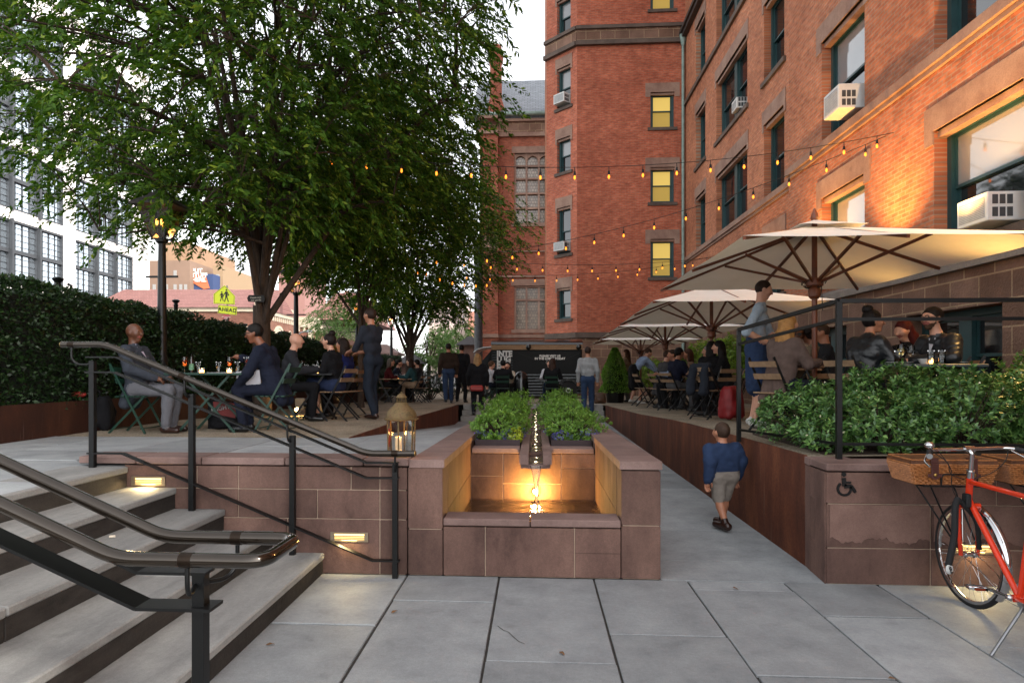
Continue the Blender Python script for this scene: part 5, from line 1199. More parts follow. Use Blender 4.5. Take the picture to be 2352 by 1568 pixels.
def tree(name, label, base, fork_z, tr, cen, rad, n_limb, n_tgt, lpt, lsize, seed, lm=None, group='trees in a row on the left terrace', lean=(0, 0), holes=.25, zmin=3.0):
    rg = np.random.default_rng(seed); rd = random.Random(seed); o = thing(name, label, 'tree', base, 0, group); B = Vector(base); cen = Vector(cen); rad = np.array(rad)
    m = MB(); fork = Vector((lean[0], lean[1], fork_z - B.z))
    m.tube([(0, 0, -.1), (lean[0] * .1, lean[1] * .1, .12), tuple(fork * .5), tuple(fork)], [tr * 1.55, tr * 1.08, tr * .95, tr * .9], 12)
    limbs = []
    for i in range(n_limb):
        az = 2 * math.pi * (i + rd.uniform(-.3, .3)) / n_limb * 1.0 + i * .9; pol = rd.uniform(.15, 1.0)
        end = (cen - B) + Vector((rad[0] * .8 * pol * math.cos(az), rad[1] * .8 * pol * math.sin(az), rad[2] * (.75 - .85 * pol ** 2 + rd.uniform(-.1, .1))))
        st = fork * rd.uniform(.72, 1.0); c1 = st + (end - st) * .30 + Vector((0, 0, .55 + .25 * (end.z - st.z) * (1 - pol)))
        pts = []
        for k in range(13):
            u = k / 12; p = st * (1 - u) ** 2 + c1 * 2 * u * (1 - u) + end * u * u; w_ = .05 * math.sin(3 * u * math.pi + i)
            pts.append(p + Vector((w_, -w_, 0)))
        r0 = tr * rd.uniform(.24, .40); m.tube(pts, [r0 * (1 - .85 * k / 12) + .006 for k in range(13)], 7); limbs.append(pts)
    LP = np.array([tuple(p) for l in limbs for p in l[3:]]); ctr = np.array(tuple(cen - B))
    T = []
    while len(T) < n_tgt:
        v = rg.normal(size=(n_tgt, 3)); v /= np.linalg.norm(v, axis=1, keepdims=True); r_ = rg.uniform(.2, 1.0, size=(n_tgt, 1)) ** .5
        P = v * r_; wob = 1 + .13 * vnoise(v, 2.2, seed + 1)[:, None]; Q = P * rad * wob; q0 = np.clip((Q[:, 2] + ctr[2] + B.z - zmin) / 3.4, 0, 1); Q[:, :2] *= (.36 + .64 * np.sqrt(q0))[:, None]; Q = ctr + Q
        keep = (vnoise(Q, .9, seed + 2) > -.62 + holes) & (Q[:, 2] > zmin - B.z + 1.1 * np.maximum(0, 1 - np.linalg.norm((Q - ctr)[:, :2] / rad[:2], axis=1) / .7))
        T.extend(Q[keep].tolist())
    T = np.array(T[:n_tgt]); ls, ld, ll = [], [], []
    def attach(q_, r0, r1, LP, n=5, draw=9.0):
        d = LP - q_; d2 = (d ** 2).sum(1) + np.where(LP[:, 2] > q_[2] + .15, 4.0, 0); s = Vector(LP[d2.argmin()]); e = Vector(q_); ln = (e - s).length
        rad_ = Vector((e.x - s.x, e.y - s.y, 0)); c = s.lerp(e, .5) + Vector((0, 0, .16 * ln)) - rad_ * .12 + Vector((rd.uniform(-.08, .08), rd.uniform(-.08, .08), 0)) * ln
        pts = [s * (1 - u) ** 2 + c * 2 * u * (1 - u) + e * u * u for u in [k / n for k in range(n + 1)]]
        if ln < draw: m.tube(pts, [r0 + (r1 - r0) * k / n for k in range(n + 1)], 5, caps=False)
        return s, e, pts
    order = rg.permutation(len(T)); k1, k2 = n_tgt // 22, n_tgt // 5
    for grp, r0, r1 in ((order[:k1], .026, .010), (order[k1:k1 + k2], .012, .005)):
        add = []
        for i in grp: add += [tuple(p) for p in attach(T[i], r0 * min(1.4, tr / .13), r1, LP)[2][2:]]
        LP = np.concatenate([LP, np.array(add)])
    for q_ in T:
        s, e, _ = attach(q_, .005, .0025, LP, 3, .9)
        out = Vector((q_[0] - ctr[0], q_[1] - ctr[1], 0)); out = out.normalized() if out.length > .1 else Vector((1, 0, 0))
        tw = (out * .7 + (e - s).normalized() * .5 + Vector((rd.uniform(-.6, .6), rd.uniform(-.6, .6), -.45))).normalized(); tl = rd.uniform(.4, .85)
        for k in range(lpt):
            u = (k + .5) / lpt; c = e + tw * tl * (u - .35) - Vector((0, 0, .17 * u * u)); side = Vector((-tw.y, tw.x, 0)) * (1 if k % 2 else -1)
            dd = (side * .75 + tw * .7 + Vector((rd.uniform(-.4, .4), rd.uniform(-.4, .4), rd.uniform(-.65, .15))))
            j = .035; ls.append((c.x + rd.uniform(-j, j), c.y + rd.uniform(-j, j), c.z + rd.uniform(-j, j))); ld.append(tuple(dd)); ll.append(lsize * rd.uniform(.6, 1.3))
    m.build('trunk', BARK, o, smooth=50)
    P, D, L = np.array(ls), np.array(ld), np.array(ll); V, F = leaves(P, D, L, L * .175, rg=rg)
    np_mesh('crown', V, F, lm or ZELK, o); return o
b1 = PT(601, 850, 11.7); tree('zelkova_tree', 'big spreading tree with a fan of limbs behind the two men at the left table', (b1[0], b1[1], GL(b1[1])), 2.75, .165, (b1[0] - .2, b1[1] - .3, 7.0), (4.75, 4.7, 4.3), 15, 4000, 36, .116, 21, holes=.06, zmin=3.35)
b3 = PT(829, 850, 15.6); tree('zelkova_tree', 'slender tree with a thin trunk between the big tree and the second one', (b3[0], b3[1], GL(b3[1])), 2.9, .075, (b3[0], b3[1], 5.8), (3.3, 3.2, 2.75), 10, 2100, 28, .115, 33, holes=.0, zmin=2.75)
b2 = PT(941, 850, 21.5); tree('zelkova_tree', 'second spreading tree whose crown touches the brick chapel in the view', (b2[0], b2[1], GL(b2[1])), 2.35, .15, (b2[0] + .15, b2[1] - .6, 5.5), (3.75, 3.5, 3.3), 13, 2200, 26, .12, 45, holes=.02, zmin=2.6)
FARL = leafmat('far_leaf', ['#41602c', '#57773a', '#6d8a4a', '#4d6c36'], .5, .4)
for i, (x, yc, t_, r_, lb) in enumerate(((1052, 790, 40, 1.6, 'light green street tree left of the wrapped column'), (770, 745, 44, 1.7, 'pale street tree in front of the church corner'), (985, 800, 37, 1.4, 'dim green street tree behind the second trunk'))):
    p = PT(x, yc, t_); tree('street_tree', lb, (p[0], p[1], .45), max(1.4, p[2] - r_ * .8), .12, p, (r_ * 1.25, r_ * 1.2, r_), 7, 330, 16, .16, 60 + i, FARL, 'street trees beyond the terrace', holes=.1, zmin=1.2)
# ------------------------------------------------------------------ clipped hedge
def hedge(label, y0, y1, xc, hw, ztop, n, seed, lm, lsz, round_=.0):
    rg = np.random.default_rng(seed); yc = (y0 + y1) / 2; o = thing('clipped_hedge', label, 'hedge', (xc, yc, GL(yc)), 0, 'hedges behind the left terrace')
    m = MB(); nn = 8
    for i in range(nn):
        a, b = y0 + (y1 - y0) * i / nn + .06, y0 + (y1 - y0) * (i + 1) / nn - .0 - (.06 if i == nn - 1 else 0); 
        if i: a -= .06
        m.hexa([(xc - hw + .14, a, GL(a) + .1), (xc + hw - .14, a, GL(a) + .1), (xc + hw - .14, b, GL(b) + .1), (xc - hw + .14, b, GL(b) + .1)], [(xc - hw + .18, a, ztop(a) - .16), (xc + hw - .18, a, ztop(a) - .16), (xc + hw - .18, b, ztop(b) - .16), (xc - hw + .18, b, ztop(b) - .16)])
    m.build('dark_core', mat('hedge_core', '#0c120a', .95, var=.4, scale=10), o, world=True)  # solid near-black block filling the hedge behind its leaves
    Y = rg.uniform(y0, y1, n); w_ = rg.random(n); zt = np.array([ztop(y) for y in Y]); zb = np.array([GL(y) + .32 for y in Y]); side = w_ < .58; top = ~side
    X = np.where(side, xc + hw - np.abs(rg.normal(0, .05, n)), xc + rg.uniform(-hw, hw, n)); Z = np.where(side, zb + (zt - zb) * rg.random(n) ** .9, zt - np.abs(rg.normal(0, .05, n)))
    far = rg.random(n) < .12; X = np.where(side & far, 2 * xc - X, X)
    P = np.stack([X, Y, Z], 1); bp = .07 * vnoise(P, 3.2, seed) + .05 * vnoise(P, 8, seed + 5); nx = np.where(side, np.where(X > xc, 1.0, -1.0), 0.0)
    P[:, 0] += bp * nx; P[:, 2] += np.where(top, bp * 1.3, 0)
    D = rg.normal(size=(n, 3)) * .7; D[:, 0] += nx * .8; D[:, 2] += np.where(top, .9, .25); P -= np.array(tuple(o.location)); L = lsz * rg.uniform(.7, 1.3, n)
    V, F = leaves(P, D, L, L * .3, rg=rg); np_mesh('foliage', V, F, lm, o); return o
hedge('long dark clipped hedge along the left side behind the lantern post', 5.6, 18.0, -6.3, .62, lambda y: 2.62 - .030 * (y - 7), 62000, 5, HEDGE, .05)
RUST = leafmat('rust_leaf', ['#6d5a22', '#8a6224', '#4b5a24', '#a06a2a', '#3a4c20'], .5, .3)
hedge('hedge section turning orange below the church corner', 18.05, 20.6, -6.2, .6, lambda y: 2.27, 9000, 6, RUST, .055)
hedge('far green hedge section beyond the orange part', 20.65, 27, -6.2, .6, lambda y: 2.16, 15000, 7, HEDGE, .055)
# ------------------------------------------------------------------ shrubs made of leaf rosettes
def shrub(name, label, c, r, n_tip, n_leaf, lsz, wid, lm, seed, group=None, cat='shrub', up=.6, flowers=None, stem=True, zmin=-.5, base_z=None, bump=.12):
    rg = np.random.default_rng(seed); gz = base_z if base_z is not None else c[2] - r[2]; o = thing(name, label, cat, (c[0], c[1], gz), 0, group)
    ct = np.array([0, 0, c[2] - gz]); rr_ = np.array(r); v = rg.normal(size=(n_tip * 3, 3)); v /= np.linalg.norm(v, axis=1, keepdims=True); v = v[v[:, 2] > zmin][:n_tip]; n = len(v)
    s = rg.uniform(.55, 1.0, (n, 1)) ** .4; P = ct + v * rr_ * s * (1 + bump * vnoise(v, 3, seed)[:, None] + .08 * rg.normal(size=(n, 1)))
    if stem:
        m = MB()
        for i in range(0, n, max(1, n // 46)):
            e = Vector(P[i]); m.tube([(e.x * .12, e.y * .12, 0), (e.x * .45, e.y * .45, e.z * .5), tuple(e)], [.009, .006, .003], 4, caps=False)
        m.build('stems', BARK, o)
    ax = v * .7 + np.array([0, 0, up]); ax /= np.linalg.norm(ax, axis=1, keepdims=True); k = n_leaf
    A = np.repeat(ax, k, 0); B = np.repeat(P, k, 0); h = rg.normal(size=(n * k, 3)); perp = h - A * (h * A).sum(1, keepdims=True); perp /= np.linalg.norm(perp, axis=1, keepdims=True) + 1e-9
    lev = np.tile(np.linspace(-1, .25, k), n)[:, None]; B = B + A * lev * lsz * 1.1; D = perp + A * (.35 + .5 * (lev + 1) * .6); L = lsz * rg.uniform(.7, 1.2, n * k)
    V, F = leaves(B, D, L, L * wid, nrm=A + .3 * rg.normal(size=A.shape), rg=rg); np_mesh('foliage', V, F, lm, o)
    if flowers:
        fm, fn, fs = flowers; idx = rg.integers(0, n, fn); FP = P[idx] + ax[idx] * lsz * .5 + rg.normal(0, lsz * .5, (fn, 3)); kk = 5
        FB = np.repeat(FP, kk, 0); FD = rg.normal(size=(fn * kk, 3)); V, F = leaves(FB, FD, np.full(fn * kk, fs), np.full(fn * kk, fs * .35), rg=rg); np_mesh('blossoms', V, F, fm, o)
    return o
PITT = leafmat('pittosporum_leaf', ['#365a2c', '#4a7138', '#406632', '#668c46', '#7da053'], .35, .22, .6)
CREAMF = mat('cream_blossom', '#d9d3b4', .6, var=.1)
sp = [(2.62, 6.35, .55, .42, .30), (2.98, 5.9, .6, .42, .27), (3.3, 6.3, .62, .40, .40), (3.72, 5.95, .62, .45, .37), (4.1, 6.25, .66, .42, .37), (4.6, 6.0, .62, .48, .44), (5.0, 6.3, .7, .45, .54), (5.5, 6.1, .7, .5, .60), (2.46, 5.8, .26, .28, .16)]
lbs = ['low glossy shrub at the left tip of the bed, beside the railing corner', 'glossy shrub directly behind the right railing post', 'taller glossy shrub behind the railing post, in front of the blond woman', 'glossy shrub in front of the table with wine', 'glossy shrub reaching up to the table edge with wine', 'glossy shrub below the man with glasses', 'tall glossy shrub right of the man with glasses', 'glossy shrub at the right end of the bed above the bicycle basket', 'small low shrub tuft hanging over the rusty steel wall']
for i, (x, y, rx, ry, rz) in enumerate(sp):
    shrub('evergreen_shrub', lbs[i], (x, y, .9 + rz * .9), (rx, ry, rz), [430, 500, 560, 520, 560, 600, 620, 600, 130][i], 11, .05, .2, PITT, 100 + i, 'glossy shrubs in the raised bed', flowers=(CREAMF, [30, 40, 60, 60, 60, 80, 70, 70, 6][i], .012), base_z=.88, zmin=-.75)
BOX = leafmat('boxwood_leaf', ['#4d7428', '#648f33', '#7ea643', '#567c2d', '#9bba55'], .38, .3, .5)
LAV = leafmat('lavender_leaf', ['#5d7a3a', '#748f4c', '#86a05a'], .6, .3)
PURP = leafmat('purple_petal', ['#5b4fb0', '#7468c8', '#8d86d8', '#4c3f9a'], .6, .3); LIME = leafmat('lime_leaf', ['#a9b833', '#c3cc4a', '#8ea62e'], .5, .35)
for sx, sd in ((-1, 'left'), (1, 'right')):
    cx = -.43 if sx < 0 else .42
    for i, (y, r_, h, dx) in enumerate(((8.1, .35, .19, .02), (9.2, .36, .24, .0), (10.5, .34, .20, .03), (11.9, .35, .25, .02))):
        shrub('boxwood', '%s boxwood in the %s trough of the water channel' % (['front round', 'second', 'third', 'rearmost'][i], sd), (cx + dx * sx, y, .80 + h * .72), (r_, .52, h), 520, 12, .027, .28, BOX, 200 + i + 10 * (sx > 0), 'boxwoods along the channel', base_z=.77, bump=.42)
    o = shrub('lavender', 'feathery pale green lavender beside the channel in the %s trough' % sd, (cx - .17 * sx, 9.9, .93), (.12, .8, .18), 420, 7, .05, .06, LAV, 230 + (sx > 0), 'lavender along the channel', 'plant', up=2.2, base_z=.77)
    for j, (x, y, r_) in enumerate(((cx + .2 * sx, 7.72, .13), (cx - .1 * sx, 7.68, .13), (cx - .2 * sx, 8.35, .11))):
        shrub('lobelia', 'purple lobelia %s of the %s trough' % (['spilling over the outer front corner', 'in the front middle', 'by the channel side'][j], sd), (x, y, .80), (r_, .12, .09), 90, 5, .018, .25, LAV, 240 + j + 5 * (sx > 0), 'purple lobelia clumps', 'flower', flowers=(PURP, 110, .013), base_z=.765, stem=False)
    shrub('heuchera', 'lime yellow foliage plant at the channel edge of the %s trough' % sd, (cx - .2 * sx, 7.72 if sx < 0 else 8.7, .82), (.08, .13, .1), 60, 6, .035, .4, LIME, 260 + (sx > 0), 'lime yellow plants', 'plant', base_z=.765)
    shrub('fern_clump', 'light green divided leaves at the front of the %s trough' % sd, (cx + .07 * sx, 7.66, .79), (.16, .1, .06), 70, 7, .045, .14, BOX, 265 + (sx > 0), 'light green clumps', 'plant', base_z=.765, stem=False)
# clipped cone, climber and small hedges at the far end
def cone_bush(label, p, r, h, seed):
    rg = np.random.default_rng(seed); o = thing('cone_topiary', label, 'topiary', p); n = 9000; u = rg.random(n); a = rg.uniform(0, 6.28, n); q_ = (r * (1 - u ** 1.7) * (.86 + .14 * rg.random(n)) + .05) * (1 + .14 * np.sin(3 * a + 7 * u) + .1 * np.sin(11 * u + a))
    P = np.stack([q_ * np.cos(a), q_ * np.sin(a), .35 + u * (h - .35)], 1); D = np.stack([np.cos(a), np.sin(a), np.full(n, .3)], 1) + .6 * rg.normal(size=(n, 3)); V, F = leaves(P, D, np.full(n, .05), np.full(n, .016), rg=rg); np_mesh('foliage', V, F, BOX, o)
    m = MB(); m.lathe([(r * .9, .4), (.02, h * .93)], n=12); m.build('dark_core', MATS['hedge_core'], o); m = MB(); m.lathe([(.26, 0), (.3, .4), (.26, .4)], n=16); m.build('pot', IRON, o); return o  # a solid near-black cone fills the bush behind its leaves
cone_bush('clipped cone shaped box tree in a dark pot before the tower base', (*PT(1413, 850, 20.6)[:2], .55), .42, 1.75, 71)
WALLP = leafmat('climber_leaf', ['#4e6d24', '#6c8a2f', '#8aa03e', '#3c5a20'], .45, .4)
for i, (x, y, rx, rz, zc_, lb) in enumerate(((5.5, 18.5, .8, .75, 1.75, 'leafy shrub by the wall behind the second parasol, lit yellow'), (5.55, 21.5, .9, .8, 1.7, 'leafy shrub by the wall between the far parasols'), (5.7, 15.2, .45, .5, 1.5, 'narrow leafy shrub against the stone base behind the seated guests'), (4.5, 25.3, .9, .7, 1.3, 'leafy shrub in the corner of tower and side wall'))):
    shrub('wall_shrub', lb, (x, y, zc_), (rx, rx, rz), 420, 10, .11, .25, WALLP, 300 + i, 'shrubs along the hotel wall', base_z=GR(y))
for i, (x, t_, r_, h, lb) in enumerate(((885, 22, .7, .55, 'small round bush behind the couple at the far left table'), (985, 23.5, .75, .55, 'small round bush right of the second tree trunk'), (1032, 24.5, .8, .6, 'dark bush beside the walking man in jeans'))):
    p = PT(x, 850, t_); shrub('round_bush', lb, (p[0], p[1], GL(p[1]) + h * .9), (r_, r_ * .8, h), 500, 9, .05, .3, HEDGE, 320 + i, 'bushes behind the far left tables')
p = PT(590, 686, 11.42); t = thing('garden_sign', 'small black wooden sign tied across the big tree trunk', 'sign', p); m = MB(); m.prism([(-.15, -.05), (.13, -.065), (.15, .0), (.12, .06), (-.14, .065), (-.17, .01)], -.012, .012, 'y'); m.build('board', mat('sign_board_black', '#100e0d', .7), t)
for i, w_ in enumerate(('Please enjoy', 'our garden')): text_mesh('lettering', w_, .045, mat('sign_cream', '#a89f92', .7), t, Vector(p) + Vector((0, -.016, .02 - .045 * i)), (R(90), -.05, YAW), .001, .0005)
# ================================================================== figures: one continuous skin grown from a field of tapered limbs
def rcone(P, a, b, ra, rb):
    a, b = np.array(a, float), np.array(b, float); ab = b - a; L2 = (ab ** 2).sum() + 1e-9
    t = np.clip(((P - a) @ ab) / L2, 0, 1); return np.linalg.norm(P - a - t[..., None] * ab, axis=-1) - (ra + (rb - ra) * t)
def ellip(P, c, r):
    q_ = (P - np.array(c, float)) / np.array(r, float); k = np.linalg.norm(q_, axis=-1); return (k - 1) * min(r)
class Field:
    def __init__(s): s.p = []
    def cone(s, a, b, ra, rb, lab, k=.03): s.p.append(('c', tuple(a), tuple(b), ra, rb, lab, k)); return s
    def ell(s, c, r, lab, k=.02): s.p.append(('e', tuple(c), tuple(r), 0, 0, lab, k)); return s
    def cut(s, n, d): s.p.append(('x', tuple(n), d, 0, 0, None, 0)); return s
    def d(s, p, P):
        return rcone(P, *p[1:5]) if p[0] == 'c' else ellip(P, p[1], p[2])
    def mesh(s, h, jitter=None):
        lo = np.full(3, 9e9); hi = -lo
        for p in s.p:
            if p[0] == 'c': q_ = np.array([p[1], p[2]]); r_ = max(p[3], p[4]); lo = np.minimum(lo, q_.min(0) - r_); hi = np.maximum(hi, q_.max(0) + r_)
            elif p[0] == 'e': lo = np.minimum(lo, np.array(p[1]) - p[2]); hi = np.maximum(hi, np.array(p[1]) + p[2])
        lo -= 2.5 * h; hi += 2.5 * h; n = np.ceil((hi - lo) / h).astype(int) + 1
        ax = [lo[i] + h * np.arange(n[i]) for i in range(3)]; D = np.full(tuple(n), 9.0, np.float32)
        for p in s.p:
            if p[0] == 'x': continue
            if p[0] == 'c': q_ = np.array([p[1], p[2]]); r_ = max(p[3], p[4]); a, b = q_.min(0) - r_, q_.max(0) + r_
            else: a, b = np.array(p[1]) - p[2], np.array(p[1]) + p[2]
            m_ = p[6] + 3 * h; i0 = np.maximum(((a - m_ - lo) / h).astype(int), 0); i1 = np.minimum(((b + m_ - lo) / h).astype(int) + 2, n)
            sl_ = tuple(slice(i0[i], i1[i]) for i in range(3)); G = np.stack(np.meshgrid(*[ax[i][sl_[i]] for i in range(3)], indexing='ij'), -1)
            d = s.d(p, G); o = D[sl_]; k = max(p[6], 1e-4); hh = np.maximum(k - np.abs(o - d), 0) / k; D[sl_] = np.minimum(o, d) - hh * hh * k * .25
        for p in s.p:
            if p[0] == 'x':
                G = np.stack(np.meshgrid(*ax, indexing='ij'), -1); q_ = np.array(p[1]); D = np.maximum(D, G @ q_ - p[2])
        return surfnet(D, lo, h)
def surfnet(D, lo, h):
    S = D < 0; nx, ny, nz = D.shape
    c = S[:-1, :-1, :-1].astype(np.int8)
    for dx in (0, 1):
        for dy in (0, 1):
            for dz in (0, 1):
                if dx + dy + dz: c = c + S[dx:nx - 1 + dx, dy:ny - 1 + dy, dz:nz - 1 + dz]
    act = (c > 0) & (c < 8); idx = -np.ones(act.shape, np.int64); cells = np.argwhere(act); idx[act] = np.arange(len(cells))
    acc = np.zeros((len(cells), 3)); cnt = np.zeros(len(cells)); ci, cj, ck = cells.T
    for a in range(3):
        e = np.eye(3, dtype=int)[a]
        for o in [(p, q_) for p in (0, 1) for q_ in (0, 1)]:
            off = np.zeros(3, int); oth = [i for i in range(3) if i != a]; off[oth[0]], off[oth[1]] = o
            d0 = D[ci + off[0], cj + off[1], ck + off[2]]; d1 = D[ci + off[0] + e[0], cj + off[1] + e[1], ck + off[2] + e[2]]
            x = (d0 < 0) != (d1 < 0); t = np.where(x, d0 / np.where(np.abs(d0 - d1) < 1e-9, 1, d0 - d1), 0)
            pos = np.tile(off.astype(float), (len(cells), 1)); pos[:, a] += t; acc += np.where(x[:, None], pos, 0); cnt += x
    V = lo + h * (cells + acc / np.maximum(cnt, 1)[:, None]); F = []
    for a in range(3):
        b, c2 = [(1, 2), (2, 0), (0, 1)][a]; sl0 = [slice(None)] * 3; sl1 = [slice(None)] * 3; sl0[a] = slice(0, -1); sl1[a] = slice(1, None)
        s0, s1 = S[tuple(sl0)], S[tuple(sl1)]
        for flip, msk in ((False, s0 & ~s1), (True, ~s0 & s1)):
            E = np.argwhere(msk); E = E[(E[:, b] > 0) & (E[:, c2] > 0)]
            if not len(E): continue
            eb, ec = np.eye(3, dtype=int)[b], np.eye(3, dtype=int)[c2]
            g = lambda o: idx[tuple((E - o).T)] if True else None
            try: q_ = np.stack([g(eb + ec), g(ec), g(0 * eb), g(eb)], 1)
            except IndexError: continue
            q_ = q_[(q_ >= 0).all(1)]; F.append(q_[:, ::-1] if flip else q_)
    return V, np.concatenate(F) if F else np.zeros((0, 4), int)
def cloth(key, c, rough=.9, var=.12, sheen=.0): return mat(key, c, rough, var=var, scale=14, bump=.3, bscale=26, bdist=.02, spec=.2)
SKIN = {'light': mat('skin_light', '#c08e76', .5, var=.06, scale=20), 'tan': mat('skin_tan', '#a56f54', .5, var=.06, scale=20), 'dark': mat('skin_dark', '#5f3b29', .45, var=.08, scale=20), 'brown': mat('skin_brown', '#7a4b35', .45, var=.08, scale=20)}
EYEM, LIPM = mat('eye', '#1a1512', .2, var=.02), mat('lip', '#8e4f47', .5, var=.05)
PEOPLE = []
def V3(*a): return np.array(a, float)
def person(label, loc, head_dir, hip, top, head, arms, legs, shirt, trousers, shoes, skin='light', hair=None, hairc='#1b1512', h=.02, sleeve='long', bottom='trousers', head_yaw=0, head_pitch=0, female=False, s=1.0, beard=None, jacket=False, tail=None, glasses=None, sneck=None, group=None, collar=None, fold=.006, drink=None, extra=None, twist=0):
    """hip/top/head: pelvis, base of neck, head centre; arms: [(elbow, wrist)]*2 right,left; legs: [(knee, ankle)]*2; local frame faces +Y"""
    o = thing('person', label, 'person', loc, head_dir, group); hip, top, head = V3(*hip), V3(*top), V3(*head); sk = SKIN[skin]
    sp_ = top - hip; up = sp_ / np.linalg.norm(sp_); ct_, st_ = math.cos(twist), math.sin(twist); rt = V3(ct_, st_, 0); rt -= up * (rt @ up); rt /= np.linalg.norm(rt); fw = np.cross(up, rt)
    f = Field(); fm = .9 if female else 1.0; B, T, K = 'bottom', 'top', 'skin'; px = .012 if jacket else .004; rh = V3(1, 0, 0)
    f.cone(hip - rh * .085, hip + rh * .085, .105 * s, .105 * s, B if bottom != 'dress' else T, .05)
    w_ = hip + sp_ * .36; f.cone(w_ - rt * .075 * fm, w_ + rt * .075 * fm, .098 * s + px, .098 * s + px, T, .07)
    c_ = hip + sp_ * .70; f.cone(c_ - rt * .095 * fm, c_ + rt * .095 * fm, .108 * s + px, .108 * s + px, T, .07)
    sh = hip + sp_ * .93; sw = (.165 if female else .185) * s; f.cone(sh - rt * (sw - .02), sh + rt * (sw - .02), (.062 + px) * s, (.062 + px) * s, T, .06 * s)
    if female: f.ell(c_ + rt * .07 + fw * .075, (.06, .06, .06), T, .05); f.ell(c_ - rt * .07 + fw * .075, (.06, .06, .06), T, .05)
    tp = hip + sp_ * .96; f.cone(tp + up * .0, tp + up * .045 * s + fw * .005, .085 * s, .06 * s, T, .05 * s)
    # neck and head
    hm = Matrix.Rotation(head_yaw, 3, 'Z') @ Matrix.Rotation(head_pitch, 3, 'X'); hm = np.array(hm); Hh = lambda x, y, z: head + hm @ V3(x, y, z) * s
    nb = hip + sp_ * 1.0; f.cone(nb, Hh(0, -.02, -.06), .056 * s * fm, .052 * s * fm, K, .03)
    f.ell(Hh(0, -.012, .022), (.077 * s, .097 * s, .095 * s), K, .02); f.cone(Hh(0, .03, -.03), Hh(0, .05, -.085), .062 * s, .036 * s, K if not beard else 'beard', .03); f.cone(Hh(-.03, .05, -.01), Hh(.03, .05, -.01), .042, .042, K, .03)
    f.cone(Hh(0, .088, .022), Hh(0, .112, -.022), .009, .015, K, .014); f.cone(Hh(-.035, .076, .036), Hh(.035, .076, .036), .012, .012, K, .012)
    for e in (-1, 1): f.ell(Hh(e * .079, -.008, -.005), (.012, .02, .03), K, .008)
    f.cone(Hh(-.02, .084, -.05), Hh(.02, .084, -.05), .010, .010, 'lip', .006)
    hands = []
    for i, e in enumerate((1, -1)):
        S0 = sh + rt * e * sw; el, wr = V3(*arms[i][0]), V3(*arms[i][1]); r0 = (.05 if female else .056) * s; q_ = .012 if sleeve == 'long' else .006
        f.cone(S0, el, r0 + q_ + px, r0 * .80 + q_ + px, T if sleeve != 'none' else K, .04); q2 = q_ + px if sleeve == 'long' else 0
        f.cone(el, wr, r0 * .8 + q2, r0 * .55 + q2 * 1.0, T if sleeve == 'long' else K, .02)
        fd = wr - el; fd /= np.linalg.norm(fd); hand = wr + fd * .075 * s; f.cone(wr, hand, .026 * s, .034 * s, K, .02); hands.append((hand, fd, e))
    ank = []
    for i, e in enumerate((1, -1)):
        hj = hip + rh * e * .088 * s - V3(0, 0, .02); kn, an = V3(*legs[i][0]), V3(*legs[i][1]); bare = bottom in ('skirt', 'shorts'); q_ = .014 if bottom == 'trousers' else 0
        f.cone(hj, kn, .088 * s, .06 * s + q_, B, .04)
        if bare: f.cone(kn + (an - kn) * .0, kn + (an - kn) * .38, .05 * s, .054 * s, K, .02); f.cone(kn + (an - kn) * .38, an, .054 * s, .034 * s, K, .02)
        else: f.cone(kn, an + V3(0, 0, .03), .06 * s + q_, .044 * s + q_ * 1.2, B, .03)
        sd = V3(an[0] - hj[0], an[1] - hj[1], 0); fwd = V3(.12 * e, 1, 0); fwd /= np.linalg.norm(fwd); tz = .03 if an[2] < .13 else an[2] - .06
        f.cone(an - fwd * .04 + V3(0, 0, -.045), an + fwd * .155 * s + V3(0, 0, -.055), .042, .034, 'shoe', .02); f.cone(an, an + V3(0, 0, -.04), .036, .042, 'shoe' if bare else 'sock', .015)
    if bottom == 'skirt' or bottom == 'shorts' or tail:
        hz_ = tail if tail else (.5 if s > .9 else .31); lab = T if tail else B
        for e in (-1, 1):
            kn = V3(*legs[0 if e > 0 else 1][0]); h0 = hip + rh * e * .06
            if abs(kn[2] - hip[2]) < .2 and not tail: f.cone(h0, h0 + (kn - h0) * .9, .105, .088, lab, .06)
            elif s < .9: f.cone(hip + rh * e * .055, kn + V3(0, 0, .02), .078, .066, lab, .03)
            else: f.cone(h0 + V3(0, 0, .12 * s), V3(h0[0] + e * .04 * s, h0[1] - (.13 if tail and hip[2] < .7 else .06 if tail else 0), max(hz_, .02)), (.10 + px) * s, (.125 if bottom == 'skirt' else .075 if tail else .105) * s, lab, .06 * s)
    if extra: extra(f, dict(hip=hip, top=top, head=head, Hh=Hh, T=T, B=B, K=K, rt=rt, fw=fw, up=up))
    if s < .9: f.p = [p[:6] + (p[6] * .5,) for p in f.p]
    V, F = f.mesh(h); labs = [K, T, B, 'shoe', 'sock', 'lip', 'beard']; fc_ = V[F].mean(1)
    best = np.full(len(fc_), 9.0); li = np.zeros(len(fc_), int)
    for p in f.p:
        if p[5] is None: continue
        d = f.d(p, fc_) + (-.004 if p[5] in (T, B) else .0) + (-.006 if p[5] in ('lip',) else 0); b = d < best; best[b] = d[b]; li[b] = labs.index(p[5])
    # small cloth folds
    vl = np.zeros(len(V), bool); vl[F[np.isin(li, [1, 2])].ravel()] = True; nz_ = vnoise(V, 17, int(abs(loc[0] * 100)) % 97) * fold + vnoise(V, 42, 3) * fold * .45
    nrm = np.zeros_like(V); fnv = np.cross(V[F[:, 2]] - V[F[:, 0]], V[F[:, 3]] - V[F[:, 1]]); 
    for k in range(4): np.add.at(nrm, F[:, k], fnv)
    nrm /= np.linalg.norm(nrm, axis=1, keepdims=True) + 1e-9; V = V + nrm * (nz_ * vl)[:, None]
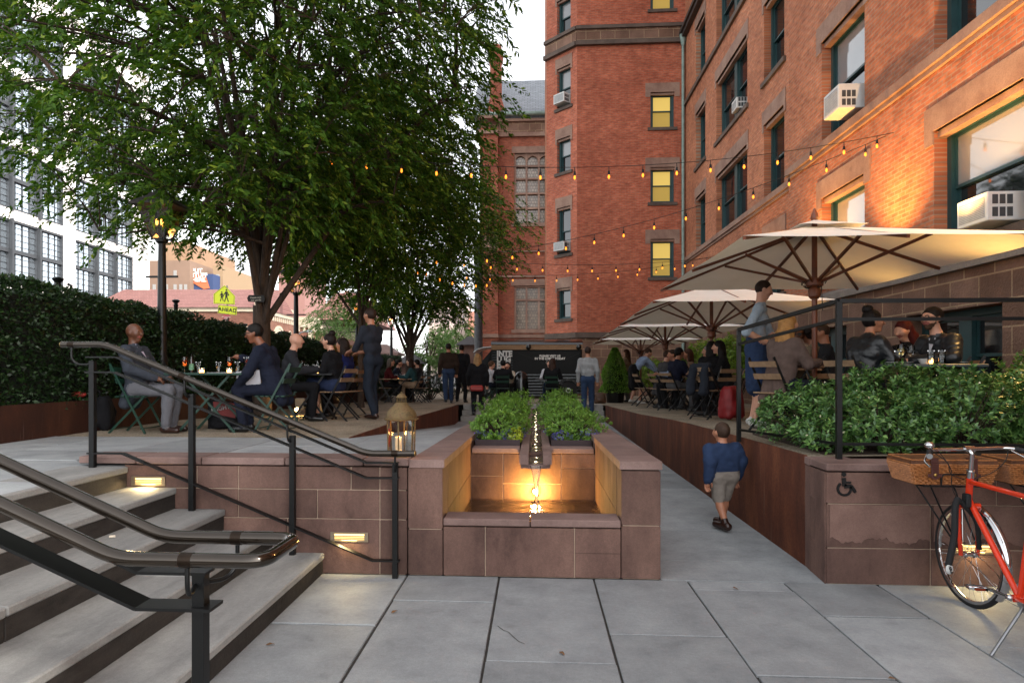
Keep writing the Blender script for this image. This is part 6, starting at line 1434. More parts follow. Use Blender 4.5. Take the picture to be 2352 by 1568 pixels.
    VV, FF, MI = [tuple(v) for v in V], [tuple(q_) for q_ in F], list(li)
    # five fingers per hand, rooted in the palm; eyes
    for hand, fd, e in hands:
        sd = np.cross(fd, V3(0, 0, 1)); sd = sd / np.linalg.norm(sd) if np.linalg.norm(sd) > .2 else V3(1, 0, 0); dn = np.cross(sd, fd); dn = dn if dn[2] < 0 else -dn; mb = MB()
        for k in range(4):
            a = hand + sd * (k - 1.5) * .017 * s; ln = (.062, .07, .066, .052)[k] * s; mb.tube([a - fd * .015, a + fd * ln * .45 + dn * .008, a + fd * ln * .8 + dn * .026, a + fd * ln * .9 + dn * .042], [.0095, .009, .008, .006], 6)
        a = hand - fd * .04; mb.tube([a + sd * e * -.02, a + sd * e * -.045 + fd * .025 + dn * .01, a + sd * e * -.045 + fd * .055 + dn * .018], [.011, .0095, .007], 6)
        b = len(VV); VV += mb.v; FF += [tuple(i + b for i in q_) for q_ in mb.f]; MI += [0] * len(mb.f)
    for e in (-1, 1):
        mb = MB(); c = Hh(e * .031, .0845, .013); mb.ball(tuple(c), .011, 8, (1.4, .6, .75)); b = len(VV); VV += mb.v; FF += [tuple(i + b for i in q_) for q_ in mb.f]; MI += [7] * len(mb.f)
    me = bpy.data.meshes.new('body'); me.from_pydata(VV, [], FF)
    bm_ = cloth('beard_' + (beard or 'n'), beard or '#222222')
    for q_ in (sk, shirt, trousers, shoes, MATS.get('sock') or cloth('sock', '#1c1c1f'), LIPM, bm_, EYEM): me.materials.append(q_)
    me.polygons.foreach_set('material_index', MI); smoothing(me); me.update(); bo = bpy.data.objects.new('body', me); COL.objects.link(bo); bo.parent = o
    if hair:
        g = Field(); hc = cloth('hair_' + hairc, hairc, .6, .3); wfront = {'short': .056, 'buzz': .052, 'long': .058, 'bob': .056, 'bun': .052, 'curly': .058, 'thin': .02}.get(hair, .056)
        tk = {'buzz': 1.03, 'thin': 1.03, 'curly': 1.2, 'short': 1.07}.get(hair, 1.09); g.ell(Hh(0, -.018, .028), (.079 * tk * s, .098 * tk * s, .097 * tk * s), 'hair', .02)
        n1 = hm @ V3(0, .85, -.53); g.cut(n1, n1 @ head + wfront * .52 * s); n2 = hm @ V3(0, .25, -.97); g.cut(n2, n2 @ head + (.052 if hair in ('short', 'buzz', 'thin', 'bun', 'curly') else .3) * s)
        Vh, Fh = g.mesh(h * .75)
        g2 = Field()
        if hair in ('long', 'bob'):
            ln = .34 if hair == 'long' else .15
            for e in (-1, 1): g2.cone(Hh(e * .055, -.03, .03), Hh(e * .07, -.045, -.07 - ln * .35), .045, .045, 'hair', .03)
            g2.cone(Hh(0, -.07, .02), Hh(0, -.085, -.08 - ln * .6), .065, .075 if hair == 'long' else .06, 'hair', .04)
            if hair == 'long':
                for e in (-1, 1): g2.cone(Hh(e * .06, -.08, -.1), Hh(e * .075, -.095, -.14 - ln * .7), .05, .025, 'hair', .03)
        if hair == 'bun': g2.ell(Hh(0, -.06, .13), (.058, .055, .05), 'hair', .02)
        if hair == 'curly':
            rd = random.Random(4)
            for _ in range(34):
                a, b2 = rd.uniform(0, 6.28), rd.uniform(-.1, 1); q_ = (1 - b2 * b2 * .8) ** .5; g2.ell(Hh(.09 * q_ * math.cos(a), -.03 + .1 * q_ * math.sin(a) - (.03 if math.sin(a) > .3 else 0), .03 + .1 * b2), (.032, .032, .03), 'hair', .01)
        if g2.p:
            V2, F2 = g2.mesh(h * .75); Fh = np.concatenate([Fh, F2 + len(Vh)]); Vh = np.concatenate([Vh, V2])
        nn_ = vnoise(Vh * np.array([1, 1, .35]), 55, 5) * .004; Vh = Vh + (Vh - np.array(tuple(head))) * nn_[:, None] * 6
        np_mesh('hair', Vh, Fh, hc, o, smooth=True)
    if glasses:
        m = MB()
        for e in (-1, 1):
            c = [Hh(e * .034 + .026 * math.cos(k * .628), .101, .012 + .02 * math.sin(k * .628)) for k in range(11)]
            if glasses == 'sun': m.add([tuple(v) for v in c[:10]], [tuple(range(10))])
            m.tube([tuple(v) for v in c], .0035, 5); m.tube([tuple(Hh(e * .06, .1, .015)), tuple(Hh(e * .082, .03, .018)), tuple(Hh(e * .083, -.02, .012))], .003, 5)
        m.tube([tuple(Hh(-.01, .104, .014)), tuple(Hh(.01, .104, .014))], .003, 5); m.build('glasses', MATS.get('sign_black'), o, smooth=60)
    if collar is not None:
        m = MB(); b = nb; n = 14; ring = [(b + rt * .068 * math.cos(a) + fw * (.062 * math.sin(a) + .004), b + up * .055 + rt * .060 * math.cos(a) + fw * (.055 * math.sin(a) + .008)) for a in [R(120) + R(300) * k / n for k in range(n + 1)]]
        vs = [tuple(x) for pr in ring for x in pr]; m.add(vs, [(2 * k, 2 * k + 2, 2 * k + 3, 2 * k + 1) for k in range(n)])
        # open shirt front: a narrow V below the collar
        m.add([tuple(nb + fw * .068 + rt * .045 + up * .02), tuple(nb + fw * .068 - rt * .045 + up * .02), tuple(hip + sp_ * .72 + fw * (.134 + px))], [(0, 1, 2)]); m.build('shirt_collar', collar, o, smooth=60)
    return o
def stand(hh=1.75, stride=0.0, bend=0.0, arms=None, hx=.1):
    k = hh / 1.75; a = stride; hip = (0, -bend * .15, .93 * k); top = (0, math.sin(bend) * .5 * k + -bend * .12, .93 * k + .52 * k * math.cos(bend)); head = (0, top[1] + .03 + math.sin(bend) * .15, top[2] + .20 * k * math.cos(bend * .9))
    arms = arms or [((.25, top[1] - .06, top[2] - .30 * k), (.25, top[1] + .04, top[2] - .55 * k)), ((-.25, top[1] - .04, top[2] - .30 * k), (-.25, top[1] + .06, top[2] - .55 * k))]
    legs = [((hx, .05 + a * .45, .5 * k), (hx, a * .8 - (.06 if a else 0), .085 + max(0, -a) * .2)), ((-hx, .05 - a * .25, .5 * k), (-hx, -a * .85 - .02, .085 + max(0, a) * .2))]
    return dict(hip=hip, top=top, head=head, arms=arms, legs=legs)
def sit(lean=.05, arms=None, slump=0.0, cross=False, knees=.12, hh=1.75, fwd=0.0):
    k = hh / 1.75; hip = (0, 0, .55); top = (0, lean, .55 + .49 * k - slump); head = (0, lean * 1.35 + .035 + fwd, top[2] + .205 * k)
    arms = arms or [((.25, lean + .10, .78), (.14, lean + .36, .80)), ((-.25, lean + .10, .78), (-.14, lean + .36, .80))]
    legs = [((knees, .43, .53), (knees + .01, .40, .09)), ((-knees, .43, .53), (-knees - .01, .36, .09))]
    if cross: legs[1] = ((-.02, .45, .60), (.18, .50, .28))
    return dict(hip=hip, top=top, head=head, arms=arms, legs=legs)
# ------------------------------------------------------------------ furniture
GRN = mat('green_metal', '#123428', .45, var=.15); SLAT = mat('wood_slat', '#8a6f55', .65, var=.25, scale=12); BLKM = mat('chair_black', '#101113', .5, var=.1)
def make_chair(label, metal, slat, group):
    o = thing('bistro_chair', label, 'chair', (0, 0, 0), 0, group)
    for e in (-1, 1):
        for a, b in (((.205 * e, .22, 0), (.19 * e, -.24, .86)), ((.18 * e, -.26, 0), (.18 * e, .18, .44))): m = MB(); m.bar(a, b, .012, .026, (0, 1, .2)); m.build('leg', metal, o)
    for a, b in (((-.2, .16, .06), (.2, .16, .06)), ((-.18, -.22, .05), (.18, -.22, .05)), ((-.19, -.055, .43), (.19, -.055, .43))): m = MB(); m.bar(a, b, .012, .012); m.build('cross_bar', metal, o)
    m = MB()
    for k in range(6): y = -.17 + k * .066; m.bbox(-.2, .2, y, y + .05, .445, .462, .004)
    m.build('seat', slat, o)
    for z, y in ((.64, -.128), (.78, -.198)): m = MB(); m.hexa([(-.2, y - .02, z - .03), (.2, y - .02, z - .03), (.2, y - .005, z - .03), (-.2, y - .005, z - .03)], [(-.2, y - .045, z + .035), (.2, y - .045, z + .035), (.2, y - .03, z + .035), (-.2, y - .03, z + .035)]); m.build('back_slat', slat, o)
    return o
CH = {}
def chair(kind, label, x, y, z, rz):
    if kind not in CH:
        o = make_chair(label, GRN if kind == 'green' else BLKM, GRN if kind == 'green' else SLAT, 'folding chairs of green metal' if kind == 'green' else 'folding chairs with wooden slats'); CH[kind] = o
    else: o = copy_tree(CH[kind]); o['label'] = label
    o.location = (x, y, z); o.rotation_euler = (0, 0, rz); return o
def table(label, x, y, z, w, d, top, leg, rz=0, hgt=.745, group=None):
    o = thing('bistro_table', label, 'table', (x, y, z), rz, group); m = MB(); m.bbox(-w / 2, w / 2, -d / 2, d / 2, hgt - .03, hgt, .006); m.build('table_top', top, o)
    for e in (-1, 1):
        for a, b in (((-w * .36, e * d * .38, 0), (w * .30, e * d * .38, hgt - .03)), ((w * .36, e * d * .34, 0), (-w * .30, e * d * .34, hgt - .03))): m = MB(); m.bar(a, b, .014, .028, (1, 0, .3)); m.build('leg', leg, o)
    for e in (-1, 1): m = MB(); m.bar((e * w * .36, -d * .36, .04), (e * w * .36, d * .36, .04), .014, .014); m.build('cross_bar', leg, o)
    return o
CLEAR = thin_glass('clear_glass', (.96, .97, .97))
WINEG = {}
def drink(kind, label, x, y, z, col=None, fill=.5):
    """stemmed glass, tumbler, candle votive, bottle; each stands on a table"""
    if kind == 'wine':
        o = thing('wine_glass', label, 'wine glass', (x, y, z), 0, 'stemmed glasses on the tables'); m = MB(); m.lathe([(.035, 0), (.034, .003), (.005, .008), (.004, .085), (.02, .095), (.038, .115), (.044, .14), (.042, .17), (.033, .205)], n=18)
        m.f.pop(); m.build('glass', CLEAR, o, smooth=50)
        if col: m = MB(); m.lathe([(.004, .0935), (.019, .0975), (.0365, .117), (.0425, .14), (.042, .14 + .02 * fill), (.001, .14 + .02 * fill)], n=18); m.build('liquid', col, o, smooth=40)
    elif kind == 'tumbler':
        o = thing('water_glass', label, 'water glass', (x, y, z), 0, 'straight glasses on the tables'); m = MB(); m.lathe([(.03, 0), (.031, .002), (.033, .14)], n=18); m.f.pop(); m.build('glass', CLEAR, o, smooth=50)
        if col: m = MB(); m.lathe([(.028, .006), (.03, .14 * fill)], n=18); m.build('liquid', col, o, smooth=40)
    elif kind == 'votive':
        o = thing('votive_candle', label, 'candle', (x, y, z), 0, 'candles glowing on the tables'); m = MB(); m.lathe([(.03, 0), (.032, .06)], n=16); m.f.pop(); m.build('glass', CLEAR, o, smooth=50)
        m = MB(); m.lathe([(.028, .004), (.0285, .038), (.004, .036)], n=16); m.build('wax', emit('votive_wax', (1, .50, .16), 1.6), o, smooth=40); m = MB(); m.lathe([(.001, .036), (.004, .042), (.001, .058)], n=8); m.build('flame', emit('flame', (1, .55, .15), 14), o, smooth=180)
    return o
ORANGE = glass('orange_drink', (1.0, .25, .05), .0, 1.33); WATERD = glass('clear_drink', (.97, .98, .98), 0, 1.33); WHITEW = glass('white_wine', (.98, .85, .45), 0, 1.33); REDW = glass('red_drink', (.8, .12, .04), 0, 1.33)
# ================================================================== guests, tables and belongings
def at(x, t, gf): p = PT(x, 850, t); return p[0], p[1], gf(p[1])
W90, E90 = R(90), R(-90)
GREY = cloth('grey_wool', '#363a42'); GREYT = cloth('grey_trousers', '#5d5d62'); NAVY = cloth('navy_wool', '#171b29'); NAVY2 = cloth('navy_cotton', '#26344f'); BLACK = cloth('black_cloth', '#121215'); DKGREY = cloth('charcoal_cloth', '#26272b'); LEATHER = mat('black_leather', '#15171b', .38, var=.2, scale=12, bump=.35, bscale=18, bdist=.02)
WHITEC = cloth('white_cotton', '#b9b8bd'); LILAC = cloth('lilac_cotton', '#b7aebf'); PALEB = cloth('pale_blue_cotton', '#8e9aa6'); BLUEST = cloth('striped_blue_cotton', '#8fa0bd'); BEIGE = cloth('beige_knit', '#8d7660'); BROWNC = cloth('taupe_cloth', '#5b4b45'); JEANS = cloth('blue_jeans', '#27364f'); LTGREY = cloth('light_grey_knit', '#8b8c8d'); TEAL = cloth('teal_knit', '#27464a'); PLAID = cloth('plaid_skirt', '#232c45'); OLIVE = cloth('olive_knit', '#4c4433')
SHB = mat('brown_shoe', '#2c1913', .3, var=.2); SHK = mat('black_shoe', '#101011', .35); SHW = mat('white_shoe', '#b8b6b2', .6)
NEAR, MID, FARC = .0135, .019, .024
# --- left table 1
x, y, z = at(494, 8.35, GL); T1 = table('long green metal table between the man in grey and the man in navy', x, y, z, 1.0, .62, GRN, GRN, group='tables on the left terrace'); tz = z + .745
x1, y1, z1 = at(322, 8.2, GL)
person('bald man in a light grey suit sitting alone on the left, facing right', (x1, y1, z1), E90, **sit(-.08, arms=[((.27, .03, .79), (.16, .27, .69)), ((-.27, .02, .79), (-.13, .28, .69))], knees=.10), shirt=GREY, trousers=GREYT, shoes=SHB, skin='dark', h=NEAR, jacket=True, tail=.36, collar=LILAC, head_pitch=-.03, head_yaw=R(-8))
chair('green', 'green folding chair under the man in the light grey suit', x1 - .03, y1, z1, E90)
x1, y1, z1 = at(632, 8.3, GL)
person('man with glasses in a dark navy suit leaning over the left table', (x1, y1, z1), W90, **sit(.14, arms=[((.28, .30, .86), (.16, .50, .93)), ((-.26, .24, .74), (-.17, .40, .60))], fwd=.05), shirt=NAVY, trousers=NAVY, shoes=SHK, skin='brown', hair='short', hairc='#15120f', glasses='clear', h=NEAR, jacket=True, collar=WHITEC, head_pitch=-.22, head_yaw=R(14), tail=.4)
chair('green', 'green folding chair under the man in the navy suit', x1 + .03, y1, z1, W90)
for k, lb, px_, dy, col, fl in (('wine', 'stemmed glass of orange drink at the left end of the long green table', 422, -.10, ORANGE, 1.2), ('tumbler', 'water glass beside the beer bottle on the long green table', 454, .05, WATERD, .6), ('votive', 'glowing candle left of the middle of the long green table', 463, -.2, None, 0), ('tumbler', 'water glass at the middle of the long green table', 502, -.05, WATERD, .55), ('wine', 'stemmed glass with ice and orange drink right of the middle of the long green table', 528, 0, ORANGE, .3), ('votive', 'glowing candle right of the middle of the long green table', 528, -.2, None, 0), ('tumbler', 'water glass near the hand of the man in navy', 547, -.02, WATERD, .6), ('tumbler', 'glass of red drink held by the man in the navy suit', 567, .08, REDW, .8)):
    p = PT(px_, 850, 8.35 + dy); drink(k, lb, p[0], y + dy, tz + (.06 if 'held' in lb else 0), col, fl)
p = PT(438, 850, 8.35); o = thing('beer_bottle', 'dark beer bottle with a green and white label on the long green table', 'bottle', (p[0], y, tz)); m = MB(); m.lathe([(.03, 0), (.031, .01), (.031, .13), (.026, .155), (.013, .185), (.0125, .225), (.014, .228), (.014, .236)], n=16); m.build('glass', mat('bottle_glass', '#120d08', .08, spec=.8), o, smooth=40); m = MB(); m.lathe([(.0314, .035), (.0314, .115)], n=16); m.build('label', mat('bottle_label', '#5f8a6c', .6, var=.3, scale=40), o, smooth=40)
p = PT(520, 850, 8.2); o = tag(MB().box(-.2, .2, -.1, .1, 0, .004).build('paper_placemat', WHITEC), 'white paper and napkin lying on the long green table', 'paper'); o.location = (p[0], p[1], tz)
p = PT(575, 850, 8.2); m = MB(); m.M = trs((0, 0, 0), .2); m.hexa([(-.14, -.01, 0), (.14, -.01, -.02), (.14, 0, -.02), (-.14, 0, 0)], [(-.15, -.1, .24), (.13, -.1, .26), (.13, -.09, .26), (-.15, -.09, .24)]); o = tag(m.build('menu', WHITEC), 'white menu sheet held on the knee of the man in navy', 'menu'); o.location = (p[0], p[1], z + .52)
# bags on the left
def bag(label, x, y, z, w, d, h, m_, rz=0, name='backpack', strap=True, cat='bag'):
    o = thing(name, label, cat, (x, y, z), rz); f = Field(); n = 3
    for a in (-1, 1):
        for b in (-1, 1): f.cone((a * (w / 2 - .07), b * (d / 2 - .06), .06), (a * (w / 2 - .10), b * (d / 2 - .08), h - .08), .065, .06, 'b', .08)
    f.ell((0, 0, h * .5), (w * .42, d * .42, h * .42), 'b', .08); f.ell((0, -d * .45, h * .32), (w * .33, .06, h * .22), 'b', .03); V, F = f.mesh(.022); V += .006 * vnoise(V, 16, 3)[:, None] * np.sign(V - V.mean(0)); np_mesh('sack', V, F, m_, o, smooth=True)
    if strap:
        m = MB(); m.tube([(-.06, .02, h - .03), (-.05, .02, h + .05), (.05, .02, h + .05), (.06, .02, h - .03)], .01, 6); m.build('handle', BLACK, o, smooth=60)
        m = MB(); m.tube([(w * .3, d * .4, h - .06), (w * .45, d * .55, h * .5), (w * .35, d * .5, .04)], .016, 6); m.build('strap', BLACK, o, smooth=60)
    return o
p = PZ(205, 990, GL(7.6)); bag('black backpack resting against the hedge planter on the left', p[0] + .0, p[1] + .1, p[2], .44, .3, .46, BLACK, .3)
p = PZ(232, 893, GL(7.8) + .41); 
tag(MB().ball((-5.75, 7.9, GL(7.9) + .47), .07, 12, (1.4, .8, .6)).build('trainer', mat('red_grey_shoe', '#8c2a22', .6, var=.5, scale=9), smooth=180), 'red and grey trainer lying on the hedge planter edge', 'shoe')
p = PZ(515, 983, GL(8)); o = thing('tote_bag', 'black carrier bag with a red top and white lettering under the long green table', 'bag', p, .15); m = MB(); m.hexa([(-.18, -.09, 0), (.18, -.09, 0), (.18, .09, 0), (-.18, .09, 0)], [(-.19, -.07, .38), (.19, -.07, .34), (.19, .07, .34), (-.19, .07, .38)]); m.build('sack', BLACK, o)
m = MB(); m.add([(-.10, -.088, .20), (.17, -.088, .14), (.187, -.074, .335), (-.12, -.073, .36)], [(0, 1, 2, 3)]); m.build('red_panel', mat('bag_red', '#6d1f1d', .7), o)
text_mesh('lettering', 'FLIGHT', .075, mat('bag_white', '#8f8a88', .7), o, Vector(p) + Vector((.0, -.1, .27)), (R(84), -.2, .15), .001, .002)
p2 = Vector(p); tag(MB().ball((p[0] + .02, p[1] - .2, p[2] + .05), .06, 10, (1.6, .8, .8)).build('sports_shoe', BLACK, smooth=180), 'black shoe with red trim in front of the carrier bag', 'shoe')
# --- left table 2
x, y, z = at(722, 10.4, GL); table('dark table with many glasses beside the woman in black', x, y, z, .8, .7, BLKM, BLKM, group='tables on the left terrace'); tz = z + .745
x1, y1, z1 = at(655, 10.1, GL); person('bald older man in a dark jacket seen from behind, left of the big tree', (x1, y1, z1), R(-70), **sit(.10), shirt=DKGREY, trousers=BLACK, shoes=SHK, skin='light', hair=None, h=MID, jacket=True)
chair('green', 'green folding chair under the bald older man', x1 - .03, y1 - .02, z1, R(-70))
x1, y1, z1 = at(772, 10.3, GL); person('woman in a black top and plaid skirt with hair tied back, facing left', (x1, y1, z1), R(78), **sit(.07, arms=[((.22, .12, .78), (.13, .34, .78)), ((-.22, .10, .78), (-.12, .34, .78))], cross=True), shirt=BLACK, trousers=PLAID, shoes=SHK, bottom='skirt', skin='light', hair='bun', hairc='#1d130f', h=MID, female=True)
chair('wood', 'wooden slat chair under the woman in the plaid skirt', x1 + .03, y1, z1, R(78))
x1, y1, z1 = at(800, 11.3, GL); person('woman in a deep blue top behind the woman in the plaid skirt', (x1, y1, z1), R(82), **sit(.06), shirt=cloth('deep_blue', '#1b2250'), trousers=BLACK, shoes=SHK, skin='tan', hair='long', hairc='#20140f', h=MID, female=True)
chair('wood', 'wooden slat chair under the woman in deep blue', x1 + .03, y1, z1, R(82))
for k, lb, px_, dy, col, fl in (('wine', 'empty stemmed glass at the left of the dark table', 693, 0, None, 0), ('votive', 'candle at the left edge of the dark table', 697, -.22, None, 0), ('tumbler', 'water glass between the stemmed glasses of the dark table', 706, -.05, WATERD, .6), ('wine', 'tall stemmed glass in the middle of the dark table', 725, .1, None, 0), ('tumbler', 'glass of red drink on the dark table', 733, -.2, REDW, .7), ('wine', 'stemmed glass nearest the woman in black', 743, -.05, ORANGE, .2), ('votive', 'candle beside the woman in black', 745, -.25, None, 0)):
    p = PT(px_, 850, 10.4); drink(k, lb, p[0], y + dy, tz, col, fl)
p = PZ(690, 946, GL(11)); o = thing('utility_box', 'small grey electrical box on the gravel beside a stone', 'box', (p[0], p[1], p[2])); m = MB(); m.bbox(-.09, .09, -.06, .06, .05, .27, .015); m.box(-.02, .02, -.02, .02, 0, .05); m.build('case', mat('box_grey', '#6d6a66', .6), o)
tag(MB().ball((p[0] + .33, p[1] + .1, p[2] + .06), .2, 14, (1.2, .7, .55)).build('boulder', stonemat('boulder', '#7a6b58', '#98886f', scale=4), smooth=180), 'pale rounded stone beside the grey electrical box', 'stone')
# --- standing man in front of the slender tree
x1, y1, z1 = at(856, 10.7, GL); pz_ = stand(1.8, .12, .06, arms=[((.24, .16, 1.14), (.13, .40, 1.10)), ((-.24, .16, 1.14), (-.13, .40, 1.10))])
person('dark clothed waiter standing by the thin tree with his forearms forward', (x1, y1, z1), R(62), **pz_, shirt=cloth('slate_shirt', '#23262e'), trousers=cloth('dark_jeans', '#1c222c'), shoes=SHB, skin='tan', hair='short', hairc='#2a1c15', h=MID, sleeve='short')
# --- far left table 3
x, y, z = at(914, 20.3, GL); table('far pale table in front of the second tree', x, y, z, 1.0, .7, SLAT, BLKM, group='tables on the left terrace'); tz = z + .745
for lb, px_, t_, rz, kw, in (('grey haired woman in dark red at the far left table', 886, 20.2, R(-80), dict(shirt=cloth('dark_red', '#4a1518'), trousers=BLACK, shoes=SHK, hair='bob', hairc='#5a5048', female=True)), ('dark suited young man facing right at the far left table', 905, 20.9, R(-85), dict(shirt=NAVY, trousers=BLACK, shoes=SHK, hair='short', hairc='#17110e', jacket=True)),
                           ('woman in light trousers and teal cardigan at the far table, facing left', 953, 20.1, R(85), dict(shirt=TEAL, trousers=BEIGE, shoes=SHK, hair='long', hairc='#2a1a12', female=True)), ('bearded man behind the woman in light trousers', 968, 20.9, R(88), dict(shirt=DKGREY, trousers=BLACK, shoes=SHK, hair='short', hairc='#15100d', beard='#17110d'))):
    x1, y1, z1 = at(px_, t_, GL); person(lb, (x1, y1, z1), rz, **sit(.1, cross='light' in lb and 'behind' not in lb), h=FARC, skin='light', **kw); chair('wood', 'wooden slat chair under the ' + lb.replace(' at the far left table', '').replace(' at the far table, facing left', ''), x1 + (.03 if rz > 0 else -.03), y1, z1, rz)
for k, lb, px_, col in (('votive', 'candle at the left of the far pale table', 893, None), ('tumbler', 'water glass on the far pale table', 909, WATERD), ('votive', 'candle in the middle of the far pale table', 913, None), ('tumbler', 'second water glass of the far pale table, near the woman in teal', 920, WATERD), ('tumbler', 'glass of orange drink on the far pale table', 928, ORANGE)):
    p = PT(px_, 850, 20.1); drink(k, lb, p[0], y - .15, tz, col, .6)
# --- walkers in the middle
x1, y1, z1 = at(1030, 19.2, GL); person('man in a brown jacket and jeans walking on the gravel, seen from behind', (x1, y1, z1), R(15), **stand(1.74, .22), shirt=cloth('brown_jacket', '#2d221c'), trousers=JEANS, shoes=SHK, skin='tan', hair='short', hairc='#1b1310', h=FARC, jacket=True)
x1, y1, z1 = at(1060, 20.6, GL); person('person all in black walking beside the man in jeans', (x1, y1, z1), R(-10), **stand(1.8, .15), shirt=BLACK, trousers=BLACK, shoes=SHK, skin='tan', hair='short', hairc='#100c0a', h=FARC, jacket=True, tail=.6)
x1, y1, _ = at(1097, 17.25, GL); person('blond woman in a black coat on the left steps with a red handbag', (x1, y1, .41), R(4), **stand(1.6, .14), shirt=BLACK, trousers=cloth('dark_leggings', '#15161c'), shoes=SHK, skin='light', hair='bob', hairc='#8a6a45', h=FARC, female=True, jacket=True, tail=.55)
o = thing('handbag', 'red handbag hanging behind the blond woman in the black coat', 'handbag', (x1 + .0, y1 - .27, 1.06)); m = MB(); m.bbox(-.17, .17, -.05, .05, 0, .15, .035); m.build('pouch', mat('red_leather', '#8e241d', .5), o); m = MB(); m.tube([(-.15, 0, .13), (-.18, .05, .3), (-.12, .12, .5)], .008, 6); m.tube([(.15, 0, .13), (.18, .05, .3), (.12, .12, .5)], .008, 6); m.build('strap', BLACK, o)
x1, y1, _ = at(1350, 17.0, GL); person('man in a light grey sweater and jeans climbing the right steps', (x1, y1, .41), R(-3), **stand(1.78, .14), shirt=LTGREY, trousers=JEANS, shoes=SHK, skin='tan', hair='short', hairc='#2b1d17', h=MID, fold=.009)
x1, y1, z1 = at(1378, 19.3, GR); o = bag('brown satchel standing at the top of the right steps', x1, y1, z1, .34, .2, .32, mat('brown_leather', '#4d3322', .5, var=.3), 0, 'satchel')
# seated group before the truck
x, y, z = at(1140, 20.6, GL); table('small table with the man in a white shirt, in front of the truck', x, y, z, .7, .6, BLKM, BLKM, group='tables in front of the truck')
for lb, px_, t_, rz, kw in (('man in a white shirt seated before the truck, turned right', 1122, 20.3, R(-60), dict(shirt=WHITEC, trousers=NAVY, shoes=SHW, hair='short', hairc='#4a3424')), ('man in a black suit with his back to us in front of the truck lettering', 1155, 19.5, R(0), dict(shirt=BLACK, trousers=BLACK, shoes=SHK, hair='short', hairc='#0f0d0c', jacket=True)), ('woman in a white scarf facing us beside the man in the black suit', 1168, 21.1, R(165), dict(shirt=cloth('pale_scarf', '#b5aa98'), trousers=BLACK, shoes=SHK, hair='long', hairc='#17110e', female=True))):
    x1, y1, z1 = at(px_, t_, GL); person(lb, (x1, y1, z1), rz, **sit(.06, slump=.07), h=FARC, skin='light', **kw); chair('green', 'green folding chair under the ' + lb.split(' seated')[0].split(' with his')[0].split(' facing')[0], x1 + .03 * math.sin(rz), y1 - .03 * math.cos(rz), z1, rz)
x, y, z = at(1255, 20.8, GR); table('small table before the truck wheel', x, y, z, .7, .6, BLKM, BLKM, group='tables in front of the truck')
x1, y1, z1 = at(1268, 19.9, GL); person('long haired woman in a black jacket with her back to us before the truck', (x1, y1, z1), R(-8), **sit(.05), shirt=BLACK, trousers=BLACK, shoes=SHK, skin='light', hair='long', hairc='#2f1c14', h=FARC, female=True, jacket=True); chair('green', 'green folding chair under the long haired woman before the truck', x1, y1 - .03, z1, R(-8))
x1, y1, z1 = at(1262, 21.4, GL); person('person in a white top sitting behind the long haired woman', (x1, y1, z1), R(175), **sit(.05), shirt=WHITEC, trousers=JEANS, shoes=SHK, skin='light', hair='short', hairc='#3a281c', h=FARC); chair('green', 'green folding chair under the person in the white top', x1, y1 + .03, z1, R(175))
o = thing('bollard', 'short black domed bollard in front of the truck', 'bollard', (*at(1197, 19.5, GL)[:2], GL(19.5))); m = MB(); m.lathe([(.21, 0), (.21, .7), (.19, .82), (.12, .92), (.01, .96)], n=20); m.build('post', mat('gloss_black', '#0c0d0e', .2, var=.05), o, smooth=50)
# --- child on the ramp
x1 = PZ(1662, 1212, .04); kd = .60
person('small child in a dark blue jacket and pale shorts walking up the ramp', (x1[0], x1[1], RZ(x1[1])), R(20), (0, 0, .52), (0, .015, .80), (0, .035, .945), [((.185, -.03, .66), (.19, .04, .50)), ((-.185, -.05, .66), (-.20, -.03, .50))], [((.06, .06, .30), (.06, .10, .085)), ((-.06, .0, .30), (-.06, -.10, .10))], shirt=NAVY2, trousers=cloth('pale_shorts', '#7d756d'), shoes=SHB, skin='tan', hair='short', hairc='#3a2a20', h=.013, s=.82, bottom='shorts', jacket=True, tail=None)
# --- right terrace
x1, y1, z1 = at(1738, 8.47, GR)
def apron(f, d):
    for e in (-1, 1): f.cone((e * .07, .01, 1.0), (e * .10, .03, .60), .115, .135, 'bottom', .07)
pz_ = stand(1.86, .05, .10, arms=[((.32, -.10, 1.20), (.17, .17, 1.05)), ((-.26, .14, 1.22), (-.10, .34, .98))])
person('waiter in a grey blue shirt and navy apron standing under the second parasol', (x1, y1, z1), R(-112), **pz_, shirt=PALEB, trousers=NAVY2, shoes=SHW, skin='light', hair='thin', hairc='#2b1d16', h=NEAR, sleeve='short', bottom='shorts', head_pitch=-.28, head_yaw=R(12), extra=apron, fold=.008)
x1, y1, z1 = at(1792, 7.55, GR); person('long haired blond woman in a taupe jacket seated at the near table', (x1, y1, z1), R(-65), **sit(.07), shirt=BROWNC, trousers=cloth('dark_jeans2', '#20242e'), shoes=SHB, skin='light', hair='long', hairc='#9a6f3f', h=NEAR, female=True, jacket=True, tail=.38)
chair('wood', 'wooden slat chair under the blond woman in taupe', x1 - .04, y1 - .02, z1, R(-65))
chair('wood', 'empty wooden slat chair right of the blond woman, by the parasol pole', *at(1905, 7.9, GR), R(-150))
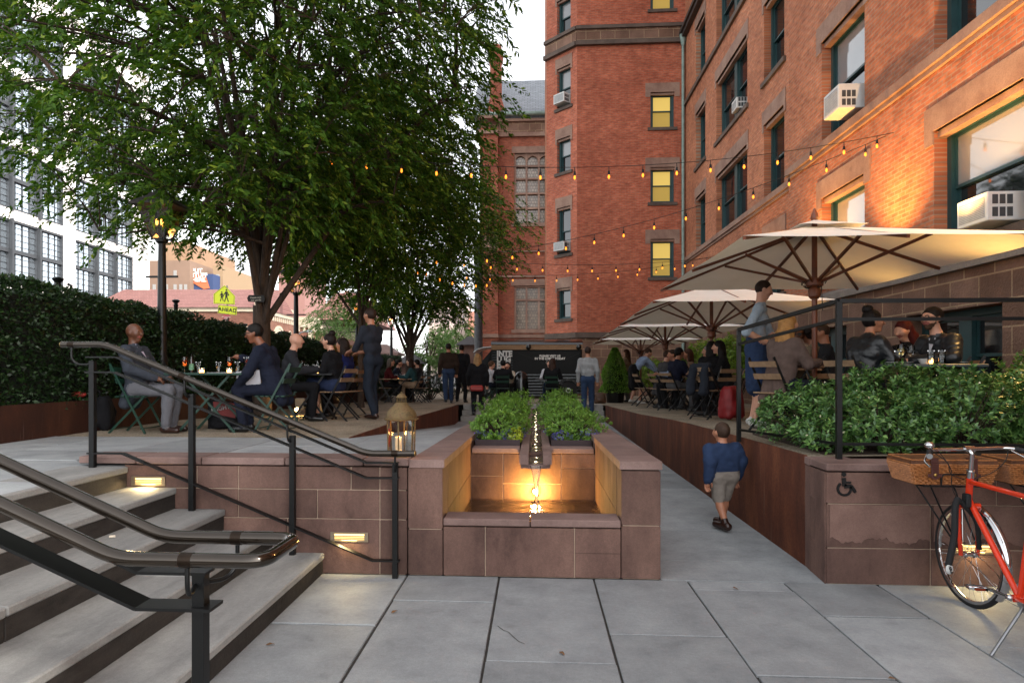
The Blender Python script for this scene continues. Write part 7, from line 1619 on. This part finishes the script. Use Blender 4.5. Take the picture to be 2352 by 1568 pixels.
for lb, px_, t_, rz, kw in (('man with sunglasses facing us behind the blond woman', 1836, 9.5, R(150), dict(shirt=BEIGE, trousers=BLACK, shoes=SHK, skin='dark', glasses='sun')), ('dark curly haired woman in cream behind the parasol pole', 1878, 9.3, R(40), dict(shirt=cloth('cream_knit', '#7e715f'), trousers=BLACK, shoes=SHK, skin='tan', hair='curly', hairc='#1c1210', female=True)), ('balding man looking down between the railing post and the pole', 1908, 9.0, R(70), dict(shirt=DKGREY, trousers=BLACK, shoes=SHK, skin='tan', hair='thin', hairc='#3a2a20', head_pitch=-.3))):
    x1, y1, z1 = at(px_, t_, GR); person(lb, (x1, y1, z1), rz, **sit(.06), h=MID, **kw); chair('wood', 'wooden slat chair under the ' + lb.split(' facing')[0].split(' behind')[0].split(' looking')[0], x1 + .03 * math.sin(rz), y1 - .03 * math.cos(rz), z1, rz)
x, y, z = at(1862, 8.75, GR); table('table with guests around the parasol pole', x - .25, y + .35, z, .8, .7, SLAT, BLKM, group='tables on the right terrace')
x1, y1, z1 = at(1972, 6.95, GR); person('woman with a dark hair bun in a black leather jacket, back to us', (x1, y1, z1), R(-70), **sit(.12, arms=[((.25, .18, .82), (.16, .40, .80)), ((-.25, .2, .82), (-.1, .42, .80))], hh=1.72), shirt=LEATHER, trousers=BLACK, shoes=SHK, skin='tan', hair='bun', hairc='#140e0c', h=NEAR, female=True, jacket=True, head_yaw=R(-20))
chair('wood', 'wooden slat chair under the woman in the leather jacket', x1 - .03, y1, z1, R(-70))
x1, y1, z1 = at(2178, 6.95, GR); person('bearded man with black glasses and a leather jacket resting his arms on the table', (x1, y1, z1), R(102), **sit(.12, arms=[((.30, .17, .84), (.02, .33, .82)), ((-.28, .20, .84), (-.02, .42, .81))], hh=1.78), shirt=LEATHER, trousers=BLACK, shoes=SHK, skin='light', hair='short', hairc='#1d1511', h=.012, jacket=True, beard='#4a3527', glasses='clear', collar=WHITEC, head_yaw=R(6))
chair('wood', 'wooden slat chair under the bearded man with glasses', x1 + .03, y1, z1, R(76))
x1, y1, z1 = at(2100, 7.9, GR); person('woman with dark red hair looking down, between the leather jackets', (x1, y1, z1), R(110), **sit(.10, slump=.05), shirt=BLACK, trousers=BLACK, shoes=SHK, skin='light', hair='long', hairc='#4a1712', h=NEAR, female=True, head_pitch=-.3)
chair('wood', 'wooden slat chair under the red haired woman', x1 + .02, y1 + .02, z1, R(110))
x, y, z = at(2082, 6.95, GR); GT = mat('grey_tabletop', '#4f5759', .45, var=.15); table('grey table with wine and plates behind the shrubs', x + .12, y, z, .95, .75, GT, BLKM, hgt=.775, group='tables on the right terrace'); tz = z + .775
for k, lb, px_, dy, col, fl in (('wine', 'glass of white wine on the grey table', 2071, -.15, WHITEW, 1.3), ('wine', 'empty stemmed glass behind the white wine', 2091, .1, None, 0), ('tumbler', 'left water glass of the pair before the bearded man', 2138, -.3, WATERD, .7), ('tumbler', 'right water glass of the pair before the bearded man', 2168 - 6, -.32, WATERD, .7), ('votive', 'candle beside the pair of water glasses', 2136, -.22, None, 0), ('tumbler', 'short glass of orange drink below the white wine', 2064, -.28, ORANGE, .4)):
    p = PT(px_, 850, 6.95 + dy); drink(k, lb, p[0], y + dy, tz, col, fl)
WHP = mat('porcelain', '#c9c8c4', .25, var=.03)
for lb, px_, dy in (('white plate left of the water glasses on the grey table', 2066, -.22), ('white plate right of the water glasses on the grey table', 2188, -.2)): p = PT(px_, 850, 6.95 + dy); m = MB(); m.lathe([(.06, 0), (.125, .016), (.127, .02), (.07, .008), (.001, .007)], n=24); tag(m.build('plate', WHP, smooth=40), lb, 'plate', 'white plates on the grey table').location = (p[0], y + dy, tz)
p = PT(2112, 850, 6.85); m = MB(); m.lathe([(.035, 0), (.06, .05), (.063, .055), (.05, .03), (.001, .01)], n=20); tag(m.build('bowl', WHP, smooth=40), 'small white bowl between the plates on the grey table', 'bowl').location = (p[0], y - .18, tz)
# --- right terrace further back
for lb, px_, t_, rz, kw in (('man in a grey coat eating at the middle table', 1519, 15.6, R(-75), dict(shirt=cloth('grey_coat', '#3f3e41'), trousers=BLACK, shoes=SHK, hair='short', hairc='#3a281d', jacket=True, tail=.36, head_pitch=-.2)), ('man in a navy pullover with grey trousers, back turned', 1547, 14.2, R(-60), dict(shirt=cloth('navy_pullover', '#15182a'), trousers=cloth('mid_grey', '#4a4a4c'), shoes=SHK, hair='short', hairc='#14100e')), ('woman facing left across from the navy pullover', 1597, 14.8, R(80), dict(shirt=cloth('tan_top', '#6d5646'), trousers=BLACK, shoes=SHK, hair='bob', hairc='#3b2318', female=True)), ('dark haired woman in a long black coat, back turned', 1622, 12.0, R(-55), dict(shirt=BLACK, trousers=BLACK, shoes=SHB, hair='bob', hairc='#130d0b', female=True, jacket=True, tail=.34)), ('grey haired man in a black jacket facing left', 1645, 13.4, R(75), dict(shirt=DKGREY, trousers=BLACK, shoes=SHK, hair='short', hairc='#7a7470', jacket=True)), ('dark haired woman in profile facing left under the second parasol', 1672, 11.9, R(75), dict(shirt=BLACK, trousers=BLACK, shoes=SHK, hair='long', hairc='#120d0c', female=True)), ('person in a pale shirt beside the navy pullover', 1560, 15.2, R(95), dict(shirt=BLUEST, trousers=BLACK, shoes=SHK, hair='short', hairc='#2b1e17'))):
    x1, y1, z1 = at(px_, t_, GR); person(lb, (x1, y1, z1), rz, **sit(.10), h=MID, skin='tan' if 'navy' in lb else 'light', **kw); chair('wood', 'wooden slat chair under the ' + lb.split(',')[0].split(' facing')[0].split(' eating')[0].split(' in profile')[0], x1 + .03 * math.sin(rz), y1 - .03 * math.cos(rz), z1, rz)
for i, (lb, px_, t_) in enumerate((('table between the woman in the black coat and the dark haired profile', 1645, 12.2), ('table between the navy pullover and the woman in tan', 1572, 14.5), ('table of the man in the grey coat', 1543, 16.0))):
    x, y, z = at(px_, t_, GR); table(lb, x, y, z, .62, .6, SLAT, BLKM, group='tables on the right terrace'); drink('wine' if i else 'tumbler', ['water glass in front of the dark haired profile', 'glass of red drink in front of the woman in tan', 'stemmed glass in front of the man in the grey coat'][i], x, y - .15, z + .745, REDW if i else WATERD, .8)
x1, y1, z1 = at(1632, 10.3, GR); chair('wood', 'wooden slat chair draped with a dark coat beside the red backpack', x1, y1, z1, R(-60))
f = Field(); f.cone((-.16, -.2, .84), (.16, -.2, .84), .045, .045, 'c', .03); f.cone((-.13, -.25, .78), (-.15, -.28, .45), .06, .08, 'c', .05); f.cone((.13, -.25, .78), (.15, -.28, .45), .06, .08, 'c', .05); f.cone((0, -.12, .78), (0, -.02, .55), .10, .12, 'c', .06); V, F = f.mesh(.02); V += .012 * vnoise(V, 15, 4)[:, None]; o = np_mesh('coat', V, F, cloth('slate_coat', '#22262e'), smooth=True); o.location = (x1, y1, z1); o.rotation_euler = (0, 0, R(-60)); tag(o, 'dark slate coat hung over the back of an empty wooden chair', 'coat')
p = PZ(1684, 962, GR(9.4)); bag('red backpack with black straps on the gravel by the railing end', p[0], p[1] + .1, p[2], .36, .26, .5, mat('red_nylon', '#7a0f14', .6, var=.2), .5)
chair('wood', 'empty wooden slat chair behind the waiter with the navy apron', *at(1660, 11.0, GR), R(20)); chair('wood', 'empty wooden slat chair left of the man in the grey coat', *at(1478, 16.8, GR), R(-80))
x1, y1, z1 = at(1462, 19.4, GR); pz_ = stand(1.78, .14, .72, arms=[((.22, .42, 1.15), (.12, .60, .98)), ((-.22, .42, 1.15), (-.12, .62, .98))])
person('waiter in a light blue shirt bending over a far table', (x1, y1, z1), R(-78), **pz_, shirt=BLUEST, trousers=BLACK, shoes=SHW, skin='light', hair='buzz', hairc='#3b2a20', h=MID, bottom='shorts', sleeve='long', head_pitch=-.5, extra=lambda f, d: [f.cone((e * .07, -.08, .95), (e * .1, -.06, .56), .11, .13, 'bottom', .07) for e in (-1, 1)])
x1, y1, z1 = at(1440, 21.3, GR); person('woman in a beige jumper and grey trousers standing by the cone tree', (x1, y1, z1), R(60), **stand(1.7, .05, 0, arms=[((.2, .1, 1.12), (.05, .25, 1.1)), ((-.2, .1, 1.12), (-.05, .25, 1.08))]), shirt=BEIGE, trousers=cloth('grey_slacks', '#5f5c5a'), shoes=SHK, skin='light', hair='long', hairc='#4a2c1c', h=FARC, female=True)
x, y, z = at(1512, 19.6, GR); table('far table under the bending waiter', x, y, z, .7, .6, SLAT, BLKM, group='tables on the right terrace')
# ================================================================== black coffee truck
TY = 25.3; GZ = GL(TY); tk = thing('coffee_truck', 'black corrugated coffee truck with white stacked lettering at the end of the courtyard', 'truck', (PY(1210, 850, TY)[0], TY, GZ))
tx = lambda x: PY(x, 850, TY)[0]; tz_ = lambda y: PY(1210, y, TY)[2]
GB = mat('truck_black', '#060708', .18, var=.1, coat=.4); SB = mat('truck_panel', '#060707', .5, var=.15, spec=.2)
x0, x1 = tx(1129), tx(1337); zb, zt = tz_(904), tz_(778)
m = MB(); m.bbox(x0, x1, TY, TY + 1.9, zb, tz_(791), .03); m.build('body', SB, tk, world=True)
m = MB(); pr = [(TY + .95 + 1.0 * math.cos(a), tz_(791) + .23 * math.sin(a)) for a in [math.pi * k / 14 for k in range(15)]]; m.prism(pr[::-1], x0 - .02, x1 + .02, 'x'); m.build('roof', GB, tk, smooth=40, world=True)
m = MB(); m.bbox(x0 - .01, x1 + .01, TY - .06, TY - .002, tz_(803), tz_(792), .008); m.build('wood_fascia', stonemat('fascia_wood', '#7d6247', '#94765a', scale=1, grain=20, bump=.2, streak=(.6, 6, 6)), tk, world=True)
m = MB(); z = zb + .04
while z < tz_(860): m.tube([(tx(1184), TY - .004, z), (x1 - .02, TY - .004, z)], .026, 6); z += .115
z = zb + .3
while z < tz_(808): m.tube([(tx(1131), TY - .004, z), (tx(1178), TY - .004, z)], .022, 6); z += .10
m.build('corrugation', mat('rib_highlight', '#3a4042', .22, var=.1, coat=.3), tk, smooth=60, world=True)  # ribs paler than the black body: their highlights are put into the colour
m = MB(); m.bbox(tx(1181), x1 - .05, TY - .03, TY - .002, tz_(858), tz_(806), .01); m.build('hatch', mat('hatch_black', '#060707', .5, var=.2, spec=.2), tk, world=True)
m = MB()
for a, b in (((1190, 810), (1252, 836)), ((1333, 810), (1270, 838))): m.tube([(tx(a[0]), TY - .035, tz_(a[1])), (tx(b[0]), TY - .035, tz_(b[1]))], .008, 6)
m.build('hatch_stay', IRON, tk, smooth=60, world=True)
for x in (1214, 1329): m = MB(); m.ball((tx(x), TY - .12, tz_(797)), .105, 14, (1, .8, 1)); m.tube([(tx(x), TY - .06, tz_(797)), (tx(x), TY - .005, tz_(797))], .04, 8); m.build('spotlight', GB, tk, smooth=180, world=True)
WL = mat('truck_lettering', '#c9c9c6', .6, var=.03); tw2 = MATS['white_lettering']
for i, w_ in enumerate(('INTE', 'LLIG', 'ENT', 'SIA')): text_mesh('lettering', w_, .30, WL, tk, (tx(1141), TY - .032, tz_(812.5 + 12.6 * i)), (R(90), 0, 0), .004, .016, 'LEFT', 1.02, .92)
for i, (w_, sz) in enumerate((('PLEASE VISIT US', .115), ('IN THE LOBBY TODAY', .115), ('7am-6pm', .075), ('Thank You', .075))): text_mesh('lettering', w_, sz, tw2, tk, (tx(1263), TY - .037, tz_([817.5, 823.5, 829, 833.5][i])), (R(90), 0, 0), .003, .004 if i < 2 else 0)
def roadwheel(x, r=.33):
    y = TY - .03; w_ = MB(); w_.M = Matrix.Translation((x, y, GZ + r)) @ Matrix.Rotation(R(90), 4, 'X'); w_.lathe([(r * .62, -.07), (r * .95, -.07), (r, -.03), (r, .05), (r * .95, .08), (r * .62, .08)], n=32); o = w_.build('wheel', mat('tyre', '#111112', .8, var=.2), tk, smooth=40, world=True)
    w_ = MB(); w_.M = Matrix.Translation((x, y - .03, GZ + r)) @ Matrix.Rotation(R(90), 4, 'X'); w_.lathe([(.001, .02), (r * .62, .02), (r * .62, .045), (r * .54, .05), (r * .5, .03), (r * .32, .035), (r * .30, .055), (.001, .058)], n=32); w_.build('rim', mat('rim_white', '#b9b9b6', .4), o, smooth=35, world=True)
    w_ = MB(); w_.ball((x, y - .1, GZ + r), .06, 12, (1, .5, 1)); w_.build('hub_cap', GB, o, smooth=180, world=True)
wx = tx(1305); roadwheel(wx); roadwheel(tx(1120))
m = MB(); n = 18
for k in range(n):
    a, b = math.pi * k / n, math.pi * (k + 1) / n; q4 = lambda a_, r_: (wx + r_ * math.cos(a_), GZ + .33 + r_ * math.sin(a_)); P = [q4(a, .37), q4(a, .47), q4(b, .47), q4(b, .37)]; m.prism(P, TY - .12, TY + .01, 'y')
m.build('mudguard', GB, tk, world=True)
m = MB(); V = []; xa = tx(1092)
m.hexa([(xa, TY + .2, zb - .05), (x0 - .004, TY + .1, zb - .05), (x0 - .004, TY + 1.8, zb - .05), (xa, TY + 1.7, zb - .05)], [(xa + .1, TY + .25, tz_(838)), (x0 - .004, TY + .1, tz_(803)), (x0 - .004, TY + 1.8, tz_(803)), (xa + .1, TY + 1.65, tz_(838))]); m.build('bonnet', SB, tk, world=True)
m = MB(); pts = [(tx(1088), tz_(810)), (tx(1096), tz_(803.5)), (tx(1108), tz_(799)), (tx(1129), tz_(797)), (tx(1129), tz_(795)), (tx(1108), tz_(796.5)), (tx(1095), tz_(801)), (tx(1087), tz_(808))]; m.prism(pts, TY - .05, TY + 1.9, 'y'); m.build('sun_visor', mat('visor_grey', '#9aa0a2', .3, metal=.4), tk, world=True)
m = MB(); m.box(tx(1185), tx(1290), TY + .1, TY + .6, GZ + .1, GZ + .24); m.tube([(tx(1210), TY + .05, GZ + .12), (tx(1245), TY + .05, GZ + .12)], .05, 10); m.build('chassis', mat('chassis', '#55585a', .4, metal=.7, var=.3), tk, world=True)
# ================================================================== red bicycle at the right
bk = thing('bicycle', 'red bicycle with chrome mudguard and wicker front basket at the right edge', 'bicycle', (2.8, 4.0, 0), 0, 'bicycles with wicker baskets by the planter wall')
RED = mat('red_enamel', '#d4330f', .22, var=.05, coat=.6); CHR = mat('chrome', '#c8c8c8', .08, metal=1, var=.03); RUB = mat('rubber', '#101011', .7, var=.2); WICK = None
Fh, HB, HT, ST = Vector((2.95, 4.64, .345)), Vector((2.868, 4.52, .72)), Vector((2.842, 4.46, .90)), Vector((2.815, 4.40, 1.075)); BB, SC, RH = Vector((2.80, 3.96, .28)), Vector((2.765, 3.80, .885)), Vector((2.70, 3.52, .345))
def bt(name, pts, r, m_, par=bk, n=12, sm=50): m = MB(); m.tube(pts, r, n); return m.build(name, m_, par, smooth=sm, world=True)
m = MB(); m.tube([HB, HT], .021, 14); m.tube([HT - Vector((0, 0, .03)), SC], .0165, 12); m.tube([HB + Vector((0, 0, .03)), BB], .0185, 12); m.tube([BB, SC + Vector((0, 0, .06))], .016, 12)
for e in (-1, 1): o_ = Vector((.05 * e, 0, 0)); m.tube([BB + o_ * .6, RH + o_], .010, 8); m.tube([SC + o_ * .3, RH + o_], .008, 8)
m.tube([BB - Vector((.036, 0, 0)), BB + Vector((.036, 0, 0))], .022, 14); m.build('frame', RED, bk, smooth=50, world=True)
text_mesh('lettering', 'CRUISER', .022, mat('frame_print', '#6d140b', .3), bk, (HT - Vector((0, 0, .03))).lerp(SC, .30) + Vector((-.017, -.002, .002)), (R(90), .0, R(-80)), .0005) if False else None
sd = Vector((-.03, 1, 0)).normalized(); lat = Vector((1, .03, 0)); up_ = (HT - HB).normalized()
m = MB(); cr = HB - up_ * .02
for e in (-1, 1): s_ = lat * (.062 * e); m.tube(smooth_path([cr, cr + s_, Fh.lerp(cr, .5) + s_ + sd * .0, Fh + s_ * .9], .03), [.015] * 8 + [.014] * 8 + [.011] * 0 if False else .0135, 10)
m.tube([cr - lat * .075, cr + lat * .075], .017, 10); m.build('fork', RED, bk, smooth=50, world=True)
def wheel(c, d, name='wheel'):
    d = Vector(d).normalized(); wdt = Vector((d.y, -d.x, 0)); r = .335; rim_ = lambda a, rr_, o=0: c + d * (rr_ * math.cos(a)) + Vector((0, 0, rr_ * math.sin(a))) + wdt * o
    m = MB(); m.tube([rim_(2 * math.pi * k / 48, r) for k in range(49)], .016, 8, caps=False); w_ = m.build(name, RUB, bk, smooth=60, world=True)
    m = MB()
    V, F = [], []
    for k in range(48):
        for rr_, o in ((r - .012, -.012), (r - .03, -.011), (r - .034, 0), (r - .03, .011), (r - .012, .012)): V.append(tuple(rim_(2 * math.pi * k / 48, rr_, o)))
    for k in range(48):
        for j in range(4): a, b = k * 5 + j, ((k + 1) % 48) * 5 + j; F.append((a, b, b + 1, a + 1))
    m.add(V, F); m.build('rim', CHR, w_, smooth=60, world=True)
    m = MB(); m.tube([c - wdt * .05, c + wdt * .05], .016, 12); m.tube([c - wdt * .03, c - wdt * .025], .024, 12); m.tube([c + wdt * .025, c + wdt * .03], .024, 12); m.build('hub', CHR, w_, smooth=50, world=True)
    m = MB()
    for k in range(28):
        a = 2 * math.pi * k / 28; e = 1 if k % 2 else -1; b = a + (.9 if k % 4 < 2 else -.9); m.tube([c + wdt * (.028 * e) + d * (.022 * math.cos(b)) + Vector((0, 0, .022 * math.sin(b))), rim_(a, r - .028)], .0013, 4, caps=False)
    o = m.build('spokes', CHR, w_, world=True); return d, wdt, rim_
d_, w__, rim_ = wheel(Fh, sd); wheel(RH, (.2, .98, 0))
m = MB(); V, F = [], []; n = 40
for k in range(n + 1):
    a = R(62) + R(155) * k / n
    for j in range(7): q_ = (j - 3) / 3; V.append(tuple(rim_(a, .368 - .016 * q_ * q_, .028 * q_)))
for k in range(n):
    for j in range(6): a = k * 7 + j; F.append((a, a + 1, a + 8, a + 7))
m.add(V, F)
m.build('mudguard', CHR, bk, smooth=70, world=True)
m = MB(); m.tube([rim_(R(205), .36, -.03), rim_(R(200), .2, -.045), Fh - w__ * .05], .0025, 6); m.tube([rim_(R(205), .36, .03), rim_(R(200), .2, .045), Fh + w__ * .05], .0025, 6); m.build('mudguard_stay', CHR, bk, smooth=60, world=True)
m = MB(); m.tube([HT, HT + up_ * .05], .024, 14); m.tube(smooth_path([HT + up_ * .03, HT + up_ * .12, ST + Vector((0, .0, -.01)), ST + Vector((-.0, .03, .01))], .03), .0155, 12); m.tube([ST + Vector((-.03, .03, .012)), ST + Vector((.03, .03, .012))], .022, 12); m.build('stem', CHR, bk, smooth=50, world=True)
hb = ST + Vector((0, .03, .012)); Lh, Rh = hb + Vector((-.235, .02, -.008)), hb + Vector((.26, .02, .01)); Lg, Rg = Lh + Vector((-.075, -.13, -.022)), Rh + Vector((.075, -.13, -.02))
m = MB(); m.tube(smooth_path([Lg, Lh, hb, Rh, Rg], .08), .0118, 12); m.build('handlebar', CHR, bk, smooth=60, world=True)
for g0, g1 in ((Lg, Lh), (Rg, Rh)):
    dv = (g1 - g0); m = MB(); m.tube([g0 - dv * .12, g0 + dv * .72], .0165, 14); o = m.build('grip', RUB, bk, smooth=50, world=True); m = MB(); m.tube([g0 - dv * .13, g0 - dv * .11], .0175, 14); m.build('end_ring', CHR, o, smooth=40, world=True)
    m = MB(); a = g0 + dv * .8 + Vector((0, .02, -.015)); m.tube(smooth_path([a, a + Vector((0, .03, -.02)), g0 + Vector((.0, .05, -.055)), g0 + Vector((-.02 if g0 is Lg else .02, .0, -.075))], .03), [.007], 8) if False else m.tube(smooth_path([a, g0 + Vector((0, .06, -.045)), g0 + Vector((0, .0, -.07))], .03), .0065, 8); m.build('brake_lever', CHR, bk, smooth=60, world=True)
m = MB(); c = Lh + Vector((.0, -.0, .03)); m.ball(c, .032, 14, (1, 1, .75)); m.build('bell', CHR, bk, smooth=180, world=True)
m = MB()
for p0, p1, z in ((Lh, HT + Vector((-.02, .03, -.02)), .06), (Rh, HT + Vector((.02, .03, -.02)), .07), (Lh + Vector((.05, 0, 0)), HB + Vector((-.05, .02, 0)), .02)):
    a, b = Vector(p0), Vector(p1); mid = a.lerp(b, .5) + Vector((0, -.03, -.06)); m.tube(smooth_path([a, a.lerp(mid, .6) + Vector((.02, -.04, .02)), mid, b], .08), .0028, 6)
m.build('cable', RUB, bk, smooth=60, world=True)
# rack and basket
bc = Vector((2.80, 4.70, .835)); bw, bd, bh = .56, .30, .165
m = MB(); zr_ = bc.z - .012
m.tube(smooth_path([bc + Vector((-.2, -.15, -.012)), bc + Vector((-.2, .15, -.012)), bc + Vector((.2, .15, -.012)), bc + Vector((.2, -.15, -.012)), bc + Vector((-.2, -.15, -.012))], .04), .006, 8)
for e in (-1, 1):
    m.tube([bc + Vector((.13 * e, -.1, -.012)), Fh + lat * .065 * e + Vector((0, 0, .03))], .006, 8); m.tube([bc + Vector((.13 * e, .1, -.012)), Fh + lat * .065 * e + Vector((0, 0, .03))], .006, 8)
m.tube(smooth_path([bc + Vector((-.09, -.155, -.01)), bc + Vector((-.09, -.16, .07)), bc + Vector((.14, -.16, .07)), bc + Vector((.14, -.155, -.01))], .03), .006, 8); m.build('rack', IRON, bk, smooth=60, world=True)
def wicker():
    t = NT('wicker'); c = t.node('ShaderNodeNewGeometry'); sp = t.node('ShaderNodeSeparateXYZ'); t.l(c, 'Position', sp, 0); ad_ = t.node('ShaderNodeMath', operation='ADD'); t.l(sp, 0, ad_, 0); t.l(sp, 1, ad_, 1); cb = t.node('ShaderNodeCombineXYZ'); t.l(ad_, 0, cb, 0); t.l(sp, 2, cb, 1)
    b = t.node('ShaderNodeTexBrick'); b.inputs['Scale'].default_value = 1; b.inputs['Brick Width'].default_value = .036; b.inputs['Row Height'].default_value = .0095; b.inputs['Mortar Size'].default_value = .0012; b.inputs['Mortar Smooth'].default_value = .6
    b.inputs['Color1'].default_value = (*C('#6b3f20'), 1); b.inputs['Color2'].default_value = (*C('#4f2c15'), 1); b.inputs['Mortar'].default_value = (*C('#3d2110'), 1); t.l(cb, 0, b, 0); n = t.noise(t.geopos(), 30, 3); r = t.ramp(n, 0, [(.3, .75), (.7, 1.25)]); t.base(t.mix(1, (b, 0), (r, 0), 'MULTIPLY')); t.set(rough=.5); t.bump(b, 1, .8, -.004); return t.m
WICK = wicker()
q4 = lambda k, z: [(bc.x - bw / 2 * k, bc.y - bd / 2 * k, z), (bc.x + bw / 2 * k, bc.y - bd / 2 * k, z), (bc.x + bw / 2 * k, bc.y + bd / 2 * k, z), (bc.x - bw / 2 * k, bc.y + bd / 2 * k, z)]
m = MB(); m.hexa(q4(.88, bc.z), q4(1, bc.z + bh * .78)); bo = m.build('basket', WICK, bk, world=True)
m = MB(); m.hexa(q4(1.02, bc.z + bh * .785), q4(.99, bc.z + bh)); m.build('lid', WICK, bo, world=True)
m = MB()
for z, k in ((.01, .885), (.77, 1.0), (.80, 1.02), (.99, .99)):
    P = [Vector(p) for p in q4(k, bc.z + bh * z)]; m.tube(smooth_path(P + [P[0]], .02), .0055, 6)
for i in range(25):
    for j, (a, b) in enumerate(((0, 1), (0, 3))):
        u = (i + .5) / 25
        if j and i % 2: continue
        A, B = Vector(q4(.885, bc.z)[a]).lerp(Vector(q4(.885, bc.z)[b]), u), Vector(q4(1.0, bc.z + bh * .77)[a]).lerp(Vector(q4(1.0, bc.z + bh * .77)[b]), u); m.tube([A, B], .0035, 5)
for k in range(9):
    z = .05 + k * .083; kk = .885 + .115 * z / .77; P = [Vector(p) for p in q4(kk, bc.z + bh * z)]
    for (A, B) in ((P[0], P[1]), (P[3], P[0])):
        nrm = Vector((0, -1, 0)) if A.y == B.y else Vector((-1, 0, 0)); m.tube([A.lerp(B, i / 26) + nrm * (.007 * (1 if (i + k) % 2 else -1) + .003) for i in range(27)], .0068, 5)
m.build('weave', mat('willow', '#9a6236', .45, var=.4, scale=60), bo, smooth=60, world=True)
LEA = mat('strap_leather', '#45211b', .4, var=.15)
for x in (-.135, .115):
    m = MB(); y = bc.y - bd / 2 - .014; m.bbox(bc.x + x - .024, bc.x + x + .024, y - .004, y + .002, bc.z + .06, bc.z + bh * .86, .002); m.prism([(bc.x + x + .03 * math.cos(k * .5236), bc.z + .062 + .026 * math.sin(k * .5236)) for k in range(12)], y - .005, y + .001, 'y'); m.bbox(bc.x + x - .045, bc.x + x + .045, y - .002, y + .003, bc.z + .05, bc.z + .074, .002); m.bbox(bc.x + x - .024, bc.x + x + .024, y - .002, y + .05, bc.z + bh * .86, bc.z + bh + .012, .002); s_ = m.build('strap', LEA, bo, world=True)
    m = MB(); m.ball((bc.x + x, y - .008, bc.z + .066), .012, 10, (1, .4, 1)); m.build('buckle', MATS['brass'], s_, smooth=180, world=True)
# crank, pedals, stand, saddle
lf = Vector((-.98, .2, 0)); ca = BB + lf * .05; pd = ca + Vector((-.02, .165, -.0)); m = MB(); m.tube([ca, pd], [.013, .010], 10); m.tube([BB + lf * .07, BB - lf * .07], .012, 10); m.ball(ca, .02, 10); m.build('crank', CHR, bk, smooth=60, world=True)
def pedal(p):
    m = MB(); c = p + lf * .055; lx, ly = lf, Vector((.2, .98, 0)); a = [c + lx * sx * .048 + ly * sy * .034 for sx, sy in ((-1, -1), (1, -1), (1, 1), (-1, 1))]
    for i in range(4): m.bar(a[i], a[(i + 1) % 4], .006, .014)
    m.tube([p, c + lx * .05], .007, 8); m.bar(c - lx * .048, c + lx * .048, .004, .012); o = m.build('pedal', CHR, bk, smooth=30, world=True); m = MB(); m.bbox(c.x - .03, c.x + .03, c.y - .043, c.y - .037, c.z - .008, c.z + .006, .002); m.build('reflector', mat('amber_reflector', '#7a2c10', .2), o, world=True)
pedal(pd); pedal(BB - lf * .07 - Vector((0, .165, 0)) - lf * .0)
gp = Vector(PZ(2276, 1508, 0)); m = MB(); m.tube([BB + Vector((-.03, -.08, -.01)), gp + Vector((0, 0, .008))], .009, 10); m.build('kickstand', mat('alloy', '#8d8e90', .35, metal=.9), bk, smooth=50, world=True)
m = MB(); m.tube([SC, SC + Vector((-.01, -.04, .12))], .013, 10); f_ = Field(); s_ = SC + Vector((-.01, -.05, .14)); f_.cone(s_ + Vector((.03, .13, 0)), s_ + Vector((0, -.06, .01)), .022, .05, 's'); f_.cone(s_ + Vector((-.05, -.1, .01)), s_ + Vector((.05, -.1, .01)), .045, .045, 's', .05); m.build('seat_post', CHR, bk, smooth=50, world=True); V, F = f_.mesh(.012); np_mesh('saddle', V, F, mat('saddle_leather', '#1b1412', .4), bk, world=True, smooth=True)
m = MB(); m.lathe([(.1, -.004), (.1, .004)], n=30); m.M = None
for i, v in enumerate(m.v): m.v[i] = (BB.x + .045 + v[2], BB.y + v[1], BB.z + v[0])
m.build('chainring', CHR, bk, world=True)
fc = Vector((2.868, 4.48, .66)); m = MB(); m.bbox(fc.x - .052, fc.x - .018, fc.y - .03, fc.y + .03, .70, .79, .008); m.build('lock_holder', RUB, bk, world=True)
lk = thing('bicycle_lock', 'black sleeved bicycle lock with a white oval end plate hanging on the fork', 'lock', (2.81, 4.5, .4)); A = Vector(PT(2194, 1160, 4.28)); B = Vector(PT(2178, 1300, 4.22)); m = MB(); m.tube(smooth_path([A + Vector((.03, .02, .04)), A, A.lerp(B, .5) + Vector((.012, -.01, 0)), B], .06), [.017] * 3 + [.021] * 13 if False else .02, 12); m.tube(smooth_path([A + Vector((.03, .02, .04)), A + Vector((.16, .03, -.10)), A + Vector((.19, .06, -.30))], .08), .015, 10); m.build('sleeve', mat('lock_sleeve', '#0e0e10', .8, bump=.5, bscale=120, bdist=.003), lk, smooth=60, world=True)
m = MB(); m.ball(B + Vector((0, -.012, -.015)), .032, 16, (.75, .35, 1.0)); e_ = m.build('end_plate', mat('lock_plate', '#b9bab8', .3), lk, smooth=180, world=True); text_mesh('lettering', 'ABUS', .021, MATS['sign_black'], lk, B + Vector((0, -.026, -.015)), (R(90), R(75), 0), .0006, .0008)
b2 = copy_tree(bk); b2.location = (2.8 + .66, 4.03, 0); b2['label'] = 'second bicycle at the right edge, only its wicker basket and black grip in view'
